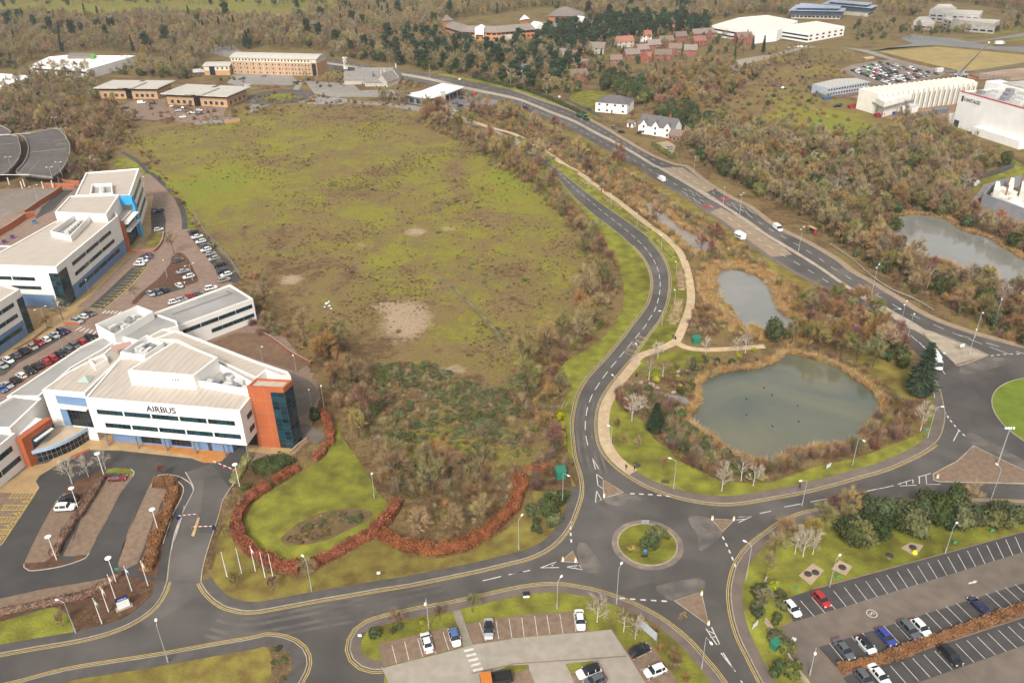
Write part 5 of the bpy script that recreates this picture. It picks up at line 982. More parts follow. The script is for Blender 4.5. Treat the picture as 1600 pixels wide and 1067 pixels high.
for t_,i in ((1.0,2),(1.0,4),(0.97,5)):
 q = lerp(ev[i],ev[i+1],t_ - 0.95 if i != 5 else 0.97);dd = (ev[i+1] - ev[i]).normalized();nn = Vector((-dd.y,dd.x));wd = 8.0 if i != 5 else 2.0;mb = MB()
 f = [q - nn*1.5,q + dd*wd - nn*1.5];m_ = (f[0] + f[1])/2;h2 = 11.4;bq = nn*10
 mb.add([(f[0].x,f[0].y,5.6),(f[1].x,f[1].y,5.6),(f[1].x,f[1].y,h2),(m_.x,m_.y,h2 + 2),(f[0].x,f[0].y,h2),((f[0]+bq).x,(f[0]+bq).y,5.6),((f[1]+bq).x,(f[1]+bq).y,5.6),((f[1]+bq).x,(f[1]+bq).y,h2),((m_+bq).x,(m_+bq).y,h2 + 2),((f[0]+bq).x,(f[0]+bq).y,h2)],[(0,1,2,3,4),(1,6,7,2),(5,0,4,9),(2,7,8,3),(4,3,8,9)]);part(cx_,'white_gable',mb,WHITEC)
 for e in f: mb = MB();mb.tube([(e.x,e.y,0),(e.x,e.y,5.6)],0.35,6);part(cx_,'column',mb,WHITEC)
def hiproof(root,spec,z0,z1,w_=None,m=TILEG,wallm=None):
 pts = ccw(L2(spec,z0));c = sum(pts,Vector((0,0)))/len(pts);n_ = len(pts);mb = MB();mb.add([(p.x,p.y,z0) for p in pts] + [(c.x,c.y,z1)],[(i,(i+1) % n_,n_) for i in range(n_)]);part(root,'roof',mb,m)
 mb = MB();mb.prism(insetp(pts,1.2),0,z0);part(root,'wall',mb,wallm or MATS['vivid_orange_brick'])
hiproof(cx_,'i:1120,165 1480,165 1500,130 1250,75 1190,110',8,14);hiproof(cx_,'i:55,215 190,205 130,165 90,180',8,12);hiproof(cx_,'i:840,205 945,190 905,160 870,175',9,12,m=WHITEC)
lt = bld('brick_building',L2('i:720,390')[0],'low dome roofed hall in front of the office complex');hiproof(lt,'i:540,420 650,365 760,345 810,360 740,405 640,450',4,7,m=STONE)
wr = bld('warehouse',L2('30:240,240')[0],'white warehouse with ribbed cream roof and two window rows','warehouse')
zq = 8.0;wpt = L2('30:20,170 250,205 475,165 300,132',zq);ROOFC = seam('cream_rib_roof',(0.70,0.66,0.57),6.0,R(35),0.8,0.15)
block(wr,wpt,0,zq,WHITEC,ROOFC,0.2,0.5)
for zc in (5.2,2.2): win_row(wr,wpt[0],wpt[1],10,3.4,1.2,zc,0.3,1.0,fm=FRM);win_row(wr,wpt[1],wpt[2],6,3.2,1.2,zc,fm=FRM)
w2 = bld('warehouse',L2('20:1240,195')[0],'long cream roofed warehouse behind the pines','warehouse');wp2 = L2('20:1235,158 1500,205 1640,190|30:185,130 -5,95|20:1400,110',9)
block(w2,wp2,0,9,WHITEC,ROOFC,0.2,0.5)
for zc in (6.0,2.5): win_row(w2,wp2[0],wp2[1],14,4.2,1.2,zc,fm=FRM)
bl = bld('office_building',L2('30:300,125')[0],'low office with stepped dark blue roofs at the top edge','office')
NAVY = M('navy_roof',(0.045,0.065,0.11),None,scale=0.3);SILV = M('silver_roof',(0.30,0.35,0.42),None,scale=0.3)
for a,b_,z0,z1 in (('30:130,125 470,128 490,95 150,90','30:128,66 470,72 485,52 175,30',0,8),('30:380,100 660,85 670,60 400,70','30:335,25 640,52 680,35 370,8',0,9)):
 pts = ccw(L2(b_,z1));mb = MB();mb.prism(insetp(pts,3.0),0,z1 - 4);part(bl,'wall',mb,STONE);mb = MB();mb.prism(insetp(pts,1.5),z1 - 4,z1 - 0.3);part(bl,'dark_storey',mb,NAVY);mb = MB();mb.prism(pts,z1 - 0.3,z1);part(bl,'roof',mb,SILV)
 c = sum(pts,Vector((0,0)))/4;mb = MB();mb.prism([c + (p - c)*0.72 for p in pts],z1,z1 + 2.0);part(bl,'upper_storey',mb,NAVY);mb = MB();mb.prism([c + (p - c)*0.8 for p in pts],z1 + 2.0,z1 + 2.3);part(bl,'upper_roof',mb,SILV)
 e = insetp(pts,3.0);j = min(range(4),key=lambda i: (e[i] + e[(i+1) % 4]).y);win_row(bl,e[j],e[(j+1) % 4],12,3.0,1.6,2.0,gm=GLD,fm=FRL)
st = bld('office_building',L2('30:1200,190')[0],'grey stepped modern office at the upper right','office')
GREYW = M('grey_panel',(0.40,0.38,0.34),None,scale=0.3)
for sp_,z in (('30:1000,62 1165,50 1130,25 1050,28',13),('30:1005,75 1310,95 1330,68 1110,58',11),('30:1140,118 1400,150 1435,125 1180,108',8),('30:900,130 1030,140 1000,100 930,105',7),('30:1090,115 1140,130 1145,100 1100,95',10),('30:1220,160 1400,175 1420,145 1230,130',5)):
 pts = ccw(L2(sp_,z));block(st,pts,0,z,GREYW,M('pale_stone_roof',(0.46,0.42,0.36),None),0.3,0.5);j = min(range(4),key=lambda i: (pts[i] + pts[(i+1) % 4]).y);k = max(2,int((pts[(j+1) % 4] - pts[j]).length/6))
 for zc in ([2.0,5.0,8.0] if z > 8 else [2.2]): win_row(st,pts[j],pts[(j+1) % 4],k,4.4,1.5,zc,gm=GLD,fm=FRL)
va = bld('data_hall',L2('30:1530,945')[0],'huge white data hall with red roof line and VANTAGE lettering','building')
zt = 19.0;v0,v1 = L2('30:1180,570',15.6)[0],L2('30:1640,680',19.0)[0]
v0 = L2('30:1188,566',zt)[0];v1 = L2('30:1640,690',zt)[0];dV = (v1 - v0).normalized();nV = Vector((-dV.y,dV.x))
block(va,[v0,v1,v1 + nV*60,v0 + nV*60],0,zt,WHITEC,M('pale_grey_roof',(0.44,0.41,0.37),None,scale=0.2,bigamt=0.08),0.6,0.5)
mb = MB();mb.obox(v0,dV,(v1 - v0).length,-0.12,0.4,zt,zt + 0.55);part(va,'red_coping',mb,flat('red_trim',(0.52,0.06,0.07)))
tt = text('VANTAGE',2.6,flat('black_letters',(0.015,0.015,0.018)),va,(0,0,0),(PI/2,0,math.atan2(dV.y,dV.x)),ext=0.05,align='LEFT');q = lerp(v0,v1,0.075) - nV*0.12;tt.location = (q.x - va.location.x,q.y - va.location.y,15.6)
q = lerp(v0,v1,0.045) - nV*0.06;mb = MB();mb.obox(q,dV,1.2,-0.06,0.1,14.2,17.2);part(va,'logo_mark',mb,MATS['black_letters'])
mat_box(va,'door',lerp(v0,v1,0.02),lerp(v0,v1,0.09),-0.15,0.2,0.1,3.8,FRM)
for k in range(16):
 q = lerp(v0,v1,0.1 + 0.055*k) + nV*(6 + 7*(k % 3));mb = MB();mb.obox(q,dV,3.5 + (k % 2)*2,0,3,zt - 0.6,zt + 1.4 + 0.5*(k % 3));part(va,'roof_plant',mb,PLANT if k % 2 else STEEL)
mb = MB();mb.prism([v0 + nV*28,v1 + nV*28,v1 + nV*64,v0 + nV*64],zt,zt + 3.0);part(va,'upper_roof',mb,MATS['pale_grey_roof'])
mb = MB();mb.prism([v0 - dV*6 + nV*2,v0 + nV*2,v0 + nV*18,v0 - dV*6 + nV*18],0,5.5);part(va,'side_annex',mb,WHITEC)
mb = MB();mb.prism([v0 + dV*18 - nV*3,v1 - nV*3,v1,v0 + dV*18],0,4.2);part(va,'front_annex',mb,WHITEC)
mb = MB();mb.prism([v0 - dV*10 + nV*26,v0 + dV*26 + nV*26.5,v0 + dV*26 + nV*36,v0 - dV*10 + nV*36],0,21);part(va,'rear_block',mb,WHITEC)
pr = bld('plant_building',L2('30:900,640')[0],'long row of white ribbed plant bays behind steel frames','building')
a0,a1 = L2('30:900,640')[0],L2('30:1180,600')[0];t0,t1 = L2('30:565,548',12)[0],L2('30:1175,478',12)[0];tf = L2('30:1228,498',12)[0]
dP = (t1 - t0).normalized();nP = Vector((-dP.y,dP.x));lp = (t1 - t0).length;wdp = abs((tf - t1).dot(nP));wdp = max(wdp,16)
f0 = t0 - nP*wdp
for k in range(20):
 q = f0 + dP*(lp*k/20);mb = MB();mb.obox(q,dP,lp/20 - 1.3,0,wdp,0,12.0);mb.obox(q + dP*0.8,dP,lp/20 - 2.9,1.5,wdp - 1.5,12.0,12.9);part(pr,'plant_bay',mb,M('cream_white_panel',(0.78,0.735,0.63),(0.70,0.655,0.56),scale=0.3,bigamt=0.06))
 mb = MB();mb.obox(q + dP*(lp/20 - 1.3),dP,1.3,0.6,wdp,0,11.2);part(pr,'joint_panel',mb,M('beige_joint',(0.40,0.37,0.32),None))
 mb = MB();mb.tube([(q.x - nP.x*0.8,q.y - nP.y*0.8,0),(q.x - nP.x*0.8,q.y - nP.y*0.8,10)],0.3,5);part(pr,'steel_post',mb,STEEL)
pg = bld('plant_gantry',L2('30:780,700')[0],'raised gantry of white chillers on a steel frame','building')
gpt = ccw(L2('30:640,600 720,640 900,590 880,560 700,560',9));mb = MB();mb.prism(gpt,6,6.5,0,True);part(pg,'platform',mb,STEEL);mb = MB();mb.prism(insetp(gpt,0.8),6.5,9.4);part(pg,'chiller_bank',mb,MATS['cream_white_panel']);mb = MB();mb.prism(insetp(gpt,2.0),0,5.6);part(pg,'lower_panels',mb,MATS['cream_white_panel'])
for p in gpt + [lerp(gpt[i],gpt[(i+1) % 5],0.5) for i in range(5)]: mb = MB();mb.tube([(p.x,p.y,0),(p.x,p.y,6.2)],0.3,5);part(pg,'steel_post',mb,STEEL)
wc2 = L2('30:880,665 935,650',4);kz = bld('site_hut',wc2[0],'small white hut below the white plant bays','hut');mb = MB();mb.obox(wc2[0],(wc2[1] - wc2[0]).normalized(),9,0,5,0,4);part(kz,'wall',mb,WHITEC);mb = MB();mb.obox(wc2[0],(wc2[1] - wc2[0]).normalized(),9,-0.2,5.2,4,4.25);part(kz,'roof',mb,FRL)
sc_ = bld('site_cabins',L2('30:360,580')[0],'two storey row of grey site cabins with ribbed roof','cabins')
cb0 = ccw(L2('30:275,520 370,545 630,505 545,482 420,488',5.6));block(sc_,cb0,0,5.6,M('cabin_grey',(0.36,0.39,0.43),None),seam('cabin_roof',(0.44,0.42,0.37),2.5,R(20),0.8),0.15,0.2)
ca,cb_ = L2('30:370,545 630,505',5.6);
for zc in (1.6,4.2): win_row(sc_,ca,cb_,16,1.4,1.2,zc)
sd2 = bld('site_cabins',L2('30:360,590')[0],'low white site cabins along the palisade fence','cabins')
for sp_ in ('30:365,585 455,572','30:490,570 560,555'): a,b_ = L2(sp_)[0:2];mb = MB();mb.obox(a,(b_ - a).normalized(),(b_ - a).length,0,3,0,3);part(sd2,'cabin',mb,WHITEC);win_row(sd2,a,b_,3,1.2,1.0,1.7)
cr = empty('mobile_crane',L('30:1185,475')[0],0,'mobile crane with long pale boom raised behind the plant bays','crane');p0 = L('30:1195,440',4.0)[0];p1 = L('30:1365,263',34.0)[0];l0 = cr.location
mb = MB();mb.tube([Vector((0,0,4.0)),Vector((p1.x - l0.x,p1.y - l0.y,34.0))],[1.0,0.45],6);mb.build('boom',flat('boom_white',(0.82,0.79,0.76)),cr)
mb = MB();mb.box(-5,5,-1.4,1.4,0.7,2.2);mb.box(-2.5,2.0,-1.2,1.2,2.2,4.2);mb.build('carrier',flat('crane_grey',(0.32,0.31,0.30)),cr)
wh = MB();wh.tube([(0,-0.3,0),(0,0.3,0)],0.65,12);wme = wh.mesh('wheel',flat('tyre_rubber',(0.02,0.02,0.022),0.9))
for x in (-3.8,-1.6,1.6,3.8):
 for y in (-1.3,1.3): q = ob('wheel',wme,cr);q.location = (x,y,0.65)
ya = bld('generator_yard',L2('f:940,690')[0],'grey walled yard full of white generator housings','plant')
yq = L2('f:935,610',5)[0];yr = L2('f:1600,850',5)[0];yt = L2('f:1110,420',5)[0];yu = L2('f:1700,290',5)[0]
GW = M('grey_acoustic_wall',(0.30,0.31,0.33),None,scale=0.3)
for a,b_ in ((yq,yr),(yt,yq),(yu,yt)): mat_box(ya,'yard_wall',a,b_,0,0.5,0,5,GW)
for sp_,z0,z1 in (('f:1050,600 1250,680 1330,640 1130,560',1,4.5),('f:1100,540 1200,570 1190,420 1130,420',1,7),('f:1320,480 1400,500 1410,370 1340,360',1,7),('f:1180,520 1440,620 1470,580 1220,490',1,5),('f:1300,720 1560,830 1650,800 1400,680',1,4.5),('f:1500,560 1600,600 1600,400 1530,420',1,7),('f:1300,640 1500,720 1552,690 1400,600',1,4.0)):
 mb = MB();mb.prism(L2(sp_,z1),0,z1);part(ya,'generator_housing',mb,M('cream_white_panel',(0.78,0.735,0.63),None))
for sp_ in ('f:1270,650','f:1295,530','f:1505,470'): p = L2(sp_,4)[0];mb = MB();mb.tube([(p.x,p.y,3),(p.x,p.y,9)],0.35,8);part(ya,'exhaust_stack',mb,flat('rusty_stack',(0.25,0.12,0.09)))
def fence(spec,h,label,step=2.5,m=None,rails=True,name='palisade_fence'):
 c = resample(smooth(L2(spec),1.0),step);o = bld(name,c[0],label,'fence');m = m or flat('fence_steel',(0.075,0.085,0.09));x0,y0 = c[0].x,c[0].y
 pm = MB();pm.box(-0.06,0.06,-0.06,0.06,0,h);pm = pm.mesh('post',m)
 for p in c: q = ob('post',pm,o);q.location = (p.x - x0,p.y - y0,0)
 mb = MB()
 for zr in (0.3,h*0.55,h - 0.2): mb.kerb(offset(c,0.03),offset(c,-0.03),zr,zr + 0.07)
 part(o,'rail',mb,m)
 if rails:
  f = resample(c,0.33);mb = MB()
  for p in f: mb.box(p.x - 0.035,p.x + 0.035,p.y - 0.035,p.y + 0.035,0.1,h - 0.05)
  r = part(o,'paling',mb,m);r['kind'] = 'stuff'
 return o
fence('f:600,680 740,480 860,400 1100,330 1400,220',3.0,'dark palisade fence curving behind the walled yard')
fence('30:250,550 360,610 560,590',2.4,'dark palisade fence along the low site cabins')
fence('30:1080,440 1300,480 1500,500',2.8,'dark palisade fence behind the crane');fence('30:1190,470 1400,440 1600,405',2.8,'dark palisade fence along the straw coloured field')
fence('01:1200,300 1260,400 1350,500 1430,600 1490,690',1.8,'wire mesh fence along the campus car park',2.5,STEEL,False,'mesh_fence')
fence('20:330,620 470,690 560,735',1.5,'dark hedge fence along the villa frontage',2.0,None,True)
# ============================================================ VEGETATION
def twig(name,c,c2=None,rnd=0.55): return M(name,c,c2,scale=0.5,bigamt=0.0,rough=0.95,spec=0.08,rnd=rnd)
TW_GREY = twig('twig_grey',(0.349,0.272,0.150),(0.221,0.168,0.093));TW_ORNG = twig('twig_orange',(0.366,0.238,0.112),(0.232,0.149,0.073));TW_RED = twig('twig_red',(0.305,0.171,0.120),(0.183,0.104,0.073))
TW_OLIVE = twig('twig_olive',(0.282,0.251,0.096),(0.176,0.157,0.062));TW_PALE = twig('twig_pale',(0.494,0.429,0.332),(0.338,0.273,0.208),0.4);TW_TAN = twig('twig_tan',(0.439,0.312,0.140),(0.284,0.199,0.090))
BARK = M('bark',(0.105,0.080,0.056),None,scale=2,bigamt=0);BARKW = M('birch_bark',(0.58,0.54,0.46),(0.42,0.38,0.32),scale=3,bigamt=0)
EVG = twig('evergreen_leaf',(0.081,0.099,0.038),(0.045,0.056,0.024));EVG2 = twig('olive_leaf',(0.151,0.155,0.058),(0.087,0.092,0.038));CONI = twig('conifer_needle',(0.048,0.07,0.036),(0.027,0.04,0.022),0.6)
YELS = twig('yellow_leaf',(0.374,0.330,0.039),(0.220,0.220,0.031));BEECH = twig('beech_leaf',(0.330,0.119,0.055),(0.176,0.064,0.033),0.12);RUSSET = twig('russet_leaf',(0.3,0.15,0.07),(0.19,0.092,0.045),0.12)
REEDM = twig('reed_straw',(0.52,0.335,0.14),(0.35,0.22,0.10),0.5);TUSS = twig('tussock',(0.167,0.118,0.042),(0.101,0.072,0.027));TUSSY = twig('straw_tussock',(0.364,0.273,0.119),(0.238,0.175,0.077));BRAM = twig('bramble_leaf',(0.132,0.135,0.054),(0.074,0.076,0.035))
class TB:
 """triangle soup builder (numpy)"""
 def __init__(s): s.t = [];s.mb = MB()
 def slivers(s,base,d,ln,w_,seed):
  r = np.random.default_rng(seed);n = len(base);d = d/np.linalg.norm(d,axis=1,keepdims=True)
  u = np.cross(d,r.normal(size=(n,3)));u /= np.linalg.norm(u,axis=1,keepdims=True) + 1e-9
  w_ = np.broadcast_to(w_,(n,))[:,None];ln = np.broadcast_to(ln,(n,))[:,None]
  s.t.append(np.stack([base - u*w_/2,base + u*w_/2,base + d*ln],1))
 def leaves(s,c,size,seed,up=0.0):
  r = np.random.default_rng(seed);n = len(c);a = r.normal(size=(n,3));a[:,2] *= (1 - up);a /= np.linalg.norm(a,axis=1,keepdims=True);b_ = np.cross(a,r.normal(size=(n,3)));b_ /= np.linalg.norm(b_,axis=1,keepdims=True)
  size = np.broadcast_to(size,(n,))[:,None];s.t.append(np.stack([c - a*size*0.6 - b_*size*0.4,c + a*size*0.7,c + b_*size*0.75],1))
 def mesh(s,name,mats,core=None):
  v = np.concatenate(s.t) if s.t else np.zeros((0,3,3));n = len(v);vs = v.reshape(-1,3);o = len(vs);me = bpy.data.meshes.new(name)
  fs = np.arange(n*3).reshape(-1,3).tolist() + [tuple(i + o for i in f) for f in s.mb.f]
  me.from_pydata(vs.tolist() + s.mb.v,[],fs)
  for m in mats: me.materials.append(m)
  if len(mats) > 1: me.polygons.foreach_set('material_index',[0]*n + [1]*len(s.mb.f))
  me.update();return me
def rotd(d,ang,r):
 p = d.cross(Vector(r.normal(size=3))).normalized();return (d*math.cos(ang) + p*math.sin(ang)).normalized()
def gen_bare(seed,h=10.0,spread=0.5,nl=7,tw=10,tm=TW_GREY,bm=BARK,tl=1.3,twd=0.05,lean=0.25,low=0.3):
 r = np.random.default_rng(seed);T = TB();base = [];dirs = []
 tm_ = MB();tp = [Vector((0,0,-0.2)),Vector((r.normal()*0.1,r.normal()*0.1,h*0.3)),Vector((r.normal()*0.25,r.normal()*0.25,h*0.62))];tm_.tube(tp,[h*0.017,h*0.012,h*0.006],6);trunk = tm_.mesh('trunk',bm)
 def grow(p,d,ln,rad,lv):
  q = p + d*ln;T.mb.tube([p,q],[rad,rad*0.55],3,cap=False)
  if lv == 0:
   for k in range(tw):
    t = r.uniform(0.15,1.0);base.append(p + d*ln*t);dirs.append(rotd(d,r.uniform(0.2,0.9),r) + Vector((0,0,0.25)))
   return
  for k in range(3 if lv > 1 else 2 + int(r.integers(0,2))): grow(p + d*ln*r.uniform(0.45,1.0),rotd(d,r.uniform(0.3,0.75),r),ln*r.uniform(0.55,0.8),rad*0.55,lv - 1)
 for k in range(nl):
  z = h*(low + (0.6 - low)*k/max(nl - 1,1));a = 2.4*k + r.normal()*0.4;el = spread*(1.25 - 0.75*k/nl)
  d = Vector((math.cos(a)*math.sin(el),math.sin(a)*math.sin(el),math.cos(el))).normalized();t = z/(h*0.62);p = tp[0].lerp(tp[1],min(z/(h*0.3),1)) if z < h*0.3 else tp[1].lerp(tp[2],min((z - h*0.3)/(h*0.32),1));grow(p,d,h*r.uniform(0.17,0.25),h*0.006,2)
 T.slivers(np.array([tuple(b_) for b_ in base]),np.array([tuple(d) for d in dirs]),r.uniform(0.6,1.3,len(base))*tl,twd,seed + 1)
 return trunk,T.mesh('crown',[tm,bm])
def gen_shrub(seed,h=3.0,rad=2.0,n=420,tm=TW_GREY,ln=1.1,wd=0.05,stems=True):
 r = np.random.default_rng(seed);T = TB();u = r.normal(size=(n,3));u /= np.linalg.norm(u,axis=1,keepdims=True);u[:,2] = abs(u[:,2]);rr = r.uniform(0.15,1.0,n)**0.5
 lump = 0.75 + 0.35*np.sin(u[:,0]*3 + seed)*np.cos(u[:,1]*4 + seed*2)
 b_ = u*rr[:,None]*np.array([rad,rad,h*0.85])*lump[:,None];d = u*np.array([0.7,0.7,0.6]) + np.array([0,0,0.75]) + r.normal(size=(n,3))*0.28
 T.slivers(b_ - d*0.3,d,r.uniform(0.5,1.2,n)*ln,wd,seed)
 if stems:
  for k in range(7): a = r.uniform(0,6.28);T.mb.tube([(0.1*math.cos(a),0.1*math.sin(a),-0.1),(rad*0.45*math.cos(a),rad*0.45*math.sin(a),h*0.7)],[0.07,0.025],3,cap=False)
 return T.mesh('crown',[tm,BARK])
def gen_leafy(seed,h=3.0,rad=2.0,n=650,lm=EVG,size=0.38,lumps=6,z0=0.0,trunk=0.0):
 r = np.random.default_rng(seed);T = TB();per = n//lumps
 for k in range(lumps):
  a = r.uniform(0,6.28);q = r.uniform(0,0.55);c = np.array([rad*q*math.cos(a),rad*q*math.sin(a),z0 + (h - z0)*r.uniform(0.3,0.68)]);s = np.array([rad*0.55,rad*0.55,(h - z0)*0.36])*r.uniform(0.75,1.15)
  u = r.normal(size=(per,3));u /= np.linalg.norm(u,axis=1,keepdims=True);pts = c + u*s*(r.uniform(0.72,1.06,per))[:,None];pts[:,2] = np.maximum(pts[:,2],0.05);T.leaves(pts,r.uniform(0.7,1.3,per)*size,seed + k)
  cs = s*0.72;m = 8;ring = [(0,1)] ;vs = []
  for i,ph in enumerate((-0.9,-0.3,0.35,0.95)):
   for j in range(m): vs.append(tuple(c + cs*np.array([math.cos(ph)*math.cos(2*PI*j/m),math.cos(ph)*math.sin(2*PI*j/m),math.sin(ph)])))
  T.mb.add(vs,[(i*m + j,i*m + (j+1) % m,(i+1)*m + (j+1) % m,(i+1)*m + j) for i in range(3) for j in range(m)] + [tuple(range(3*m,4*m))])
 return T.mesh('crown',[lm,lm])
def gen_trunk(h,r0,m=BARK):
 mb = MB();mb.tube([(0,0,-0.2),(0.06,0.03,h*0.5),(0,0.08,h)],[r0,r0*0.75,r0*0.4],6);return mb.mesh('trunk',m)
def gen_conifer(seed,h=12.0,rad=3.0,n=1000,lm=CONI):
 r = np.random.default_rng(seed);T = TB();t = r.uniform(0.03,1.0,n)**0.75;t = 1 - t*0.94;z = h*(1 - t) + 0.3;R_ = rad*t*(0.8 + 0.25*np.sin(z*4 + seed)) ;a = r.uniform(0,6.28,n);q = r.uniform(0.25,1.0,n)
 b_ = np.stack([R_*q*0.55*np.cos(a),R_*q*0.55*np.sin(a),z + 0.3],1);d = np.stack([np.cos(a),np.sin(a),r.uniform(-0.5,0.05,n)],1);T.slivers(b_,d,0.35*R_ + 0.5,0.5*(0.5 + t),seed)
 vs = [(rad*0.5*math.cos(2*PI*j/8),rad*0.5*math.sin(2*PI*j/8),h*0.08) for j in range(8)] + [(0,0,h*0.93)];T.mb.add(vs,[(j,(j+1) % 8,8) for j in range(8)])
 return T.mesh('crown',[lm,lm])
def gen_pine(seed,h=14.0,rad=4.0,n=900,lm=CONI):
 r = np.random.default_rng(seed);T = TB();k_ = 11
 for k in range(k_):
  a = 2.4*k;q = rad*r.uniform(0.15,0.8);z = h*(0.42 + 0.52*k/k_);q *= (1.1 - 0.7*(k/k_));c = np.array([q*math.cos(a),q*math.sin(a),z]);s = np.array([rad*0.42,rad*0.42,h*0.075])*r.uniform(0.8,1.25);per = n//k_
  u = r.normal(size=(per,3));u /= np.linalg.norm(u,axis=1,keepdims=True);T.leaves(c + u*s*r.uniform(0.7,1.05,per)[:,None],r.uniform(0.7,1.3,per)*0.55,seed + k)
  T.mb.add([tuple(c + s*0.75*np.array([math.cos(ph)*math.cos(1.05*j),math.cos(ph)*math.sin(1.05*j),math.sin(ph)])) for ph in (-0.6,0.1,0.8) for j in range(6)],[(i*6 + j,i*6 + (j+1) % 6,(i+1)*6 + (j+1) % 6,(i+1)*6 + j) for i in range(2) for j in range(6)] + [tuple(range(12,18))])
 return T.mesh('crown',[lm,lm])
def gen_tuft(seed,h=0.9,rad=0.6,n=40,m=TUSS,wd=0.10):
 r = np.random.default_rng(seed);T = TB();a = r.uniform(0,6.28,n);q = rad*r.uniform(0,0.6,n);b_ = np.stack([q*np.cos(a),q*np.sin(a),np.zeros(n)],1);d = np.stack([np.cos(a)*0.55,np.sin(a)*0.55,np.full(n,0.8)],1) + r.normal(size=(n,3))*0.2
 T.slivers(b_,d,h*r.uniform(0.6,1.2,n),wd,seed);return T.mesh('tuft',[m])
VAR = {}
VAR['bare'] = [gen_bare(11,10,0.75,10,20,TW_GREY,twd=0.055),gen_bare(12,11,0.62,10,20,TW_GREY,twd=0.055),gen_bare(13,9.5,0.85,10,20,TW_TAN,twd=0.055),gen_bare(14,10.5,0.6,10,20,TW_OLIVE,twd=0.055),gen_bare(15,10,0.8,10,20,TW_GREY,twd=0.055)]
VAR['warm'] = [gen_bare(21,8.5,0.7,11,24,TW_ORNG,twd=0.055),gen_bare(22,9,0.6,11,24,TW_TAN,twd=0.055),gen_bare(23,8,0.85,11,24,TW_ORNG,twd=0.055),gen_bare(24,8.5,0.5,11,24,TW_RED,twd=0.055),gen_bare(25,9,0.7,11,24,TW_OLIVE,twd=0.055)]
VAR['birch'] = [gen_bare(31,8.5,0.55,9,14,TW_PALE,BARKW,1.0,0.05,low=0.22),gen_bare(32,8,0.6,9,14,TW_RED,BARKW,1.0,0.05,low=0.22),gen_bare(33,7.5,0.65,8,14,TW_PALE,BARKW,1.0,0.05,low=0.18)]
VAR['shrub'] = [(None,gen_shrub(41,3.2,2.2,936,TW_GREY)),(None,gen_shrub(42,2.8,2.4,936,TW_TAN)),(None,gen_shrub(43,3.4,2.0,864,TW_OLIVE)),(None,gen_shrub(44,2.6,2.1,900,TW_ORNG))]
VAR['redshrub'] = [(None,gen_shrub(51,2.6,2.0,864,TW_RED)),(None,gen_shrub(52,2.4,2.2,864,TW_ORNG)),(None,gen_shrub(53,2.9,1.9,864,TW_RED))]
VAR['ever'] = [(gen_trunk(3,0.18),gen_leafy(61,6.0,2.8,1000,EVG,0.5,8,0.8)),(gen_trunk(3,0.18),gen_leafy(62,5.2,3.0,1000,EVG2,0.5,8,0.6)),(gen_trunk(3,0.18),gen_leafy(63,6.6,2.6,1000,EVG,0.5,8,1.0))]
VAR['bush'] = [(None,gen_leafy(71,2.0,1.6,520,EVG,0.32,5)),(None,gen_leafy(72,1.8,1.7,520,EVG2,0.32,5)),(None,gen_leafy(73,2.2,1.5,520,EVG,0.32,5))]
VAR['conifer'] = [(gen_trunk(4,0.25),gen_conifer(81,13,3.3)),(gen_trunk(4,0.25),gen_conifer(82,12,2.8)),(gen_trunk(4,0.25),gen_conifer(83,11,2.2))]
VAR['pine'] = [(gen_trunk(12,0.3),gen_pine(91)),(gen_trunk(12,0.3),gen_pine(92,13,4.6)),(gen_trunk(12,0.3),gen_pine(93,15,3.8))]
VAR['yellow'] = [(None,gen_leafy(101,1.5,1.2,420,YELS,0.26,5))]
VAR['tuft'] = [(None,gen_tuft(111)),(None,gen_tuft(112,0.7,0.8,50)),(None,gen_tuft(113,0.8,0.6,40,TUSSY))]
VAR['bramble'] = [(None,gen_leafy(121,1.0,1.8,420,BRAM,0.34,6)),(None,gen_leafy(122,0.8,1.9,420,BRAM,0.30,7)),(None,gen_shrub(123,1.2,1.6,320,TW_OLIVE,0.7,0.07,False))]
VAR['reed'] = [(None,gen_tuft(131,1.9,0.9,60,REEDM,0.10)),(None,gen_tuft(132,1.6,1.0,60,REEDM,0.10))]
VAR['lowbrush'] = [(None,gen_shrub(141,1.3,1.3,420,TW_TAN,0.6,0.045,False)),(None,gen_shrub(142,1.2,1.4,420,TW_RED,0.6,0.045,False)),(None,gen_shrub(143,1.5,1.2,420,TW_GREY,0.7,0.045,False)),(None,gen_shrub(144,1.2,1.3,420,TW_OLIVE,0.6,0.045,False))]
LIB = bpy.data.collections.new('plant_library');LIBC = {}
def lib(kinds):
 key = '+'.join(kinds)
 if key in LIBC: return LIBC[key]
 c = bpy.data.collections.new('plants ' + key);n = 0;idx = {}
 for k in kinds:
  idx[k] = []
  for tr,cr_ in VAR[k]:
   o = bpy.data.objects.new('%04d_%s' % (n,k),cr_ if tr is None else merged(tr,cr_));c.objects.link(o);idx[k].append(n);n += 1
 LIBC[key] = (c,idx);return LIBC[key]
MG = {}
def merged(a,b_):
 k = (a.name,b_.name)
 if k in MG: return MG[k]
 me = bpy.data.meshes.new('plant');mats = list(b_.materials) + list(a.materials);o = len(b_.vertices)
 va,vb = np.zeros(len(a.vertices)*3),np.zeros(o*3);a.vertices.foreach_get('co',va);b_.vertices.foreach_get('co',vb)
 fs = [tuple(p.vertices) for p in b_.polygons] + [tuple(i + o for i in p.vertices) for p in a.polygons]
 me.from_pydata(np.concatenate([vb,va]).reshape(-1,3).tolist(),[],fs)
 for m in mats: me.materials.append(m)
 me.polygons.foreach_set('material_index',[p.material_index for p in b_.polygons] + [len(b_.materials)]*len(a.polygons));me.update();MG[k] = me;return me
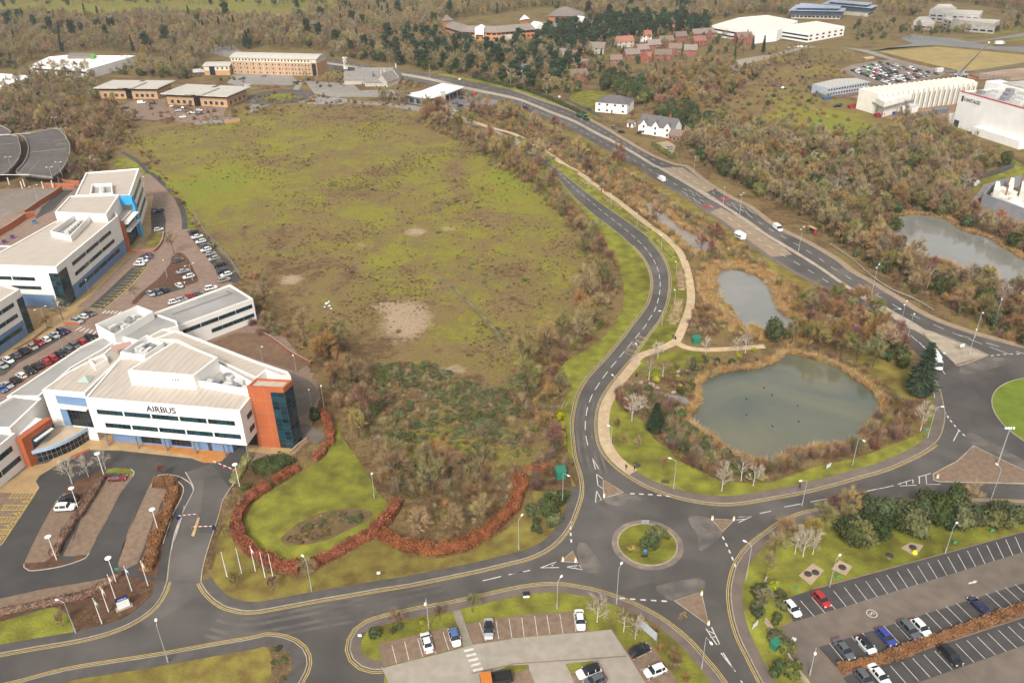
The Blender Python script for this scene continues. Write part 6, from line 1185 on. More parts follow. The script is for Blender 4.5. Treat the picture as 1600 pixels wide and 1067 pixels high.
def gn_tree(c):
 ng = bpy.data.node_groups.new('scatter ' + c.name,'GeometryNodeTree');ng.interface.new_socket('Geometry',in_out='INPUT',socket_type='NodeSocketGeometry');ng.interface.new_socket('Geometry',in_out='OUTPUT',socket_type='NodeSocketGeometry')
 N = ng.nodes.new;K = ng.links.new;gi_,go = N('NodeGroupInput'),N('NodeGroupOutput');ip = N('GeometryNodeInstanceOnPoints');ci = N('GeometryNodeCollectionInfo');ci.inputs['Collection'].default_value = c;ci.inputs['Separate Children'].default_value = True;ci.inputs['Reset Children'].default_value = True
 def attr(nm,ty): a = N('GeometryNodeInputNamedAttribute');a.data_type = ty;a.inputs['Name'].default_value = nm;return a.outputs['Attribute']
 cx3 = N('ShaderNodeCombineXYZ');K(attr('rz','FLOAT'),cx3.inputs[2]);K(gi_.outputs[0],ip.inputs['Points']);K(ci.outputs[0],ip.inputs['Instance']);ip.inputs['Pick Instance'].default_value = True
 K(attr('pick','INT'),ip.inputs['Instance Index']);K(cx3.outputs[0],ip.inputs['Rotation']);K(attr('sc','FLOAT_VECTOR'),ip.inputs['Scale']);K(ip.outputs[0],go.inputs[0]);return ng
GNT = {}
def scatter_stuff(name,pts,kinds,weights,smin,smax,label,seed=1,zs=(0.85,1.2)):
 if not len(pts): return
 r = np.random.default_rng(seed);c,idx = lib(kinds);n = len(pts);me = bpy.data.meshes.new(name);me.from_pydata([tuple(p) for p in pts],[],[])
 w_ = np.array(weights,float);w_ /= w_.sum();kk = r.choice(len(kinds),n,p=w_);pick = np.array([idx[kinds[k]][int(r.integers(len(idx[kinds[k]])))] for k in kk],np.int32)
 s = r.uniform(smin,smax,n);me.attributes.new('rz','FLOAT','POINT').data.foreach_set('value',r.uniform(0,6.28,n).astype(np.float32));me.attributes.new('pick','INT','POINT').data.foreach_set('value',pick)
 me.attributes.new('sc','FLOAT_VECTOR','POINT').data.foreach_set('vector',np.stack([s*r.uniform(0.85,1.15,n),s*r.uniform(0.85,1.15,n),s*r.uniform(zs[0],zs[1],n)],1).astype(np.float32).ravel())
 o = ob(name,me);md = o.modifiers.new('scatter','NODES')
 if c.name not in GNT: GNT[c.name] = gn_tree(c)
 md.node_group = GNT[c.name];return tag(o,label,None,None,'stuff')
EXC = [cut(A,one('20:-60,900'),one('22:425,950')) + list(reversed(cut(B,one('20:0,840'),one('22:720,880')))),DC1 and offset(cut(B,one('22:720,880'),one('32:1010,265')),SD['B']*2.4) + list(reversed(offset(cut(B,one('22:720,880'),one('32:1010,265')),-SD['B']*9))),DC1 + list(reversed(DC4)),POND,POND2,STREAM,LAKE,offset(PATHC,1.6) + list(reversed(offset(PATHC,-1.6))),offset(BR,1.4) + list(reversed(offset(BR,-1.4)))]
EXC += [ccw(L2(s_)) for s_ in ('20:355,610 400,575 480,562 600,580 625,610 540,660 460,660','20:1220,850 1290,825 1380,835 1415,855 1350,885 1250,880','30:690,320 1040,290 1581,340 1581,410 1380,440 1180,440','30:440,440 520,400 640,380 780,370 900,400 1100,450 1060,480 760,530 620,520 520,470','i:60,400 90,260 250,190 900,190 1480,140 1500,250 1000,400','30:0,230 500,190 480,120 300,110 0,90','20:1230,220 1581,230 1581,90 1400,95 1230,150','30:870,190 1440,190 1440,60 1170,15 1000,20','30:110,140 490,130 700,85 690,0 340,0 120,40','10:540,550 900,545 900,470 560,470','10:900,680 1500,650 1290,530 1150,510','00:170,440 540,440 850,345 400,320','00:-60,560 210,480 200,440 -60,440','d:80,310 600,310 1010,360 1010,200 80,150','d:730,170 1540,170 1540,0 930,0 740,60','30:250,600 640,540 640,470 260,500','30:540,720 1260,600 1240,480 560,540','30:1080,860 1640,1000 1640,480 1160,500','f:600,830 900,420 1600,200 1600,1067 1000,1067','20:1340,420 1420,350 1581,330 1581,380 1450,410 1420,460')]
def free(x,y,extra=0.0):
 ok = np.ones(x.shape,bool)
 for p in EXC: ok &= ~inside(x,y,p)
 for o in bpy.data.objects:
  if o.parent is None and o.name.startswith('house'): ok &= ((x - o.location.x)**2 + (y - o.location.y)**2) > 64
 return ok
def zone_pts(spec,step,seed=0,jit=0.45,keep=1.0):
 poly = L2(spec) if isinstance(spec,str) else spec;r = np.random.default_rng(seed);xs = [p.x for p in poly];ys = [p.y for p in poly]
 gx,gy = np.meshgrid(np.arange(min(xs),max(xs),step),np.arange(min(ys),max(ys),step));gx = gx + (np.arange(gx.shape[0]) % 2)[:,None]*step/2
 x = gx.ravel() + r.uniform(-jit,jit,gx.size)*step;y = gy.ravel() + r.uniform(-jit,jit,gx.size)*step;m = inside(x,y,poly);x,y = x[m],y[m];m = free(x,y)
 if keep < 1: m &= r.uniform(size=len(x)) < keep
 return np.stack([x[m],y[m],np.zeros(m.sum())],1)
TREES = []
def plant(kind,p,s,label,group=None,name=None,v=None,seed=None,cat=None):
 tr,cr_ = VAR[kind][v if v is not None else random.randrange(len(VAR[kind]))];nm = name or {'bare': 'bare_tree','warm': 'bare_tree','birch': 'birch_tree','shrub': 'shrub','redshrub': 'shrub','ever': 'evergreen_tree','bush': 'evergreen_bush','conifer': 'conifer_tree','pine': 'pine_tree','yellow': 'yellow_bush','lowbrush': 'low_shrub'}[kind]
 rz = random.uniform(0,6.28);ct = cat or ('tree' if 'tree' in nm else 'shrub')
 if tr is None:
  o = ob(nm,cr_);o.location = (p[0],p[1],p[2] if len(p) > 2 else 0)
 else:
  o = bpy.data.objects.new(nm,None);col.objects.link(o);o.location = (p[0],p[1],p[2] if len(p) > 2 else 0);o.empty_display_size = 0.5;ob('trunk',tr,o);ob('crown',cr_,o)
 o.rotation_euler.z = rz;o.scale = (s*random.uniform(0.9,1.1),s*random.uniform(0.9,1.1),s*random.uniform(0.9,1.15));return tag(o,label,ct,group)
random.seed(5)
far_mix = (['bare','warm','ever','conifer','pine'],[74,16,5,3,2])
scatter_stuff('woodland',zone_pts('s:-60,34 60,26 150,34 260,26 390,34 440,36 560,10 700,3 900,-6 1100,-8 1250,-8 1700,-10 1700,22 1560,18 1430,28 1390,25 1240,2 1228,30 1120,30 1010,45 915,30 860,12 700,32 650,48 600,60 545,90 515,92 470,78 370,78 330,92 290,105 215,86 140,80 60,92 20,105 -60,120',8.0,1),*far_mix,0.85,1.35,'bare brown woodland filling the far background',1)
scatter_stuff('woodland',zone_pts('s:-60,0 120,0 330,0 420,6 700,-14 1700,-30 1700,-8 900,-4 560,12 430,18 380,8 -60,12',14,2,keep=0.7),['bare','conifer','ever'],[70,15,15],0.9,1.5,'scattered trees on the far green fields',2)
scatter_stuff('woodland',zone_pts('s:-60,142 0,142 50,120 60,112 140,112 150,125 155,155 110,175 0,203 -60,208',5.5,3),['bare','warm','ever'],[60,20,20],0.6,1.0,'dense brown trees behind the parking deck',3)
scatter_stuff('scrub',zone_pts('s:-60,200 110,178 165,160 215,185 195,215 175,240 165,262 150,275 120,290 108,285 118,235 100,200 20,207',3.2,4),['redshrub','shrub','warm'],[50,35,15],0.6,1.1,'reddish scrub around the parking deck',4)
scatter_stuff('woodland',zone_pts('s:215,98 250,108 300,100 315,112 295,128 270,130 215,120',6,5),['bare','ever'],[75,25],0.7,1.1,'trees between the white warehouse and the pavilions',5)
scatter_stuff('woodland',zone_pts('s:512,90 560,86 600,62 690,42 690,64 760,78 860,72 900,82 925,92 930,125 890,152 840,150 800,138 700,116 600,99',6.0,6),['bare','warm','ever','pine'],[42,12,32,14],0.7,1.15,'mixed evergreen and bare wood north of the dual carriageway',6)
scatter_stuff('woodland',zone_pts('s:905,75 1000,55 1130,45 1190,72 1150,108 1060,112 1000,130 930,140',9,7,keep=0.75),['bare','ever','bush','conifer'],[45,35,12,8],0.45,0.9,'garden trees among the brick houses',7)
scatter_stuff('woodland',zone_pts('s:835,70 860,52 950,40 1060,35 1110,42 1115,54 1010,66 900,82 870,90',7,8),['pine','ever','bare'],[60,25,15],0.8,1.15,'dark pines behind the houses',8)
scatter_stuff('scrub',zone_pts('s:935,152 1000,132 1090,106 1150,108 1185,118 1140,150 1100,178 1075,190 1050,185 1000,168 960,160',4.6,9),['warm','shrub','ever','redshrub'],[45,35,12,8],0.6,1.0,'orange brown scrub behind the white villa',9)
scatter_stuff('scrub',zone_pts('s:1130,150 1180,112 1260,95 1340,105 1330,130 1290,170 1350,195 1400,200 1385,222 1250,232 1130,215 1075,205 1100,180',5.2,10,keep=0.62),['shrub','redshrub','bush','lowbrush'],[40,25,10,25],0.6,1.15,'scattered scrub on the heath below the building site',10)
scatter_stuff('scrub',zone_pts('s:215,150 300,165 420,165 560,158 640,165 560,172 400,180 250,195',4,11,keep=0.5),['lowbrush','redshrub'],[60,40],0.7,1.2,'brown brush along the far edge of the heath',11)
BIGW = L2('s:1062,222 1130,205 1200,208 1300,232 1390,222 1400,192 1480,205 1500,240 1590,262 1552,262 1530,285 1505,312 1470,325 1440,330 1400,345 1392,380 1440,425 1560,462 1610,472 1700,480 1700,560 1600,545 1520,505 1450,470 1400,445 1330,400 1270,352 1160,292 1090,255')
bw = zone_pts(BIGW,4.7,12);order = np.argsort(-np.array([0.0 if False else (-(p[1])) for p in bw]));bw = bw[order]
nbw = min(190,len(bw));kinds_ = ['bare','warm','ever','birch'];rw = np.random.default_rng(3)
NAMEZ = {'bare': 'bare grey brown tree ','warm': 'bare orange brown tree ','ever': 'dark evergreen tree ','birch': 'pale stemmed birch '}
LMK = [(one(a),b_) for a,b_ in (('31:268,380','behind the bus shelter'),('31:560,600','at the upper end of the pale guard rail'),('31:900,800','at the lower end of the pale guard rail'),('31:820,480','at the left shore of the lake'),('31:1150,680','between guard rail and lake'),('31:1400,850','below the lake near the roundabout'),('31:1581,850','at the right edge below the lake'),('31:30,300','behind the white van on the far carriageway'),('31:1250,430','on the far bank of the lake'),('31:500,300','deep in the wood left of the lake'),('21:1450,200','behind the signal crossing'))]
for p in bw[:nbw]:
 k = kinds_[rw.choice(4,p=[0.38,0.34,0.22,0.06])];lm = min(LMK,key=lambda q: (q[0].x - p[0])**2 + (q[0].y - p[1])**2)[1];plant(k,p,rw.uniform(0.75,1.2),NAMEZ[k] + lm,NAMEZ[k] + lm)
scatter_stuff('woodland',bw[nbw:],['bare','warm','ever','birch'],[40,36,18,6],0.75,1.2,'far part of the thick bare wood beside the lake',12)
scatter_stuff('undergrowth',zone_pts(BIGW,3.0,13),['shrub','redshrub','bush','lowbrush'],[45,25,18,12],0.6,1.1,'brown undergrowth of the thick wood beside the lake',13)
FARB = zone_pts('31:930,300 1100,322 1200,390 1350,430 1450,490 1600,580 1700,600 1700,520 1480,430 1330,370 1230,300 1190,200 1000,190 900,240',3.8,14)
for i,p in enumerate(FARB):
 k = ['warm','bare','ever','warm'][i % 4];plant(k,p,rw.uniform(0.7,1.05),NAMEZ[k] + 'on the far bank of the lake',NAMEZ[k] + 'on the far bank of the lake')
STRIPZ = '20:60,730 240,800 400,880 600,985 720,1060|21:850,110 950,190 1060,270 1200,350 1350,455 1500,545|31:0,640 120,730 330,820 500,860 640,960 400,1000 200,900 60,820|21:1500,600 1400,590 1270,570 1200,620 1130,560 1080,600 1060,540 960,430 800,300 640,190 420,40|20:350,1010 200,915 0,810'
scatter_stuff('scrub',zone_pts(STRIPZ,3.0,21),['shrub','redshrub','reed','warm','lowbrush'],[46,16,22,6,10],0.75,1.3,'brown scrub between the gravel path and the dual carriageway',21)
WESTZ = '10:1000,700 1250,760 1450,850|20:-20,880 120,960 220,1062|21:290,140 400,280 520,440 600,570 640,660 655,800 610,930 510,1060|22:400,130 280,200 270,300 320,380 250,470 240,650 330,770 390,900 250,880 100,700 20,500 60,200|21:330,1067 430,900 450,700 420,500 300,300 100,130|20:-200,960|10:1200,860 1000,760'
scatter_stuff('scrub',zone_pts(WESTZ,3.1,22),['shrub','warm','lowbrush','redshrub'],[56,14,18,12],0.8,1.35,'brown thicket lining the heath beside the curve road',22)
SOUTHZ = '12:250,60 400,150 430,300 500,450 580,560 640,660 740,810 810,930 860,1030 1000,1030 1300,950 1540,880 1560,790 1400,770 1250,820 1100,890 950,840 850,770 780,690 680,500 640,380 700,300 560,170 400,70'
scatter_stuff('scrub',zone_pts(SOUTHZ,2.4,23),['shrub','warm','lowbrush','redshrub'],[56,12,20,12],0.8,1.35,'dense leafless thicket along the lower edge of the heath',23)
scatter_stuff('scrub',zone_pts('11:-60,640 60,690 60,900 150,1000 400,1067|12:560,120 640,250 400,150 250,60 80,20 0,0|11:-60,1000 0,850',3.0,24),['shrub','redshrub','warm'],[55,30,15],0.6,1.2,'reddish thicket between campus fence and heath',24)
scatter_stuff('scrub',zone_pts('s:172,200 215,205 250,255 290,320 320,350 350,400 395,440 380,450 340,410 300,350 260,290 215,250',3.4,25,keep=0.7),['lowbrush','redshrub','shrub'],[50,25,25],0.5,1.0,'brown brush along the campus boundary',25)
scatter_stuff('scrub',zone_pts('12:640,340 760,240 1060,180 1300,300 1560,420|22:-20,160 100,300 60,560 120,760|12:1560,760 1250,790 1130,840 980,760 900,700 800,600 700,480',1.7,26,keep=0.8),['bramble','lowbrush','shrub'],[36,58,6],0.55,1.1,'bramble and dead bracken over the lower heath',26)
scatter_stuff('bramble',zone_pts('12:740,200 1060,190 1040,260 880,300 740,280',1.4,27),['bramble'],[1],0.6,1.1,'dark green bramble mound left of the sandy patch',27)
scatter_stuff('bramble',zone_pts('12:1040,330 1300,290 1560,380 1540,620 1300,560 1200,440 1060,400',1.5,28,keep=0.85),['bramble','lowbrush'],[70,30],0.6,1.1,'dark green bramble sheet in the lower heath',28)
scatter_stuff('bramble',zone_pts('12:780,640 880,600 920,760 1040,880 1240,800 1330,840 1060,930 860,800',1.4,29),['bramble'],[1],0.7,1.1,'dark green brambles beside the lower thicket',29)
tp_ = zone_pts(FIELD,1.5,30,keep=0.9);tn = np.sin(tp_[:,0]*0.075 + 1.7*np.sin(tp_[:,1]*0.041)) + np.sin(tp_[:,1]*0.068 + 2.1*np.sin(tp_[:,0]*0.05)) + 0.8*np.sin(tp_[:,0]*0.31 + 2*np.sin(tp_[:,1]*0.23))*np.sin(tp_[:,1]*0.27) + np.random.default_rng(4).normal(size=len(tp_))*0.7
scatter_stuff('tussocks',tp_[tn > 0.95],['tuft','lowbrush'],[88,12],0.35,0.95,'dark rush tussocks dotted over the heath',30,(0.6,1.0))
def along(c,o0,o1,step,seed):
 r = np.random.default_rng(seed);q = resample(c + [c[0]] if (c[0] - c[-1]).length < 8 else c,step);n = normals(q);return np.array([(p.x + m.x*o,p.y + m.y*o,0.0) for p,m in zip(q,n) for o in r.uniform(o0,o1,2)])
def outward(c): return -1 if sum(c[i].x*c[(i+1) % len(c)].y - c[(i+1) % len(c)].x*c[i].y for i in range(len(c))) > 0 else 1
for c,a,b_,st,lb,sd_ in ((POND,0.0,0.9,0.8,'straw coloured reeds fringing the round pond',31),(POND2,0.2,7.0,0.35,'wide orange reed bed around the upper pond',32),(STREAM,0.0,2.5,0.7,'reeds along the narrow pool',33),(LAKE,0.0,2.0,1.4,'reeds along the lake shore',34)):
 s_ = outward(c);pts = along(list(c),*(sorted((s_*a,s_*b_))),st,sd_);m = free(pts[:,0],pts[:,1]);scatter_stuff('reeds',pts[m],['reed'],[1],0.7,1.25,lb,sd_)
for sp_,lb,sd_ in (('21:560,20 700,70 720,140 640,130 540,60','orange reed patch beside the gravel path',35),('21:640,150 800,170 830,230 780,270 700,220','orange reed patch above the narrow pool',36)): scatter_stuff('reeds',zone_pts(sp_,1.2,sd_),['reed'],[1],0.8,1.2,lb,sd_)
scatter_stuff('shrubbery',zone_pts('22:650,350 760,320 860,370 960,420 1060,470 1085,560 1230,680 1330,770 1480,820|32:0,880 -40,900|22:1300,900 1150,840 1050,770 960,690 900,620 860,520 700,470 640,420',2.0,41),['shrub','redshrub','bush'],[40,40,20],0.85,1.45,'russet and brown shrubs on the west bank of the pond',41)
scatter_stuff('shrubbery',zone_pts('22:960,300 1000,220 1080,180 1200,150 1340,190 1560,150 1560,190 1350,230 1230,260 1150,310 1140,400 1080,420 1040,380',2.2,42),['redshrub','shrub','bush','yellow'],[40,30,20,10],0.5,0.9,'mixed shrubs on the north bank of the pond',42)
scatter_stuff('shrubbery',zone_pts('32:0,850 130,760 300,700 520,690 600,600 700,500 720,420 860,420 890,560 850,640 700,700 520,740 300,770 100,850',2.1,43),['redshrub','shrub','lowbrush'],[50,35,15],0.8,1.35,'reddish shrubs on the south bank of the pond',43)
scatter_stuff('shrubbery',zone_pts('32:60,110 200,60 420,150 560,210 660,300 760,360 740,420 640,340 540,270 400,190 230,140 120,120',2.2,44),['lowbrush','redshrub','shrub'],[50,30,20],0.5,0.9,'leaf strewn brush along the east bank of the pond',44)
scatter_stuff('shrubbery',zone_pts('21:1060,860 1180,860 1300,900 1340,1000 1200,1060 1080,1067 1100,960',2.2,45),['redshrub','shrub'],[50,50],0.5,0.95,'purple brown shrubs beside the path junction',45)
def many(kind,zone,step,s0,s1,label,group,seed,keep=1.0):
 r = np.random.default_rng(seed)
 pts = zone_pts(zone,step,seed,keep=keep);xs = sorted(p[0] for p in pts);nq = min(4,max(1,len(pts)//4))
 for p in pts:
  q = xs.index(p[0])*nq//len(pts);lb = label if nq == 1 else label + ', ' + {2: ['left part','right part'],3: ['left third','middle third','right third'],4: ['far left','left of middle','right of middle','far right']}[nq][q];plant(kind,p,r.uniform(s0,s1),lb,lb)
many('warm','32:60,60 200,0 420,10 700,50 830,130 800,200 700,260 560,180 380,140 200,110',4.2,0.75,1.15,'bare russet tree in the grove behind the round pond','grove behind the pond',51)
many('warm','31:120,900 300,860 480,840 640,950 760,1050 400,1067 180,1050',4.6,0.7,1.1,'bare brown tree in the grove between pond and dual carriageway','grove by the dual carriageway',52)
many('ever','32:700,80 840,60 900,200 800,260 720,200',4.5,0.6,0.9,'olive evergreen in the grove left of the tall conifer','evergreens left of the tall conifer',53)
many('warm','33:20,260 180,130 380,40 620,-10 620,90 420,150 260,200 150,330 60,400',4.0,0.7,1.0,'bare brown tree in the belt left of the large car park','bare trees of the car park belt',54)
many('ever','33:330,160 520,100 760,60 920,0 1180,30 1200,110 960,130 820,190 720,230 560,250 380,250',3.6,0.9,1.25,'dark evergreen in the belt above the large car park','evergreens of the car park belt',55)
many('bush','33:1180,20 1581,0 1640,60 1450,140 1280,110',2.6,1.2,1.9,'olive bush above the right end of the large car park','bushes of the car park belt',56)
many('warm','33:850,-30 1300,-20 1300,30 1000,40',4.0,0.7,1.0,'bare tree behind the evergreens above the large car park','bare trees behind the car park belt',57)
many('bush','33:-90,560 60,430 140,560 60,690 -60,720',2.7,0.8,1.3,'evergreen bush left of the large car park','bushes left of the large car park',58)
many('bush','33:-70,740 50,720 150,930 280,1080 40,1080',3.0,1.0,1.5,'dark evergreen bush beside the car park wall at the bottom','bushes beside the car park wall',59)
many('bush','23:100,20 200,-60 330,-90 310,30 240,100 160,165 130,120',2.2,0.8,1.3,'evergreen bush in the corner beside the roundabout','bushes at the roundabout corner',60)
many('shrub','23:860,690 900,800 1030,900 1090,1067 1030,1067 960,950 860,850',2.3,0.4,0.7,'brown shrub in the bed behind the billboard','shrubs behind the billboard',61)
many('shrub','12:1300,960 1560,900|22:0,870 60,960|13:1500,0 1350,60 1050,130 950,140 900,60 1000,0|12:1100,1040',2.5,0.55,0.9,'leafless shrub inside the curved beech hedge','shrubs inside the curved hedge',62)
many('redshrub','22:-20,800 100,790 250,800 330,850 300,900 150,1000 40,930',2.6,0.6,1.0,'reddish shrub beside the green cabin','shrubs beside the green cabin',63)
many('bush','13:720,740 870,690 900,740 760,800',2.2,0.5,0.9,'bright green bush at the corner of the small car park','bushes at the small car park corner',64)
many('yellow','13:840,745 1180,660 1190,690 900,770',2.6,0.4,0.8,'yellow green bush along the small car park','yellow bushes at the small car park',65)
many('yellow','23:440,560 640,580 660,640 480,620',2.4,0.5,0.9,'yellow bush under the birches beside the billboard','yellow bushes beside the billboard',66)
for k,sp_ in enumerate(('22:300,530','22:300,590','22:305,640','22:315,690')): plant('yellow',L(sp_)[0],1.3,['farthest','second','third','nearest'][k] + ' yellow bush in the roadside row left of the curve road','yellow roadside bushes')
for sp_,sc,lb in (('22:890,300',1.2,'yellow green bush beside the pale boulders'),('22:1400,150',1.0,'yellow bush beside the branch path'),('22:1490,115',0.9,'small yellow bush at the end of the branch path'),('22:1540,905',1.1,'bright yellow bush on the lawn below the pond'),('33:30,500',1.6,'yellow bush left of the white car in the large car park'),('33:1500,50',1.2,'yellow green bush at the top right of the large car park')): plant('yellow',L(sp_)[0],sc,lb)
for sp_,sc,lb in (('22:740,545',1.0,'tall white stemmed birch at the pond lawn edge'),('22:788,495',0.85,'second white birch beside the tall one at the pond'),('22:900,165',0.75,'small birch beside the path fork'),('22:845,290',0.95,'multi stemmed birch above the boulders'),('22:932,270',0.8,'slender birch right of the multi stemmed one'),('22:1295,978',0.95,'birch on the lawn nearest the south kerb'),('22:1415,912',0.95,'birch in the dark bed below the pond'),('22:1488,945',0.9,'right hand birch below the pond'),('22:1195,130',0.7,'birch at the green cabin by the branch path'),('22:1390,125',0.7,'thin birch beside the branch path'),('22:1440,125',0.85,'wide birch at the end of the branch path'),
     ('32:940,605',1.0,'pale birch leaning beside the big roundabout'),('23:525,692',1.0,'largest birch left of the billboard'),('23:688,752',0.8,'middle birch left of the billboard'),('23:760,797',0.75,'birch touching the billboard'),('33:215,290',1.0,'white birch in the belt beside the large car park'),('33:165,270',0.8,'left birch in the belt beside the large car park'),('33:275,275',0.75,'right birch in the belt beside the large car park'),('02:447,935',0.85,'white birch left in the office car park'),('02:548,890',0.85,'white birch beside the disc lamp in the office car park'),('02:655,845',0.8,'bare pale tree right of the disc lamp in the office car park'),
     ('32:1185,-60',0.5,'small birch on the wedge island')):
 if 'wedge' not in lb: plant('birch',L(sp_)[0],sc,lb)
for sp_,kd,sc,lb in (('13:878,728','warm',0.5,'small russet tree on the strip left of the small car park'),('13:1135,682','warm',0.45,'thin tree on the grass above the white cars'),('13:1335,632','warm',0.5,'small tree right of the paved path'),('23:1050,700','warm',0.3,'sapling behind the billboard'),('01:1075,540','bare',0.75,'tall bare tree on the bark island of the campus'),('01:842,822','bare',0.55,'small bare tree at the lower campus road'),('a:790,500','bare',0.85,'bare tree in front of the teal glass corner'),('a:585,575','warm',0.6,'bare tree between the two left offices'),('h:1185,465','bare',1.1,'tall bare tree left of the heath behind the offices'),
      ('13:1020,190','tan',0.85,'left tan tree inside the curved hedge'),('13:1220,175','tan',0.85,'middle tan tree inside the curved hedge'),('13:1390,110','tan',0.85,'right tan tree inside the curved hedge'),('c:890,800','bare',0.6,'bare tree beside the office entrance road'),('03:1390,170','warm',0.5,'small bare tree right of the entrance barrier'),('03:1465,480','warm',0.5,'small tree behind the right hand flagpoles'),('13:110,500','warm',0.5,'small tree between the flagpoles and the lamp'),('13:320,400','warm',0.55,'small tree behind the street lamp at the hedge gap'),('03:390,720','warm',0.45,'small tree on the lawn left of the flagpole bed'),('b:1355,520','warm',0.45,'russet sapling at the head of the hedge bed'),
      ('23:1560,420','bare',0.6,'grey tree beside the lamp at the eastern kerb'),('23:1540,620','bare',0.6,'dark tree below the lamp at the eastern kerb'),('22:650,600','warm',0.4,'small bare tree on the upper pond lawn'),('22:690,690','warm',0.35,'sapling on the middle pond lawn'),('22:775,720','warm',0.38,'second sapling on the middle pond lawn'),('22:935,850','warm',0.38,'sapling on the lower pond lawn')): plant('warm' if kd == 'tan' else kd,L(sp_)[0],sc,lb,v=1 if kd == 'tan' else None)
for sp_,sc,wx,lb in (('32:930,385',1.2,1.9,'tall dark conifer beside the dual carriageway exit'),('22:885,610',0.7,1.25,'dark green conifer on the west bank of the pond')): o = plant('conifer',L(sp_)[0],sc,lb,v=0);o.scale.x = o.scale.y = wx
for sp_,sc,lb in (('31:25,1085',1.25,'large dark evergreen at the north tip of the round pond'),('31:110,1075',0.7,'smaller dark evergreen right of the pond tip')): plant('ever',L(sp_)[0],sc,lb,v=0)
plant('conifer',L('33:1120,130')[0],0.6,'blue green conifer in the belt above the large car park',v=2)
for sp_,sc,kd,lb in (('10:1190,420',1.3,'conifer','large dark conifer above the dual carriageway'),('00:1070,440',1.0,'conifer','dark conifer behind the red van near the hotel'),('10:940,300',1.1,'pine','spreading dark pine left of the large conifer'),('20:1045,375',0.8,'conifer','dark cypress between the brick houses'),('20:685,345',0.7,'conifer','dark cypress in front of the pink roofed villa'),('20:805,640',1.5,'ever','large dark evergreen behind the white villa'),('20:590,545',1.5,'ever','dark evergreen clump left of the villa roof'),('20:940,740',1.1,'ever','bright green tree behind the white gabled house'),('20:1020,690',1.4,'ever','dark evergreen right of the bright green tree'),('20:1260,790',1.5,'ever','broad dark evergreen beside the garden lawn'),('20:1200,770',1.1,'ever','evergreen left of the broad one beside the garden lawn'),('20:660,600',1.2,'ever','dark evergreen above the villa roof'),('20:740,740',0.6,'warm','russet tree between villa and gabled house'),('20:1550,330',1.2,'conifer','dark fir right of the detached brick house'),('00:410,125',1.2,'conifer','left fir on the far field edge'),('00:610,115',1.2,'conifer','right fir on the far field edge'),('00:530,105',1.2,'conifer','middle fir on the far field edge'),('20:1030,960',0.8,'bare','dark bare tree below the white gabled house'),('20:470,400',0.8,'ever','yellowish tree right of the orange roofed house')): plant(kd,L(sp_)[0],sc,lb)
for sp_,sc,lb in (('23:885,165',1.5,'dark round bush at the back of the mini roundabout'),('23:840,235',1.5,'dark green bush at the front of the mini roundabout'),('12:365,535',1.3,'round evergreen bush beside the orange tower'),('12:215,800',0.8,'pale green bush at the dark hedge block'),('c:975,610',0.8,'evergreen bush at the foot of the lamp by the barrier'),('12:880,0',0.6,'dark bush on the sandy patch'),('20:1380,590',0.8,'bright green bush on the right hand heath')): plant('bush',L(sp_)[0],sc,lb)
t_ = gen_tuft(211,0.8,0.7,60,TUSSY,0.09);o = tag(ob('ornamental_grass',t_),'straw coloured ornamental grass on the mini roundabout','grass');o.location = L('23:745,250')[0];o.location.z = 0.14;o.scale = (2.6,1.6,1)
t_ = gen_tuft(212,1.0,0.7,50,EVG2,0.1);o = tag(ob('spiky_plant',t_),'spiky green plant on the mini roundabout','plant');o.location = L('23:960,175')[0];o.location.z = 0.14;o.scale = (1.3,1.3,1)
def hedge(spec,w_,h,lm,label,group=None,dens=30,size=0.26,name='hedge',closed=False,z=0.08,cat='hedge'):
 c = smooth(L2(spec),0.8) if isinstance(spec,str) else spec;o = bld(name,c[0],label,cat,group);o.location.z = z;x0,y0 = c[0].x,c[0].y;r = np.random.default_rng(int(abs(x0*7 + y0*3)) % 9999)
 a,b_ = offset(c,w_*0.36),offset(c,-w_*0.36);mb = MB();mb.kerb(a,b_,z,z + h*0.78);mb.quad((a[0].x,a[0].y,z),(a[0].x,a[0].y,z + h*0.78),(b_[0].x,b_[0].y,z + h*0.78),(b_[0].x,b_[0].y,z));mb.quad((a[-1].x,a[-1].y,z),(a[-1].x,a[-1].y,z + h*0.78),(b_[-1].x,b_[-1].y,z + h*0.78),(b_[-1].x,b_[-1].y,z));part(o,'core',mb,lm)
 nn = normals(c);ln = sum((q - p).length for p,q in zip(c,c[1:]));n = int(ln*(w_ + 2*h)*dens);i = r.integers(0,len(c) - 1,n);t = r.uniform(size=n);P0 = np.array([(p.x,p.y) for p in c]);N0 = np.array([(p.x,p.y) for p in nn]);base = P0[i]*(1 - t)[:,None] + P0[i+1]*t[:,None];nrm = N0[i]
 u = r.uniform(-1,1,n)*(w_/2 + h);side = np.where(abs(u) < w_/2,u,np.sign(u)*w_/2);zz_ = np.where(abs(u) < w_/2,h,h - (abs(u) - w_/2));wob = 1 + 0.10*np.sin(base[:,0]*1.7 + base[:,1]*1.1) + 0.10*np.sin(base[:,0]*0.6 - base[:,1]*0.9 + x0) + 0.05*np.sin(base[:,0]*4.1 + base[:,1]*3.3)
 T = TB();T.leaves(np.stack([base[:,0] + nrm[:,0]*side*wob - x0,base[:,1] + nrm[:,1]*side*wob - y0,zz_*wob*r.uniform(0.82,1.1,n)],1),r.uniform(0.7,1.3,n)*size,5);ob('foliage',T.mesh('foliage',[lm]),o);return o
hedge('12:408,500 445,560 462,630 460,690',1.9,1.6,BEECH,'short upright beech hedge right of the orange tower')
hedge('12:432,705 405,755 362,792',1.8,1.3,BEECH,'small beech hedge segment below the tower terrace')
hedge('12:258,845 190,880 115,922',2.3,1.5,BEECH,'beech hedge segment beside the dark green hedge block')
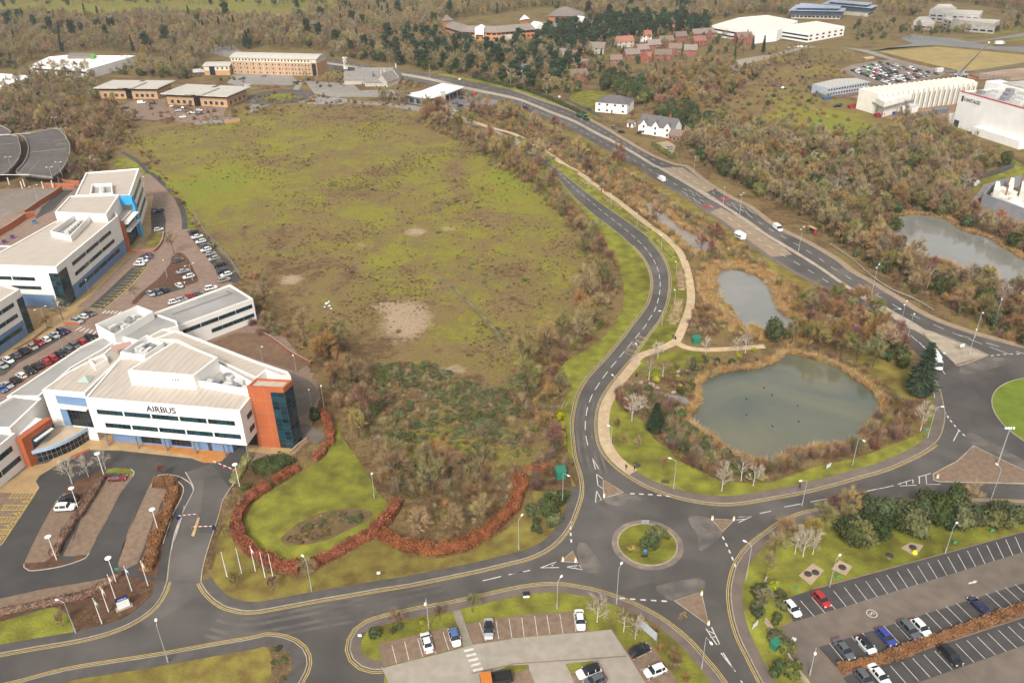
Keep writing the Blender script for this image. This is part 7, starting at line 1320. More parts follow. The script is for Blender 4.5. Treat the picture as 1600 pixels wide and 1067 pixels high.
hedge('c:1175,600 1080,660 990,740 930,830 908,930 930,1040|03:1475,150 1500,205 1560,268|13:60,312 150,355 268,368',2.2,1.7,BEECH,'long curved beech hedge around the left of the lawn')
hedge('13:352,345 480,285 600,215 700,165 760,110 830,40 880,-45',2.3,1.7,BEECH,'curved beech hedge closing the lawn on the right')
hedge('13:770,155 850,205 960,240 1100,258 1240,240 1360,190 1450,130 1530,60 1600,-15|23:30,-75|22:60,960 30,900',2.4,1.8,BEECH,'large curved beech hedge around the tan trees')
hedge('33:440,990 700,930 950,840 1200,750 1400,680 1640,592',1.7,1.1,RUSSET,'long russet hedge between the rows of the large car park')
hedge('03:335,285 400,165 470,55|b:640,870 760,690 860,520',1.5,1.1,TW_RED,'brown leafless hedge between two rows of office bays')
hedge('b:1275,560 1360,552 1470,565',2.2,1.2,RUSSET,'short russet hedge at the head of the entrance bed')
hedge('b:1450,610 1430,700 1380,850 1330,1000|03:1010,60 960,200 930,320 900,380',2.4,1.2,RUSSET,'long russet hedge beside the office entrance road')
hedge('12:20,800 70,840 120,830 200,780',5.0,1.4,EVG,'dark green clipped hedge block in front of the orange tower',dens=18)
hedge('02:1440,930 1500,830 1540,760',2.0,0.8,TW_OLIVE,'rough low hedge beside the barrier under the office')
for k,(sp_,w_,lb) in enumerate((('20:40,852 140,892',1.6,'farthest clipped hedge beside the gravel path'),('20:168,935 262,985',1.6,'second clipped hedge from the far end of the gravel path'),('20:295,1022 400,1070|21:390,42',1.6,'third clipped hedge from the far end of the gravel path'),('21:412,85 525,150',1.8,'fourth clipped hedge from the far end of the gravel path'),('21:558,195 668,268',1.9,'fifth clipped hedge from the far end of the gravel path'),('21:712,315 845,402',2.0,'sixth clipped hedge from the far end of the gravel path'),('21:890,455 1000,565',2.2,'seventh clipped hedge from the far end of the gravel path'),('21:1030,640 1040,700 1045,765',3.2,'wide brown bed beside the bend of the gravel path'),('21:1030,830 1015,900 990,975',3.2,'wide brown bed above the painted lettering'))): hedge(sp_,w_,0.7,TW_OLIVE if k < 7 else TW_GREY,lb,dens=16)
hedge('20:30,540 120,575 220,610 330,660 450,715',2.0,1.8,EVG,'long green hedge on the far side of the dual carriageway',dens=8,size=0.5)
hedge('10:1340,480 1450,510 1581,545',2.5,2.0,EVG,'clipped green hedge beyond the dual carriageway',dens=8,size=0.5);hedge('20:870,900 960,960 1000,985',2.0,1.8,EVG2,'green hedge in front of the gabled house drive',dens=8,size=0.5)
hedge('10:1030,245 1220,240',3.0,3.0,EVG,'dark clipped hedge in front of the office complex',dens=5,size=0.8)
scatter_stuff('scrub',zone_pts('s:1000,112 1060,112 1150,110 1180,85 1240,82 1330,92 1340,105 1260,96 1185,114 1140,150 1090,108',4.5,70,keep=0.7),['redshrub','lowbrush','shrub','bare'],[30,30,30,10],0.6,1.1,'reddish brush around the pale dirt track',70)
scatter_stuff('woodland',zone_pts('s:1320,68 1430,60 1440,48 1400,30 1330,40 1330,60',9,71,keep=0.8),['bare','ever','shrub'],[50,30,20],0.5,1.0,'trees between the white warehouse and the stepped office',71)
scatter_stuff('woodland',zone_pts('s:1560,20 1700,10 1700,45 1600,48 1500,56 1430,56 1440,50 1570,42',8,72),['bare','ever'],[70,30],0.5,0.9,'trees around the stepped office',72)
scatter_stuff('scrub',zone_pts('s:380,160 420,145 470,150 520,152 500,160 400,166',4,73,keep=0.6),['lowbrush','redshrub','shrub'],[40,35,25],0.7,1.2,'brown brush between far roundabout and heath',73)
scatter_stuff('scrub',zone_pts('s:515,108 560,112 556,135 520,140 470,138 440,132 470,125',6,74,keep=0.6),['bush','shrub','bare'],[45,35,20],0.6,1.1,'shrubs around the inn car park',74)
scatter_stuff('scrub',zone_pts('s:622,118 680,128 640,140 632,150 618,140',4,75,keep=0.7),['redshrub','bush','shrub'],[45,25,30],0.6,1.0,'garden shrubs between inn and showroom',75)
scatter_stuff('scrub',zone_pts('s:590,150 640,158 690,172 740,190 700,186 640,172 590,160',3.4,76),['shrub','bare','warm'],[60,20,20],0.6,1.0,'bare shrubs below the showroom road',76)
scatter_stuff('scrub',zone_pts('s:722,158 790,172 850,205 800,208 760,190 730,178',3.2,77),['shrub','redshrub','warm'],[60,25,15],0.7,1.1,'brown shrubs between showroom and gravel path',77)
scatter_stuff('woodland',zone_pts('s:-60,100 45,95 40,112 -60,118',7,78),['bare','ever'],[75,25],0.6,1.0,'trees left of the white warehouse',78)
scatter_stuff('scrub',zone_pts('s:45,110 130,110 212,92 215,118 160,118 150,112 60,114',6,79,keep=0.8),['bare','shrub','ever'],[40,40,20],0.4,0.8,'trees along the front of the white warehouse',79)
scatter_stuff('scrub',zone_pts('s:315,118 372,118 390,128 350,134 300,128',6,80,keep=0.5),['bush','shrub'],[50,50],0.6,1.2,'bushes at the hotel car park edge',80)
hedge('d:1000,238 1120,240',1.6,1.2,TW_OLIVE,'low hedge below the hotel car park',dens=6,size=0.5);hedge('d:1140,235 1225,228',1.6,1.0,RUSSET,'russet hedge below the hotel car park',dens=6,size=0.5)
wallrun('33:-20,690 40,775 100,860 130,930 200,1030 250,1090',1.0,0.25,STONE,'pale curved wall beside the evergreen bushes at the bottom')
wallrun('23:1570,430 1548,480 1545,530',0.9,0.25,STONE,'short curved pale wall beside the eastern kerb')
OV = smooth(L2('13:150,180 250,90 400,20 600,-10 720,15 690,60 560,130 420,190 280,215 190,205'),1,True);lawn('soil',OV,0.125,LITTER,'oval planted bed in the curved lawn')
scatter_stuff('heather',zone_pts('13:250,110 400,35 600,5 690,20 640,70 480,110 300,130',0.9,81),['lowbrush','bramble'],[60,40],0.4,0.6,'dark heather at the back of the oval bed',81);scatter_stuff('heather',zone_pts('13:165,185 250,140 460,115 480,150 300,205',0.8,82),['tuft'],[1],0.5,0.8,'tan grasses at the front of the oval bed',82)
el = [(720,285,60,40),(735,420,80,26),(560,185,80,14),(430,385,55,30),(600,290,70,16),(800,430,50,40),(520,430,50,16),(640,425,60,10),(780,520,40,40),(460,250,40,12),(350,200,60,14),(855,480,40,60)]
fp_ = zone_pts(FIELD,1.35,83);rr_ = np.random.default_rng(6);wt = np.zeros(len(fp_))
for px,py,rx,ry in el:
 c = P(px,py);a = (P(px + rx,py) - c).length;b_ = (P(px,py - ry) - c).length;wt += np.exp(-((fp_[:,0] - c.x)/a)**2 - ((fp_[:,1] - c.y)/b_)**2)
wt *= 0.5 + 0.9*np.sin(fp_[:,0]*0.4 + 1.5*np.sin(fp_[:,1]*0.33))*np.sin(fp_[:,1]*0.37 + np.sin(fp_[:,0]*0.21))
scatter_stuff('heath_brush',fp_[rr_.uniform(size=len(fp_)) < wt*0.75],['lowbrush','tuft','bramble'],[55,38,7],0.3,0.75,'dark heather and rush patches on the heath',83,(0.5,0.9))
hedge('03:-60,655 0,640 200,600 400,560 520,535 640,470 750,395',1.6,0.8,TW_RED,'brown low hedge behind the flagpoles',dens=20);hedge('22:70,862 150,850 250,846',1.8,1.3,BEECH,'short red hedge leading to the green cabin')
scatter_stuff('ground_cover',zone_pts('03:520,600 640,520 760,430 960,430 930,520 850,600 720,680 600,710 480,740 450,660',0.9,84,keep=0.6),['lowbrush','tuft'],[60,40],0.25,0.45,'brown ground cover in the flagpole bed',84);scatter_stuff('ground_cover',zone_pts('13:60,828 140,842 220,885 252,930 248,990 205,1067 100,1067 96,900',1.0,85),['lowbrush','bramble'],[70,30],0.3,0.5,'low shrubs at the tip of the bottom left lawn',85)
many('ever','20:530,560 620,490 700,540 820,560 870,620 850,660 720,640 640,600',7,1.2,1.7,'dark evergreen behind the white villa','',86);many('ever','20:850,760 960,660 1100,690 1180,780 1300,760 1320,840 1120,850 980,760',7,0.9,1.4,'dark evergreen behind the white gabled house','',87)
# ============================================================ VEHICLES
PAINT = {'white': (0.74,0.73,0.70),'silver': (0.42,0.42,0.42),'grey': (0.115,0.12,0.125),'black': (0.014,0.015,0.017),'red': (0.44,0.025,0.022),'dark red': (0.24,0.014,0.02),'blue': (0.035,0.06,0.30),'navy': (0.022,0.024,0.085),'purple': (0.06,0.04,0.13),'beige': (0.36,0.33,0.27),'green': (0.03,0.14,0.035),'orange': (0.62,0.20,0.03),'sky blue': (0.08,0.16,0.36),'lime': (0.12,0.42,0.06)}
def paint(c): return flat(c.replace(' ','_') + '_car_paint',PAINT[c],0.28,0.0 if c == 'white' else 0.25,0.5,0.6)
CGL = flat('car_glass',(0.012,0.016,0.02),0.06,0,0.6);TYRE = flat('tyre_rubber',(0.02,0.02,0.022),0.9);RIM = flat('alloy_rim',(0.40,0.40,0.41),0.35,0.7);HEADL = flat('headlamp',(0.72,0.72,0.70),0.15);TAILL = flat('tail_lamp',(0.40,0.012,0.014),0.25)
TRIM = flat('black_trim',(0.02,0.02,0.02),0.7)
CARS = {'hatchback': [(-2.05,.38,.72,.80,.66,.58),(-1.93,.26,.92,1.02,.84,.66),(-1.55,.20,.95,1.40,.87,.58),(-.85,.18,.94,1.50,.89,.60),(.05,.18,.93,1.48,.89,.60),(.45,.18,.93,1.40,.89,.60),(1.10,.18,.92,.99,.87,.72),(1.72,.22,.82,.88,.82,.64),(1.98,.28,.64,.72,.70,.55),(2.05,.36,.52,.60,.58,.46)],
  'saloon': [(-2.35,.38,.74,.82,.68,.60),(-2.22,.26,.94,.99,.84,.68),(-1.55,.20,.96,1.03,.89,.70),(-.95,.18,.95,1.38,.90,.58),(-.35,.18,.94,1.45,.91,.60),(.25,.18,.93,1.43,.91,.60),(.60,.18,.93,1.35,.91,.60),(1.30,.18,.92,.98,.89,.74),(2.02,.22,.80,.86,.83,.64),(2.28,.28,.62,.70,.70,.55),(2.35,.36,.52,.60,.58,.46)],
  'suv': [(-2.2,.45,.85,.95,.72,.64),(-2.1,.34,1.05,1.18,.88,.70),(-1.85,.28,1.08,1.62,.92,.66),(-.9,.26,1.06,1.70,.94,.68),(.1,.26,1.05,1.68,.94,.68),(.5,.26,1.05,1.58,.94,.68),(1.05,.26,1.05,1.14,.92,.78),(1.9,.30,.98,1.04,.88,.70),(2.15,.36,.78,.86,.76,.60),(2.2,.44,.62,.70,.62,.5)],
  'van': [(-2.6,.35,1.0,2.05,.92,.84),(-2.5,.28,1.2,2.2,.98,.86),(-1.4,.25,1.2,2.25,.98,.86),(0.0,.25,1.2,2.25,.98,.86),(1.0,.25,1.2,2.2,.98,.84),(1.3,.25,1.2,2.1,.98,.80),(2.0,.25,1.12,1.24,.95,.80),(2.5,.28,.95,1.05,.88,.70),(2.6,.36,.75,.85,.78,.6)]}
WINR = {'hatchback': (2,6),'saloon': (3,7),'suv': (2,6),'van': (5,6)}
def car_meshes(kind,colour,roofc=None):
 key = ('car',kind,colour,roofc)
 if key in PANES: return PANES[key]
 st = CARS[kind];w0,w1 = WINR[kind];body = MB();gl = MB();rings = []
 for x,s,b_,rf,hb,hr in st:
  h = [(hb*0.93,s),(hb,s + 0.22*(b_ - s) + 0.05),(hb,b_ - 0.08),(hb*0.965,b_),(hr,rf - 0.03),(hr*0.82,rf)]
  rings.append([(x,-y,z) for y,z in h] + [(x,y,z) for y,z in reversed(h)])
 n = 12
 for i in range(len(rings) - 1):
  for j in range(n):
   k = (j + 1) % n;q = (rings[i][j],rings[i][k],rings[i+1][k],rings[i+1][j])
   side = j in (3,7);top = j in (4,5,6);cab = w0 <= i < w1
   if kind == 'van': g = (side and i in (4,5)) or (top and i == 5)
   else: g = (side and (w0 - 1) < i < w1) or (top and (i == w0 - 1 or i == w1 - 1)) or (side and i == w0 - 1 and False)
   if g: gl.add(q,[(0,1,2,3)])
   else: body.add(q,[(0,1,2,3)],1 if (j in (0,10)) else (2 if (roofc and top and cab and w0 <= i < w1 - 1) else 0))
 body.add(rings[0],[tuple(reversed(range(n)))]);body.add(rings[-1],[tuple(range(n))])
 for s in (-1,1):                                             # window pillars, mirrors
  for i in range(w0,w1) if kind != 'van' else ():
   if i in (w0 + 1,w1 - 1):
    x,sl,b_,rf,hb,hr = st[i];body.add([(x - 0.05,s*(hb*0.965 + .012),b_),(x + 0.05,s*(hb*0.965 + .012),b_),(x + 0.05,s*(hr + .012),rf - 0.03),(x - 0.05,s*(hr + .012),rf - 0.03)],[(0,1,2,3)])
  x = st[w1 - 1][0] + 0.25;hb = st[w1 - 1][4];y0,y1 = sorted((s*hb,s*(hb + 0.17)));body.box(x,x + 0.12,y0,y1,st[w1 - 1][2] - 0.02,st[w1 - 1][2] + 0.14)
 mats = [paint(colour),TRIM] + ([paint(roofc)] if roofc else [])
 L_ = st[-1][0];rw = 0.34 if kind in ('suv','van') else 0.31
 tyr = MB();tyr.tube([(0,-0.11,0),(0,0.11,0)],rw,12);rim = MB();rim.tube([(0,-0.12,0),(0,0.12,0)],rw*0.62,8)
 hl = MB();hl.box(-0.22,0.08,-0.17,0.17,-0.07,0.07);tl = MB();tl.box(-0.06,0.14,-0.12,0.12,-0.13,0.13)
 PANES[key] = (body.mesh('body',mats,False),gl.mesh('window_glass',CGL,False),key_mesh(('tyre',rw),tyr,'wheel',TYRE),key_mesh(('rim',rw),rim,'rim',RIM),key_mesh('hl',hl,'headlight',HEADL),key_mesh('tl',tl,'tail_light',TAILL));return PANES[key]
def key_mesh(k,mb,nm,m):
 if k not in PANES: PANES[k] = mb.mesh(nm,m,False)
 return PANES[k]
def car(p,ang,kind,colour,label,group=None,roofc=None,z=0.03,full=True,name=None):
 b_,g,ty,ri,hl,tl = car_meshes(kind,colour,roofc);st = CARS[kind];nm = name or {'hatchback': 'hatchback_car','saloon': 'saloon_car','suv': 'suv_car','van': 'van'}[kind]
 o = empty(nm,(p[0],p[1],z),ang,label,'van' if kind == 'van' else 'car',group);ob('body',b_,o);ob('window_glass',g,o)
 if not full:
  for sx in (-1,1):
   for sy in (-1,1): w_ = ob('wheel',ty,o);w_.location = (sx*st[-1][0]*0.62,sy*0.76,0.32)
  return o
 fx = st[-1][0];wb = fx*0.63;hw = 0.78 if kind != 'van' else 0.86
 for sx in (-1,1):
  for sy in (-1,1): w_ = ob('wheel',ty,o);w_.location = (sx*wb,sy*hw,0.32);r_ = ob('rim',ri,w_)
 f = st[-3];r0 = st[1]
 for sy in (-1,1):
  h_ = ob('headlight',hl,o);h_.location = (st[-2][0] - 0.02,sy*(st[-2][4] - 0.12),st[-2][2] - 0.0);t2 = ob('tail_light',tl,o);t2.location = (r0[0] - 0.08,sy*(r0[4] - 0.16),r0[2] - 0.05)
 return o
def hd(sh,x0,y0,x1,y1): a,b_ = C(sh,x0,y0),C(sh,x1,y1);return math.atan2(b_.y - a.y,b_.x - a.x)
def cpos(sh,x,y): return C(sh,x,y,0.75)
up1 = hd('13',1110,888,1078,775);up2 = hd('23',395,755,380,635)
for sh,x,y,a,kd,cl_,lb,rc in (('13',1055,814,up1,'saloon','white','white saloon parked left of the paved path in the small car park',None),('13',1226,782,up1 + PI,'hatchback','white','white hatchback with blue roof beside the paved path','sky blue'),('13',1437,730,up2 + PI,'saloon','silver','silver convertible with black roof right of the paved path','black'),('23',420,675,up2 + PI,'saloon','white','white saloon alone at the right end of the bay row',None),
 ('23',787,862,hd('23',725,890,850,830),'hatchback','black','black hatchback right below the billboard',None),('23',885,988,hd('23',950,960,820,1010),'hatchback','white','white hatchback at the bottom edge below the billboard',None),('23',474,998,hd('23',540,970,400,1020),'suv','white','white car with black roof beside the green planted triangle','black'),('23',512,1050,hd('23',570,1020,450,1065),'hatchback','grey','dark grey car cut off by the bottom edge',None)):
 car(cpos(sh,x,y),a,kd,cl_,lb,None,rc,0.14)
d1_,d2_ = hd('33',200,560,285,657),hd('33',645,740,740,845)
for x,y,a,kd,cl_,lb,rc in ((150,604,d1_,'hatchback','white','white hatchback at the left end of the top row',None),(330,547,d1_,'hatchback','red','red hatchback in the top row beside the concrete pads',None),(467,855,d2_,'saloon','grey','long dark grey saloon at the left of the middle row',None),(608,832,d2_,'hatchback','white','white hatchback with black roof in the middle row','black'),(728,780,d2_,'hatchback','blue','bright blue hatchback in the middle row',None),(876,741,d2_,'suv','grey','dark grey car close against the white one in the middle row',None),(945,722,d2_,'hatchback','white','white hatchback close against the dark grey car',None),(1305,588,d2_ + PI,'saloon','navy','dark blue estate car above the russet hedge',None),(1127,897,d2_,'suv','black','black car alone in the row below the russet hedge',None),(596,1035,d2_,'hatchback','grey','grey hatchback at the bottom edge of the large car park',None),(687,1015,d2_,'saloon','white','white saloon at the bottom edge of the large car park',None)): car(cpos('33',x,y),a,kd,cl_,lb,None,rc,0.14)
car(cpos('b',978,512),hd('b',900,520,1055,508),'hatchback','dark red','dark red hatchback with black roof at the hedge tip',None,'black',0.14);car(cpos('b',572,688),hd('b',650,680,495,692),'suv','black','black car above the white one in the office bays');car(cpos('b',545,760),hd('b',460,765,635,755),'suv','white','white car below the black one in the office bays',z=0.14)
ORD = ['first','second','third','fourth','fifth','sixth','seventh','eighth','ninth','tenth','eleventh','twelfth','thirteenth','fourteenth']
def row(sh,items,ang,place,group,z=0.04,full=True):
 random.seed(len(place))
 for i,(x,y,cl_) in enumerate(items):
  kd = random.choice(['hatchback','saloon','hatchback','suv']);car(cpos(sh,x,y),ang + random.choice([0,0,PI])+ random.uniform(-.03,.03),kd,cl_,'%s %s, %s %s' % (cl_,kd if kd != 'suv' else 'tall car',ORD[i],place),group,None,z,full)
row('a',[(768,612,'navy'),(665,655,'silver'),(565,705,'white'),(482,745,'red'),(402,800,'beige'),(290,850,'black'),(195,905,'grey'),(105,965,'white'),(30,1030,'silver')],hd('a',485,665,650,750),'from the crossing in the upper campus row','upper campus car row')
row('a',[(1110,682,'black'),(1012,745,'red'),(925,788,'grey'),(850,840,'grey'),(742,890,'black'),(642,940,'red'),(570,985,'red'),(450,1040,'black'),(368,1095,'black'),(260,1152,'white'),(180,1210,'black'),(88,1270,'silver'),(20,1320,'sky blue')],hd('a',485,665,650,750),'from the zebra crossing in the lower campus row','lower campus car row')
row('a',[(1105,388,'grey'),(1025,424,'white'),(955,482,'silver')],hd('a',940,385,1110,440),'from the right in the trio between the crossings','three cars between the crossings')
row('01',[(1193,404,'black'),(1217,432,'white'),(1240,461,'white'),(1265,489,'grey'),(1272,512,'white'),(1298,537,'silver'),(1320,567,'silver'),(1352,606,'black'),(1372,648,'black'),(1397,665,'white'),(1383,700,'beige')],hd('01',1260,420,1175,440),'from the top in the row along the campus fence','cars along the campus fence')
row('01',[(1098,578,'grey'),(1128,646,'silver'),(1165,678,'white')],hd('01',1060,590,1135,570),'from the top beside the bark island','cars beside the bark island',0.07)
row('01',[(930,784,'silver'),(975,772,'grey'),(1015,760,'black'),(1105,731,'white')],hd('01',905,765,955,800),'from the left below the bark island','cars below the bark island')
row('01',[(908,548,'navy'),(900,560,'purple'),(880,580,'white'),(860,601,'white')],hd('01',830,600,895,600),'from the top above the yellow bays','cars above the yellow bays')
row('01',[(978,274,'black'),(978,388,'white')],hd('01',945,280,1010,265),'in the two car pocket at the office entrance','cars in the entrance pocket')
row('01',[(1302,750,'white'),(1210,786,'grey'),(1165,800,'red'),(1120,820,'silver'),(1075,833,'white')],hd('01',1280,755,1325,745),'from the right behind the north east wing','cars behind the north east wing')
FARC = [('d',213,368,'silver','in the left bays of the pavilion car park'),('d',262,353,'black','behind the silver one in the pavilion car park'),('d',367,320,'white','at the wall of the left pavilion'),('d',433,326,'black','between the two pavilions'),('d',290,430,'dark red','at the lower edge of the pavilion car park'),('d',563,342,'white','at the left front of the right pavilion'),('d',627,356,'navy','before the entrance of the right pavilion'),('d',597,371,'silver','in the middle of the pavilion car park'),('d',727,367,'white','near the right pavilion door'),('d',677,384,'white','left of the black one before the right pavilion'),('d',725,389,'black','right of the white one before the right pavilion'),('d',622,411,'white','alone on the marked bays of the pavilion car park'),('d',990,172,'black','alone in the hotel car park'),('d',1128,153,'grey','close to the hotel wall'),('d',1025,213,'white','leaving the hotel car park'),('d',1345,186,'silver','at the junction below the hotel'),('10',500,612,'silver','driving between far roundabout and inn'),
  ('j',735,560,'silver','driving past the showroom'),('j',885,492,'black','at the corner of the showroom'),('j',1030,447,'black','before the showroom entrance tower'),('j',1170,447,'grey','at the showroom glass wall'),('j',1240,490,'black','in the middle of the showroom forecourt'),('j',1260,382,'black','at the far end of the showroom wall'),('j',1380,472,'silver','on the right of the showroom forecourt'),('j',1335,527,'black','at the front right of the showroom forecourt'),('j',1080,552,'silver','leftmost of the trio at the showroom exit'),('j',1130,560,'white','middle of the trio at the showroom exit'),('j',1190,562,'white','rightmost of the trio at the showroom exit'),('j',1450,382,'grey','behind the red machine at the showroom'),('20',82,664,'navy','driving on the near carriageway'),('20',632,789,'grey','first parked on the kerb below the villa'),('20',677,812,'black','second parked on the kerb below the villa'),('20',795,817,'black','in the drive of the gabled house'),('20',965,915,'silver','on the gravel drive of the gabled house'),('20',475,675,'black','at the villa gate'),('30',30,525,'grey','on the track below the site cabins'),('30',95,545,'navy','second on the track below the site cabins'),('30',425,655,'black','beside the red skips of the building site')]
random.seed(3)
for sh,x,y,cl_,lb in FARC:
 a = hd('20',380,745,130,645) + PI if (sh == '20' and x < 700) else random.uniform(-0.3,0.3) + random.choice([0,PI])
 car(cpos(sh,x,y),a,random.choice(['hatchback','saloon','suv']),cl_,cl_ + ' car ' + lb,'distant cars',None,0.045,False)
rl = np.random.default_rng(8);lot = []
la,lb_,lc,ld = (C('30',*q).to_2d() for q in ((500,440),(740,530),(1080,465),(680,385)))
COLN = ['white','silver','grey','black','red','navy','white','grey','black','white','silver','grey','black','lime','white','grey']
for r_ in range(8):
 for k in range(11):
  if rl.uniform() < 0.14: continue
  t,s = (r_ + 0.5)/8,(k + 0.5)/11;p = lerp(lerp(la,lb_,t),lerp(ld,lc,t),s);cl_ = COLN[int(rl.integers(len(COLN)))];kd = ['hatchback','saloon','suv','van'][int(rl.choice(4,p=[.35,.3,.2,.15]))];cl_ = 'white' if kd == 'van' else cl_
  car(p,hd('30',500,440,740,530) + PI/2*0 + rl.normal()*0.04,kd,cl_,'%s %s in %s row of the dusty contractors car park' % (cl_,kd if kd != 'suv' else 'tall car',ORD[r_]),'contractors cars',None,0.04,False)
for sh,x,y,a,lb in (('21',922,78,hd('21',960,110,880,60) ,'white panel van on the near carriageway'),('31',60,382,hd('31',20,350,110,415),'white panel van passing the bus shelter'),('f',830,455,hd('f',800,480,870,430),'white van parked at the dark palisade fence'),('h',1475,5,0.2,'white van at the pavilion car park edge')):
 o = car(cpos(sh,x,y),a,'van','white',lb)
def lorry(p,ang,cabc,label,box=True):
 o = empty('lorry',(p[0],p[1],0.03),ang,label,'lorry');mb = MB();mb.box(-4.2,2.0,-1.2,1.2,0.9,3.4 if box else 1.2);mb.build('load_body',paint('white') if box else TRIM,o);mb = MB();mb.add([(2.2,-1.15,.5),(4.2,-1.15,.5),(4.2,-1.15,1.5),(3.8,-1.1,2.7),(2.2,-1.1,2.8),(2.2,1.15,.5),(4.2,1.15,.5),(4.2,1.15,1.5),(3.8,1.1,2.7),(2.2,1.1,2.8)],[(0,1,2,3,4),(9,8,7,6,5),(1,6,7,2),(3,8,9,4),(4,9,5,0)]);mb.build('cab',paint(cabc),o);mb = MB();mb.add([(4.21,-1.05,1.5),(4.21,1.05,1.5),(3.82,1.0,2.65),(3.82,-1.0,2.65)],[(0,1,2,3)]);mb.build('windscreen',CGL,o)
 w2 = key_mesh('lorrywheel',MB().tube([(0,-.18,0),(0,.18,0)],0.5,12),'wheel',TYRE)
 for x in (-3.2,-2.0,3.2):
  for y in (-1.05,1.05): q = ob('wheel',w2,o);q.location = (x,y,0.5)
 return o
lorry(cpos('d',722,134),0.25,'white','white box lorry beside the small brick building');lorry(cpos('00',1040,292),0.0,'white','white cab lorry with empty flat bed among the far trees',False);lorry(cpos('32',1022,178),hd('32',990,120,1060,230),'white','white lorry half hidden behind the tall conifer')
lorry(cpos('d',625,165),0.1,'red','red cabbed lorry near the small brick building',False);lorry(cpos('30',1430,275),0.1,'silver','pale lorry on the road behind the straw coloured field');lorry(cpos('j',1380,350),-0.3,'red','red machine lorry on the showroom forecourt',False)
ta = hd('20',480,745,400,705) + PI;tr = empty('farm_tractor',C('20',458,742,0),ta,'green tractor driving on the far carriageway','tractor');G_ = paint('green')
mb = MB();mb.box(0.0,2.3,-0.45,0.45,1.0,1.75);mb.build('bonnet',G_,tr);mb = MB();mb.box(-1.4,0.0,-0.75,0.75,1.75,2.75);mb.build('cab_window',CGL,tr);mb = MB();mb.box(-1.5,0.1,-0.85,0.85,2.752,2.9);mb.box(-1.5,0.1,-0.85,0.85,0.9,1.748);mb.build('cab',G_,tr)
for x,r_,y in ((-0.9,0.95,0.95),(1.7,0.65,0.85)):
 wm2 = MB().tube([(0,-.25,0),(0,.25,0)],r_,14).mesh('wheel',TYRE)
 for s in (-1,1): q = ob('wheel',wm2,tr);q.location = (x,s*y,r_)
tl_ = empty('farm_trailer',C('20',418,722,0),ta,'green farm trailer towed by the tractor','trailer');mb = MB();mb.box(-2.6,2.6,-1.2,1.2,1.0,1.2);mb.build('bed',G_,tl_)
for a in ((-2.6,2.6,-1.2,-1.1),(-2.6,2.6,1.1,1.2)): mb = MB();mb.box(*a,1.2,2.1);mb.build('side_board',G_,tl_)
mb = MB();mb.tube([(2.6,0,0.9),(4.0,0,0.7)],0.1,5);mb.build('drawbar',TRIM,tl_)
for x in (-1.2,0.2):
 for s in (-1,1): q = ob('wheel',PANES['lorrywheel'],tl_);q.location = (x,s*1.1,0.5)
tk = empty('tipper_truck',C('13',1490,1062,0.14),hd('13',1560,1045,1400,1070),'small truck with orange cab and dark tipper body at the bottom edge','truck');mb = MB();mb.box(1.0,2.9,-0.95,0.95,0.4,2.0);mb.build('cab',paint('orange'),tk);mb = MB();mb.box(2.2,2.95,-0.85,0.85,1.25,1.85);mb.build('windscreen',CGL,tk)
mb = MB();mb.box(-2.6,0.9,-1.0,1.0,0.8,0.95);mb.box(-2.6,0.9,-1.0,-0.93,0.95,1.6);mb.box(-2.6,0.9,0.93,1.0,0.95,1.6);mb.box(0.82,0.9,-0.93,0.93,0.95,2.1);mb.box(-2.6,-2.53,-0.93,0.93,0.95,1.6);mb.build('tipper_body',TRIM,tk)
for x in (-1.7,2.0):
 for s in (-1,1): q = ob('wheel',car_meshes('suv','white')[2],tk);q.location = (x,s*0.85,0.34)
ct = empty('catering_trailer',C('21',1407,448,0),hd('21',1380,430,1430,460),'white catering trailer on the verge of the dual carriageway','trailer');mb = MB();mb.box(-2.3,2.3,-1.1,1.1,0.6,2.7);mb.build('body',paint('white'),ct);mb = MB();mb.box(-1.6,1.6,-2.0,-1.1,2.3,2.4);mb.build('hatch_flap',paint('white'),ct);mb = MB();mb.box(-1.6,1.6,-1.13,-1.0,1.3,2.2);mb.build('hatch_opening',DARKV,ct);mb = MB();mb.tube([(2.3,0,0.6),(3.4,0,0.5)],0.08,5);mb.build('drawbar',STEEL,ct)
for s in (-1,1): q = ob('wheel',car_meshes('suv','white')[2],ct);q.location = (0,s*1.0,0.34)
# ============================================================ STREET FURNITURE AND SMALL THINGS
COLUMN = flat('lamp_column_steel',(0.46,0.47,0.47),0.45,0.4);HEADM = flat('lamp_head',(0.82,0.82,0.80),0.4);WHITEPOLE = flat('white_pole',(0.78,0.77,0.74),0.5)
def street_lamp(p,h,ang,label,arms=1,group=None,arm=1.6,z=0.0):
 o = empty('street_lamp',(p[0],p[1],z),ang,label,'street lamp',group);key = ('lampcol',round(h,1))
 if key not in PANES: PANES[key] = MB().tube([(0,0,0),(0,0,1.4),(0,0,1.45),(0,0,h)],[0.13,0.13,0.085,0.055],8).mesh('column',COLUMN)
 ob('column',PANES[key],o)
 ka = ('lamparm',round(arm,1));kh = 'lamphead'
 if ka not in PANES: PANES[ka] = MB().tube([(0,0,0),(arm*0.5,0,0.25),(arm,0,0.32)],0.05,6).mesh('arm',COLUMN)
 if kh not in PANES: PANES[kh] = MB().lathe([(0.05,-0.08),(0.17,-0.06),(0.2,0.02),(0.12,0.1),(0.02,0.12)],10).mesh('lamp_head',HEADM)
 for k in range(arms):
  a = ob('arm',PANES[ka],o);a.location.z = h - 0.05;a.rotation_euler.z = PI*k;hh = ob('lamp_head',PANES[kh],o);s_ = 1 if k == 0 else -1;hh.location = (s_*(arm + 0.25),0,h + 0.27);hh.scale = (2.2,1.2,1)
 return o
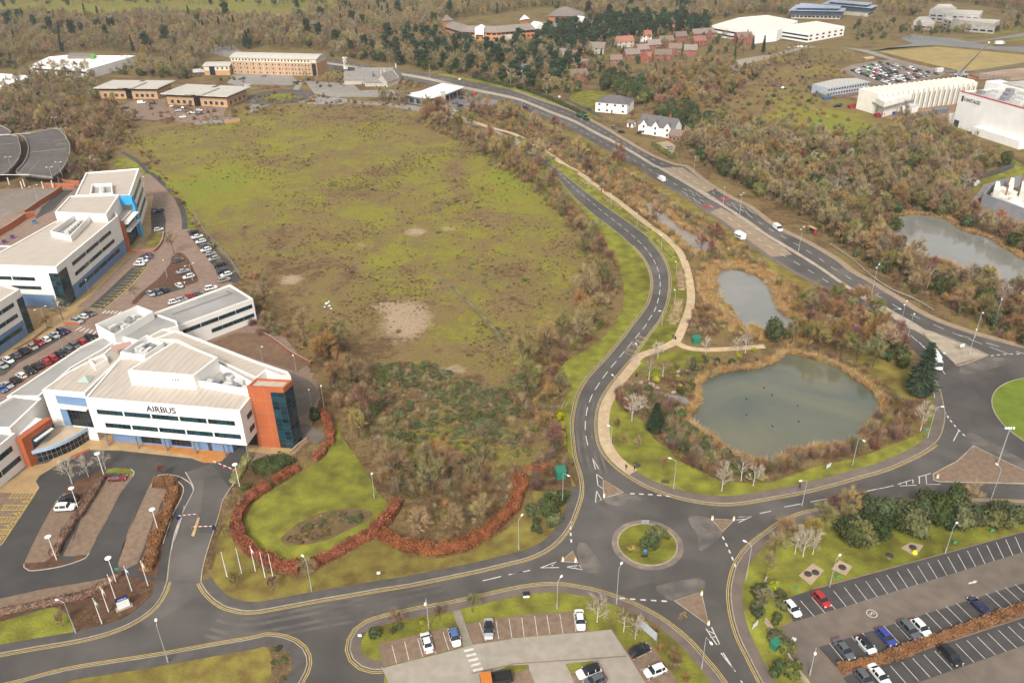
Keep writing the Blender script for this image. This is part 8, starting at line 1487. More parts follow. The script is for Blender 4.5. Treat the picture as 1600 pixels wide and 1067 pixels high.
def lamp_px(sh,bx,by,tx,ty,h,label,arms=1,z=0.0,arm=1.6):
 p = C(sh,bx,by,z);q = C(sh,tx,ty,h);street_lamp(p,h,math.atan2(q.y - p.y,q.x - p.x) if arms else 0,label,max(arms,1),None,arm,z)
for a in (('03',470,760,360,560,8,'street lamp left of the flagpole bed'),('03',1040,940,962,660,9,'street lamp on the bottom left pavement'),('13',345,500,300,300,8,'street lamp in the gap of the beech hedge'),('13',1068,735,1048,565,8,'street lamp at the back of the small car park'),('23',278,612,282,445,7,'street lamp above the row of white bays'),('23',42,245,58,40,8,'street lamp on the bank beside the red hedge'),('23',645,580,692,300,9,'street lamp on the south western roundabout kerb'),('23',1445,430,1400,178,9,'street lamp on the eastern roundabout kerb'),('23',1170,980,1228,825,8,'street lamp on the southern arm pavement'),('22',312,1065,388,912,9,'street lamp beside the green cabin'),('22',997,965,995,785,8,'street lamp at the edge of the pond lawn'),('22',612,690,592,576,5,'lamp on the pavement at the widest pond lawn'),('22',630,372,608,257,5,'lamp on the pavement beside the boulders'),('22',768,175,758,65,5,'lamp at the fork of the gravel paths'),('21',925,985,903,897,5,'lamp at the inside of the bend below the wide bed'),('21',1003,860,990,748,5,'lamp between the two wide brown beds'),('21',1012,680,1000,584,5,'lamp above the upper wide brown bed'),('21',922,510,910,421,5,'lamp on the seventh clipped hedge'),('21',772,372,766,292,5,'lamp on the sixth clipped hedge'),('21',612,245,606,165,5,'lamp on the fifth clipped hedge'),('21',470,140,464,62,5,'lamp on the fourth clipped hedge'),('20',245,985,242,925,5,'lamp on the second clipped hedge'),
  ('32',985,650,1085,460,9,'street lamp at the leaning birch near the big roundabout'),('32',520,820,603,680,8,'street lamp on the grass south of the pond'),('32',210,1068,175,922,7,'street lamp on the eastern arm kerb'),('32',1380,1020,1400,806,8,'street lamp south of the paved splitter island'),('32',1240,140,1285,-10,9,'street lamp on the wedge island'),('32',1018,268,1088,132,8,'street lamp right of the tall conifer'),('31',1275,1060,1335,955,9,'street lamp on the far pavement near the roundabout'),('31',860,1067,912,985,9,'street lamp at the end of the central reservation'),('31',740,1045,808,885,9,'tall street lamp on the near side verge'),('31',1390,1000,1448,803,9,'street lamp among the trees below the lake'),('21',1303,238,1312,140,8,'street lamp at the signal crossing'),('20',1122,1067,1145,1006,8,'street lamp on the far pavement above the crossing'),('20',213,608,222,545,9,'street lamp on the far verge beside the hedge'),('20',60,720,62,655,8,'street lamp on the near verge beside the brown scrub'),('10',572,405,566,318,9,'street lamp behind the white totem sign'),('10',828,442,824,348,9,'street lamp on the central reservation near the inn'),('10',1075,482,1073,378,9,'street lamp on the central reservation beyond the showroom'),('10',1328,478,1326,425,9,'street lamp before the clipped far hedge'),('10',1572,545,1570,485,9,'street lamp at the end of the clipped far hedge'),
  ('01',1033,685,1003,572,6,'white lamp on the bark island'),('01',1160,812,1148,738,6,'lamp behind the north east wing'),('01',550,780,540,715,5,'lamp on the footway below the blue office'),('01',690,612,680,556,5,'lamp at the middle of the blue office footway'),('a',778,835,735,727,6,'lamp between the two campus car rows'),('a',782,485,750,298,7,'lamp at the bare tree before the teal corner'),('12',420,462,402,322,6,'lamp on the outer edge of the tower loop'),('12',345,466,326,352,5,'lamp on the inner edge of the tower loop'),('12',250,246,227,140,5,'lamp at the corner of the brown yard'),('12',42,175,33,88,5,'lamp at the back of the brown yard'),('12',732,1022,716,862,6,'white lamp on the curved lawn'),('33',380,472,428,300,7,'lamp left of the second concrete pad'),('33',1093,267,1158,92,7,'lamp right of the yellow cover'),('33',256,1020,293,872,7,'lamp at the lower left of the large car park'),('01',893,130,890,70,5,'lamp behind the blue portal office'),('00',1015,280,1013,230,8,'far lamp beside the flat bed lorry')):
 lamp_px(*a,z=0.1 if a[0] in ('33',) else 0.0,arm=1.3 if a[5] > 6 else 0.8)
for sh,bx,by,h,lb in (('31',810,1010,9,'twin armed lamp on the central reservation near the roundabout'),('31',640,790,10,'twin armed lamp on the central reservation by the red sign'),('31',188,525,9,'twin armed lamp on the central reservation below the bus shelter'),('21',1405,302,9,'twin armed lamp right of the signal crossing'),('01',1190,706,6,'twin headed lamp right of the bark island'),('a',578,578,7,'twin headed lamp between the two left offices'),('h',395,1030,7,'twin headed lamp below the parking deck')):
 street_lamp(C(sh,bx,by),h,hd('21',1100,120,1300,0),lb,2,None,1.4)
for i,(bx,by) in enumerate(((590,262),(640,745),(690,380),(120,690),(548,800))): street_lamp(C('h',bx,by,4.2),5.5,0.2,['lamp at the far corner of the parking deck','lamp at the right rim of the parking deck','lamp at the curved rim of the parking deck','lamp on the left parking deck','twin headed lamp at the front rim of the parking deck'][i],2,None,0.9,4.2)
def disc_lamp(sh,bx,by,label,h=6.3):
 p = C(sh,bx,by,0.13);o = empty('disc_lamp',p,0,label,'street lamp');ob('column',key_mesh(('disccol',h),MB().tube([(0,0,0),(0,0,h)],[0.09,0.06],8),'column',WHITEPOLE),o);ob('disc_shade',key_mesh('disc',MB().lathe([(0.1,-0.25),(0.12,-0.05),(0.62,0.0),(0.62,0.06),(0.1,0.16)],16),'disc_shade',HEADM),o).location.z = h
for a in (('02',642,878,'white disc lamp beside the two birches'),('b',658,785,'white disc lamp at the white and black cars'),('02',1480,947,'white disc lamp beside the striped barrier'),('b',1322,965,'white disc lamp on the entrance bed'),('03',350,306,'white disc lamp at the lower end of the hedge bed'),('03',716,440,'white disc lamp behind the flagpoles')): disc_lamp(*a)
FLAGC = [((0.05,0.25,0.07),'green and white'),((0.6,0.35,0.05),'orange'),((0.45,0.08,0.08),'red'),((0.06,0.06,0.3),'blue'),((0.65,0.42,0.06),'yellow'),(None,''),(None,''),((0.55,0.05,0.05),'red and white'),(None,''),(None,'')]
for i,(sh,x,y,pl_) in enumerate((('03',630,700,'nearest the pavement in the left bed'),('03',672,627,'left of the monument sign'),('03',716,552,'behind the monument sign'),('03',815,498,'right of the monument sign'),('03',915,465,'at the entrance corner of the left bed'),('03',1403,410,'first of the right hand group'),('03',1493,390,'second of the right hand group'),('03',1578,375,'third of the right hand group'),('13',57,415,'fourth of the right hand group'),('13',108,425,'last of the right hand group'))):
 fc,nm = FLAGC[i];o = empty('flagpole',C(sh,x,y,0.1),0.3,('white flagpole with limp %s flag %s' % (nm,pl_)) if fc else 'bare white flagpole ' + pl_,'flagpole');ob('pole',key_mesh('flagpole',MB().tube([(0,0,0),(0,0,6.6)],[0.09,0.05],8),'pole',WHITEPOLE),o);ob('finial',key_mesh('finial',MB().lathe([(0.02,0),(0.09,0.06),(0.02,0.14)],8),'finial',WHITEPOLE),o).location.z = 6.6
 if fc:
  mb = MB();cols = 5;vs = [(0.06 + 0.42*math.sin(0.5 + u*0.5)*u/cols*1.6,0.14*math.sin(u*2.1 + v),6.4 - 0.28*u*0.9 - v*0.42) for v in range(5) for u in range(cols)];fs = [(v*cols + u,v*cols + u + 1,(v+1)*cols + u + 1,(v+1)*cols + u) for v in range(4) for u in range(cols - 1)];mb.add(vs,fs);mb.m = [1 if (f // 4) % 4 in (1,2) else 0 for f in range(len(fs))];mb.build('flag',[flat('flag_' + nm.replace(' ','_'),fc,0.9),flat('flag_white',(0.72,0.70,0.66),0.9)],o)
sa_ = hd('03',735,600,800,575);sgn = empty('monument_sign',C('03',768,600,0.12),sa_,'pale monument sign with navy header in the flagpole bed','sign');NAVYM = flat('navy_sign',(0.012,0.016,0.10));mb = MB();mb.box(-1.1,1.1,-0.2,0.2,0.15,2.0);mb.build('panel',flat('sign_cream',(0.66,0.68,0.66)),sgn);mb = MB();mb.box(-1.1,1.1,-0.205,0.205,2.0,2.75);mb.build('header',NAVYM,sgn);mb = MB();mb.box(-1.5,1.5,-0.6,0.6,-0.05,0.15);mb.build('plinth',KERB,sgn);text('AIRBUS',0.5,HEADM,sgn,(0,-0.215,2.36),(PI/2,0,0),ext=0.005)
q0,q1 = C('23',770,725,0.1),C('23',888,828,0.1);bb = empty('billboard',(q0 + q1)/2,math.atan2(q1.y - q0.y,q1.x - q0.x),'long grey billboard standing behind the small car park','billboard');bl2 = (q1 - q0).length;mb = MB();mb.box(-bl2/2,bl2/2,-0.06,0.06,1.0,2.9);mb.build('panel',flat('billboard_grey',(0.40,0.42,0.44)),bb)
for x in (-bl2/2,-bl2/6,bl2/6,bl2/2): mb = MB();mb.box(x - 0.07,x + 0.07,0.065,0.2,0,3.0);mb.build('post',STEEL,bb)
def sign(sh,x,y,kind,label,h=2.2,ang=0.0,c=(0.05,0.12,0.42),z=0.1):
 o = empty('road_sign',C(sh,x,y,z),ang,label,'sign');mb = MB();mb.tube([(0,0,0),(0,0,h)],0.045,6);mb.build('post',STEEL,o);m = flat('sign_%s' % kind,c);mb = MB()
 if kind.startswith('round'): mb.tube([(0,-0.06,h),(0,0.0,h)],0.38,16)
 elif kind.startswith('board'): mb.box(-0.8,0.8,-0.05,0,h - 0.9,h + 0.2)
 else: mb.box(-0.35,0.35,-0.05,0,h - 0.5,h + 0.15)
 mb.build('sign_face',m,o);return o
sign('23',822,100,'board_green','grey backed sign at the back of the mini roundabout',1.6,PI,(0.28,0.30,0.30));
for x in (808,828): sign('23',x,295,'plate_chevron','black and white chevron plate %s on the mini roundabout' % ('left' if x < 820 else 'right'),0.8,0,(0.03,0.03,0.03),0.14)
sign('23',820,288,'round_blue','round blue turn left sign on the mini roundabout',1.7,0,(0.04,0.22,0.62),0.14);sign('32',362,880,'board_white','white direction sign on the grass south of the pond',3.2,0.6,(0.62,0.62,0.60));sign('32',1250,755,'round_purple','round sign on the paved splitter island',2.6,0.4,(0.30,0.22,0.42),0.15);sign('32',970,648,'round_blue','round sign beside the leaning birch',2.4,0.4,(0.30,0.22,0.42));sign('32',1190,115,'board_white','white sign board on the wedge island',2.4,0.3,(0.66,0.65,0.62),0.15)
sign('31',672,820,'plate_red','red and white sign on the central reservation',2.2,0.3,(0.55,0.16,0.14),0.15);sign('23',1495,745,'board_white','pale sign beside the southern arm',2.0,0.7,(0.62,0.63,0.62));sign('13',645,800,'plate_white','small white sign at the car park entrance corner',1.4,0,(0.7,0.7,0.68));sign('13',762,432,'plate_white','small white sign on the north pavement',2.2,0.2,(0.7,0.7,0.68));sign('03',728,385,'plate_green','small green sign behind the flagpoles',1.2,0.2,(0.03,0.25,0.14),0.14)
sign('10',1258,510,'board_white','white sign on the far verge',2.6,0.0,(0.66,0.65,0.62),0.05);sign('20',292,618,'board_white','white sign on the verge before the square lawn',2.4,0.0,(0.66,0.65,0.62),0.05)
for i,(x,y) in enumerate(((172,490),(430,420),(1150,212),(1380,138))): sign('33',x,y,'plate_green',['green marker left of the concrete pads','green marker between the concrete pads','green marker right of the yellow cover','green marker at the right end of the grass'][i],0.8,0,(0.35,0.5,0.42))
def bollard(sh,x,y,label):
 o = empty('traffic_bollard',C(sh,x,y,0.15),0,label,'bollard');mb = MB();mb.box(-0.2,0.2,-0.15,0.15,0,0.85);mb.build('body',HEADM,o);mb = MB();mb.box(-0.2,0.2,-0.16,0.16,0.851,1.05);mb.build('cap',YELB,o)
for a in (('22',568,1012,'white bollard on the northern splitter island'),('23',314,312,'left white bollard on the western splitter island'),('23',392,318,'right white bollard on the western splitter island'),('23',1236,58,'left white bollard on the eastern splitter island'),('23',1368,62,'right white bollard on the eastern splitter island'),('23',1170,522,'upper white bollard on the southern splitter island'),('23',1212,706,'lower white bollard on the southern splitter island'),('32',1045,895,'white bollard on the large paved splitter island')): bollard(*a)
def cabin(sh,x,y,w_,d_,h,label,ang=0.2,z=0.05,c=(0.02,0.16,0.10)):
 o = empty('utility_cabin',C(sh,x,y,z),ang,label,'cabin');m = flat('utility_green' if c[1] > 0.1 else 'utility_dark',c);mb = MB();mb.box(-w_/2,w_/2,-d_/2,d_/2,0,h);mb.build('body',m,o);mb = MB();mb.add([(-w_/2 - .1,-d_/2 - .1,h + .002),(w_/2 + .1,-d_/2 - .1,h + .002),(w_/2 + .1,d_/2 + .1,h + .35),(-w_/2 - .1,d_/2 + .1,h + .35),(-w_/2 - .1,d_/2 + .1,h + .002),(w_/2 + .1,d_/2 + .1,h + .002)],[(0,1,2,3),(0,3,4),(1,5,2),(4,3,2,5),(0,4,5,1)]);mb.build('lid',m,o);mb = MB();mb.box(-w_*0.3,-0.02,-d_/2 - 0.03,-d_/2,0.15,h - 0.1);mb.build('door',m,o);mb = MB();mb.box(0.02,w_*0.3,-d_/2 - 0.03,-d_/2,0.15,h - 0.1);mb.build('door',m,o)
cabin('22',300,890,2.2,2.0,2.2,'green pitched utility cabin beside the red shrubs');cabin('22',1135,60,2.2,1.8,1.8,'green utility cabin beside the branch path');cabin('33',45,845,1.8,1.2,1.4,'teal utility cabin among bushes at the bottom',0.7)
def bin_(sh,x,y,label,z=0.1): o = empty('litter_bin',C(sh,x,y,z),0,label,'bin');ob('drum',key_mesh('bin',MB().lathe([(0.24,0),(0.28,0.1),(0.28,0.8)],10),'drum',flat('bin_green',(0.012,0.035,0.025))),o);ob('lid',key_mesh('binlid',MB().lathe([(0.3,0.8),(0.3,0.88),(0.1,1.02)],10),'lid',TRIM),o)
bin_('22',768,268,'dark litter bin above the boulders');bin_('22',1170,850,'dark green litter bin beside the boulder seat');bin_('22',1008,40,'litter bin at the path junction');bin_('21',552,155,'litter bin beside the gravel path hedges')
gb = empty('grit_bin',C('23',88,530,0.12),0.1,'white grit bin with dark lid on the southern pavement','bin');mb = MB();mb.box(-0.6,0.6,-0.4,0.4,0,0.6);mb.build('body',WHITEPOLE,gb);mb = MB();mb.box(-0.65,0.65,-0.45,0.45,0.6,0.75);mb.build('lid',TRIM,gb)
def bench(sh,x,y,ang,label):
 o = empty('park_bench',C(sh,x,y,0.1),ang,label,'bench');W_ = flat('bench_wood',(0.075,0.055,0.04),0.8)
 for k in range(4): mb = MB();mb.box(-0.9,0.9,-0.25 + 0.13*k,-0.15 + 0.13*k,0.42,0.46);mb.build('seat_slat',W_,o)
 for k in range(3): mb = MB();mb.box(-0.9,0.9,0.28,0.32,0.55 + 0.14*k,0.65 + 0.14*k);mb.build('back_slat',W_,o)
 for s in (-0.75,0.75): mb = MB();mb.box(s - 0.04,s + 0.04,-0.25,0.3,0,0.42);mb.box(s - 0.04,s + 0.04,0.32,0.37,0,0.95);mb.build('leg',STEEL,o)
bench('22',945,930,-0.3,'dark bench on the lawn beside the pavement');bench('32',610,205,-0.4,'dark bench under the trees behind the pond');bench('22',770,828,-0.6,'bench behind the two walkers')
STN = M('boulder',(0.38,0.32,0.25),(0.26,0.215,0.165),scale=1.5,bigamt=0.1)
def boulder(sh,x,y,s,label,sd_):
 r = np.random.default_rng(sd_);bm = bmesh.new();bmesh.ops.create_icosphere(bm,subdivisions=2,radius=1.0)
 for v in bm.verts: v.co *= 1 + 0.18*math.sin(v.co.x*3 + sd_)*math.cos(v.co.y*2.6 + sd_) + r.normal()*0.04;v.co.z *= 0.6
 me = bpy.data.meshes.new('boulder');bm.to_mesh(me);bm.free();me.materials.append(STN);o = tag(ob('boulder',me),label,'boulder');p = C(sh,x,y);o.location = (p.x,p.y,0.3);o.scale = (s*0.9,s*0.7,s*0.8);o.rotation_euler.z = sd_
for i,a in enumerate((('22',795,312,1.0,'pale boulder nearest the pavement at the stream'),('22',862,328,1.3,'largest pale boulder at the stream'),('22',897,345,0.8,'small boulder right of the largest at the stream'),('22',998,372,0.9,'boulder farthest right along the stream'),('22',1170,805,1.2,'pale boulder at the south west bank'),('22',1215,812,1.0,'second boulder at the south west bank'),('22',1030,245,1.0,'boulder below the upper lawn'))): boulder(*a,i + 1)
for sp_,lb in (('33:190,405 275,330 345,375 265,465','large concrete pad with two covers'),('33:390,365 440,310 520,350 480,405','concrete pad right of the lamp'),('33:820,235 880,200 960,220 910,285','concrete pad with yellow cover'),('33:730,290 750,265 772,275 750,305','tiny concrete pad between the trees')):
 o = empty('concrete_pad',(0,0,0),0,lb,'concrete pad');pts = L2(sp_);mb = MB();mb.prism(pts,0.05,0.2);mb.build('slab',M('old_concrete',(0.36,0.27,0.18),None,scale=0.5),o);c = sum(pts,Vector((0,0)))/4;nn_ = 2 if 'two' in lb else 1
 for k in range(nn_): q = c + (pts[0] - pts[2])*(0.15 if k else -0.15)*(nn_ - 1);MB().lathe([(0.75,0.2),(0.75,0.32),(0.3,0.42)],14,(q.x,q.y,0)).build('dark_cover',flat('cover_dark',(0.05,0.04,0.04)),o)
 if 'yellow' in lb: q = pts[3] + (c - pts[3])*0.35;MB().lathe([(0.6,0.2),(0.4,0.7),(0.05,0.95)],10,(q.x,q.y,0)).build('yellow_cover',flat('cover_yellow',(0.75,0.6,0.03)),o)
def barrier(sh,x0,y0,x1,y1,label):
 a,b_ = C(sh,x0,y0,0.13),C(sh,x1,y1,0.13);o = empty('entrance_barrier',a,math.atan2(b_.y - a.y,b_.x - a.x),label,'barrier');ln = (b_ - a).length;mb = MB();mb.box(-0.25,0.25,-0.2,0.2,0,1.05);mb.build('cabinet',NAVYM,o)
 k = 8
 for i in range(k): MB().box(0.2 + ln*i/k,0.2 + ln*(i+1)/k,-0.05,0.05,0.9,1.0).build('boom_segment',flat('barrier_red',(0.45,0.10,0.08)) if i % 2 else HEADM,o)
 mb = MB();mb.box(ln + 0.05,ln + 0.17,-0.06,0.06,0,1.0);mb.build('rest_post',STEEL,o)
barrier('03',1100,55,1222,42,'raised lane barrier with navy cabinet on the left of the entrance');barrier('03',1322,118,1190,122,'lane barrier with navy cabinet on the right of the entrance')
pts = L2('03:1222,48 1237,52 1202,165 1183,160');o = empty('traffic_island',(0,0,0),0,'narrow kerbed island between the entrance barriers','traffic island');mb = MB();mb.prism(pts,0.1,0.27);mb.build('surface',TAN,o)
a,b_ = C('c',720,402,0.13),C('c',930,487,0.13);o = empty('striped_pole_barrier',a,math.atan2(b_.y - a.y,b_.x - a.x),'striped pole barrier closing the lane under the office','barrier');ln = (b_ - a).length
for i in range(10): MB().box(ln*i/10,ln*(i+1)/10,-0.06,0.06,0.85,0.97).build('boom_segment',flat('barrier_red',(0.45,0.10,0.08)) if i % 2 else HEADM,o)
for x in (0.1,ln - 0.1): MB().box(x - 0.08,x + 0.08,0.07,0.2,0,1.0).build('post',STEEL,o)
for sh,x,y,lb in (('c',800,430,'red traffic cone at the striped barrier'),('c',858,445,'second red cone at the striped barrier')): o = empty('traffic_cone',C(sh,x,y,0.13),0,lb,'cone');MB().lathe([(0.2,0.04),(0.13,0.3),(0.04,0.75)],10).build('cone',flat('cone_red',(0.6,0.06,0.03)),o);MB().box(-0.22,0.22,-0.22,0.22,0,0.04).build('base',TRIM,o)
bs = empty('bus_shelter',C('31',268,412,0.1),hd('31',200,375,300,430),'glass bus shelter with timber roof on the far pavement','bus shelter');MB().box(-2.2,2.2,-0.8,0.8,2.35,2.5).build('roof',TAN,bs);MB().box(-2.1,2.1,0.66,0.72,0.2,2.35).build('glass_panel',GLD,bs);MB().box(2.0,2.08,-0.7,0.66,0.3,2.2).build('advert_panel',flat('advert_red',(0.35,0.04,0.06)),bs);MB().box(-1.6,1.4,0.2,0.5,0.42,0.48).build('bench',STEEL,bs)
for x in (-2.1,2.1): MB().box(x - 0.05,x + 0.05,-0.75,-0.65,0,2.35).build('post',TRIM,bs)
for sh,x,y,lb in (('21',1226,195,'traffic signal on the far side of the crossing'),('21',1172,262,'traffic signal on the near side of the crossing'),('21',1255,210,'traffic signal in the middle of the crossing'),('21',1252,180,'second signal head on the far crossing kerb')):
 o = empty('traffic_signal',C(sh,x,y,0.1),0.5,lb,'traffic light');MB().tube([(0,0,0),(0,0,3.0)],0.06,6).build('post',STEEL,o);MB().box(-0.17,0.17,-0.15,0.15,2.3,3.3).build('signal_head',TRIM,o)
 for k,cc in enumerate(((0.3,0.02,0.02),(0.3,0.18,0.02),(0.02,0.2,0.06))): MB().tube([(0,-0.2,3.12 - 0.32*k),(0,-0.14,3.12 - 0.32*k)],0.1,8).build('lens',flat('lens%d' % k,cc,0.2),o)
rt_ = smooth(L2('31:380,490 500,570 640,690 760,770 900,830 1020,900'),2);o = bld('guard_rail',rt_[0],'pale metal guard rail along the far pavement','guard rail');mb = MB();mb.kerb(offset(rt_,0.05),offset(rt_,-0.05),0.75,1.05);part(o,'rail',mb,COLUMN)
for p in resample(rt_,4.0): q = ob('post',key_mesh('grpost',MB().box(-.06,.06,-.06,.06,0,.9),'post',STEEL),o);q.location = (p.x - o.location.x,p.y - o.location.y,0)
rt_ = smooth(L2('32:980,280 1010,350 1025,420'),1);o = bld('guard_rail',rt_[0],'white pedestrian guard rail beside the big roundabout','guard rail');mb = MB();mb.kerb(offset(rt_,0.04),offset(rt_,-0.04),0.9,1.0);part(o,'rail',mb,HEADM)
for p in resample(rt_,2.0): q = ob('post',PANES['grpost'],o);q.location = (p.x - o.location.x,p.y - o.location.y,0)
o = empty('camera_mast',C('32',1420,805,0.15),0,'tall mast with four floodlights on the paved splitter island','mast');MB().tube([(0,0,0),(0,0,10)],[0.16,0.09],8).build('column',COLUMN,o)
for k in range(4): q = ob('floodlight',key_mesh('flood',MB().box(-.25,.25,-.15,.15,-.2,.2),'floodlight',HEADM),o);q.location = (-0.9 + 0.6*k,0,10.1);q.rotation_euler.z = 0.4*k
MB().box(-1.1,1.1,-0.05,0.05,9.85,9.9).build('crossbar',COLUMN,o)
for sh,x,y,w_,d_,h,cc,lb in (('30',520,668,6,2.5,1.8,(0.32,0.02,0.025),'dark red skip at the left of the gantry'),('30',685,722,6,2.5,1.8,(0.34,0.02,0.03),'dark red skip below the gantry'),('f',890,725,1.6,1.6,1.2,(0.45,0.02,0.03),'small red skip at the grey yard wall'),('f',1215,925,3.5,2,1.0,(0.5,0.05,0.06),'red and white pallet stack below the yard wall'),('30',785,708,3,2,1.4,(0.03,0.05,0.3),'blue tank below the gantry'),('30',360,615,6,2.5,1.4,(0.06,0.1,0.25),'blue materials stack at the cabin fence'),('30',440,658,3,2,1.6,(0.05,0.06,0.07),'dark container near the red skips'),('30',845,722,5,3,1.8,(0.12,0.12,0.13),'dark machinery beside the gantry'),('30',970,718,10,4,2.0,(0.10,0.12,0.15),'dark machinery rows below the white hut'),('30',1060,700,9,4,2.6,(0.16,0.19,0.22),'grey generator set left of the data hall'),('30',1055,445,6,2.6,2.6,(0.6,0.6,0.57),'white container at the contractors car park'),('30',620,365,9,3,1.2,(0.55,0.40,0.25),'pale timber stacks beside the track'),('f',750,900,4,3,2.0,(0.03,0.035,0.04),'dark cabin at the lake inlet')):
 o = empty('skip' if 'skip' in lb else 'site_container',C(sh,x,y,0.03),0.3,lb,'skip' if 'skip' in lb else 'container');mt = flat(lb.replace(' ','_')[:40],cc);mb = MB();mb.add([(-w_/2,-d_/2,h),(w_/2,-d_/2,h),(w_/2,d_/2,h),(-w_/2,d_/2,h),(-w_/2*0.85,-d_/2*0.85,0),(w_/2*0.85,-d_/2*0.85,0),(w_/2*0.85,d_/2*0.85,0),(-w_/2*0.85,d_/2*0.85,0)],[(0,1,5,4),(1,2,6,5),(2,3,7,6),(3,0,4,7),(0,1,2,3)] if 'skip' not in lb else [(0,1,5,4),(1,2,6,5),(2,3,7,6),(3,0,4,7),(4,5,6,7)]);mb.build('body',mt,o);mb = MB();rr = [Vector((-w_/2,-d_/2)),Vector((w_/2,-d_/2)),Vector((w_/2,d_/2)),Vector((-w_/2,d_/2))];mb.kerb(rr,[p*1.04 for p in rr],h - 0.1,h + 0.05,0,True);mb.build('rim',mt,o)
for i in range(6): o = empty('concrete_block',C('30',130 + 28*(i % 3)*1.3,298 - 4*(i % 3),0) if i < 3 else C('30',185 + 25*(i - 3),292,0),0.2,'white concrete block in the row beside the pale track','block','concrete blocks by the track');MB().box(-0.8,0.8,-0.5,0.5,0,0.9).build('block',WHITEC,o);MB().box(-0.3,0.3,-0.1,0.1,0.9,1.0).build('lifting_rib',WHITEC,o)
def duck(sh,x,y,label):
 o = empty('duck',C(sh,x,y,0.03),random.uniform(0,6.28),label,'duck','ducks on the pond');mb = MB();prof = [(-0.36,0.02,0.10),(-0.22,0.12,0.08),(0.0,0.17,0.09),(0.16,0.13,0.10),(0.22,0.06,0.2),(0.25,0.05,0.28),(0.30,0.065,0.34),(0.38,0.05,0.33),(0.46,0.015,0.31)];mb.tube([(x_,0,z_) for x_,r_,z_ in prof],[r_ for x_,r_,z_ in prof],8);mb.build('body',flat('duck_brown',(0.035,0.028,0.022),0.8),o,True)
for a in (('32',25,385),('32',182,450),('32',187,548),('32',27,578),('22',1448,408),('22',1448,507),('22',1556,340)): duck(*a,'dark duck floating on the round pond')
def person(sh,x,y,ang,top,legs,label,z=0.13,stride=0.18,s=1.0,hair=(0.03,0.02,0.015)):
 o = empty('person',C(sh,x,y,z),ang,label,'person');me = bpy.data.meshes.new('body')
 J = [((0,0,.95),.15),((0,0,1.2),.16),((0,0,1.42),.17),((0,0,1.52),.07),((0.01,0,1.62),.095),((0.015,0,1.74),.09),((0,.18,1.42),.07),((-.06,.26,1.14),.05),((.08,.27,.9),.04),((0,-.18,1.42),.07),((.05,-.26,1.14),.05),((-.02,-.27,.9),.04),((0,.1,.9),.11),((stride*.7,.1,.5),.075),((stride*.6,.1,.08),.05),((stride*.6 + .16,.1,.04),.045),((0,-.1,.9),.11),((-stride*.4,-.1,.5),.075),((-stride*1.3,-.1,.1),.05),((-stride*1.3 + .16,-.1,.04),.045)]
 E_ = [(0,1),(1,2),(2,3),(3,4),(4,5),(2,6),(6,7),(7,8),(2,9),(9,10),(10,11),(0,12),(12,13),(13,14),(14,15),(0,16),(16,17),(17,18),(18,19)]
 me.from_pydata([j[0] for j in J],E_,[]);b_ = ob('body',me,o);sk_ = b_.modifiers.new('skin','SKIN');sv = me.skin_vertices[0].data
 for i,j in enumerate(J): sv[i].radius = (j[1],j[1]);sv[i].use_root = (i == 0)
 m,t,bs_ = nodes_of('clothing %s' % label[:18]);tc = t.nodes.new('ShaderNodeTexCoord');sp3 = t.nodes.new('ShaderNodeSeparateXYZ');t.links.new(tc.outputs['Object'],sp3.inputs[0]);rp3 = t.nodes.new('ShaderNodeValToRGB');rp3.color_ramp.interpolation = 'CONSTANT';mr3 = t.nodes.new('ShaderNodeMapRange');mr3.inputs[2].default_value = 1.85;t.links.new(sp3.outputs[2],mr3.inputs[0]);t.links.new(mr3.outputs[0],rp3.inputs[0])
 e = rp3.color_ramp.elements;e[0].position = 0;e[0].color = (0.02,0.02,0.02,1);e[1].position = 0.06;e[1].color = (*legs,1)
 for ps,cc in ((0.5,top),(0.83,(0.42,0.26,0.18)),(0.945,hair)): q = e.new(ps);q.color = (*cc,1)
 t.links.new(rp3.outputs[0],bs_.inputs['Base Color']);me.materials.append(m);sb_ = b_.modifiers.new('smooth','SUBSURF');sb_.levels = 1;sb_.render_levels = 1;o.scale = (s,s,s);return o
person('22',703,845,0.6,(0.015,0.015,0.018),(0.02,0.02,0.025),'person in black walking on the pavement past the pond lawn');person('22',755,850,0.6,(0.02,0.02,0.025),(0.03,0.03,0.035),'person in dark clothes walking behind on the lawn edge');person('32',195,958,2.8,(0.10,0.02,0.025),(0.03,0.03,0.04),'person in dark red top walking on the south pavement');person('21',1143,880,1.6,(0.5,0.06,0.03),(0.03,0.03,0.03),'person in orange red jacket beside the gravel path',0.05)
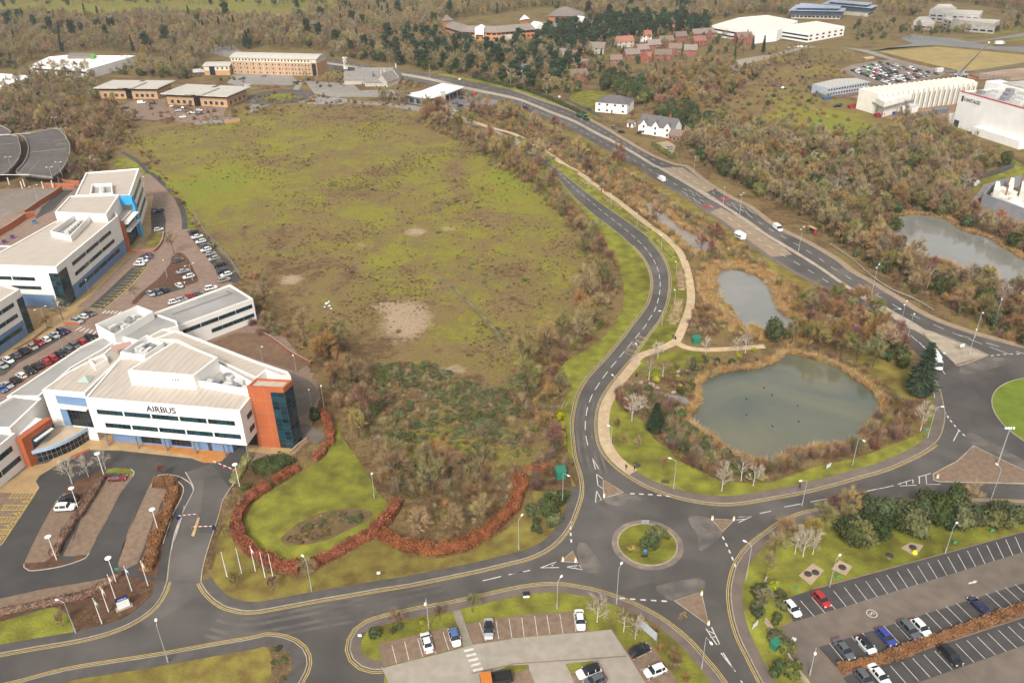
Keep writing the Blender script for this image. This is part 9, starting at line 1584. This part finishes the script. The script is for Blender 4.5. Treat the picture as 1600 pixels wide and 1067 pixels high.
person('22',995,38,1.0,(0.03,0.03,0.035),(0.04,0.04,0.05),'person in dark jacket at the path junction',0.1);person('22',220,365,0.3,(0.02,0.02,0.02),(0.03,0.03,0.03),'person in black standing among the logs',0.05);person('22',175,375,2.3,(0.02,0.025,0.02),(0.03,0.03,0.03),'person in dark clothes left of the logs',0.05)
for i,sp_ in enumerate(('22:320,330 345,298','22:215,385 262,345','22:255,412 310,380','22:305,470 325,425','22:330,462 350,415')):
 a,b_ = L(sp_);o = empty('log',a,0,['pale log at the edge of the bright verge','log at the feet of the people','log below the people','left of the two lowest logs','right of the two lowest logs'][i],'log');MB().tube([(0,0,0.18),((b_ - a).x,(b_ - a).y,0.25)],[0.16,0.12],7).build('trunk',M('log_wood',(0.33,0.25,0.17),None,scale=2),o);MB().tube([((b_ - a).x*0.6,(b_ - a).y*0.6,0.22),((b_ - a).x*0.7,(b_ - a).y*0.7 + 0.3,0.5)],[0.06,0.03],5).build('branch_stub',BARK,o)
for i,(x,y,s) in enumerate(((440,850,1.0),(455,865,0.7),(425,872,0.6),(450,838,0.6),(465,880,0.5))): o = tag(ob('rubbish_bag',gen_leafy(300 + i,0.7*s,0.8*s,60,HEADM,0.35*s,3)),'white rubbish dumped on the left of the heath','rubbish','dumped white rubbish');o.location = C('11',x,y,0.1)
for i,(x,y,cc) in enumerate(((30,475,(0.14,0.03,0.2)),(80,445,(0.14,0.03,0.2)),(215,355,(0.05,0.2,0.42)))): o = empty('waste_container',C('01',x,y,0.03),0.5,['purple waste container nearest the left edge','purple waste container below the orange stairs','blue and white waste container at the sunken lane'][i],'bin');MB().box(-0.7,0.7,-0.5,0.5,0.1,1.2).build('body',flat('waste_%d' % i,cc),o);MB().box(-0.75,0.75,-0.55,0.55,1.2,1.3).build('lid',TRIM,o)
# ============================================================ AIR
hz = MB();hz.box(-4300,4400,-420,5520,-1.5,140)
m,t,b_ = nodes_of('haze_air');t.nodes.remove(b_);pvn = t.nodes.new('ShaderNodeVolumePrincipled');pvn.inputs['Density'].default_value = 0.00012;pvn.inputs['Color'].default_value = (0.80,0.82,0.85,1);pvn.inputs['Anisotropy'].default_value = 0.2
t.links.new(pvn.outputs[0],t.nodes['Material Output'].inputs['Volume'])
tag(hz.build('haze',m),'thin pale haze over the whole scene',None,None,'stuff')
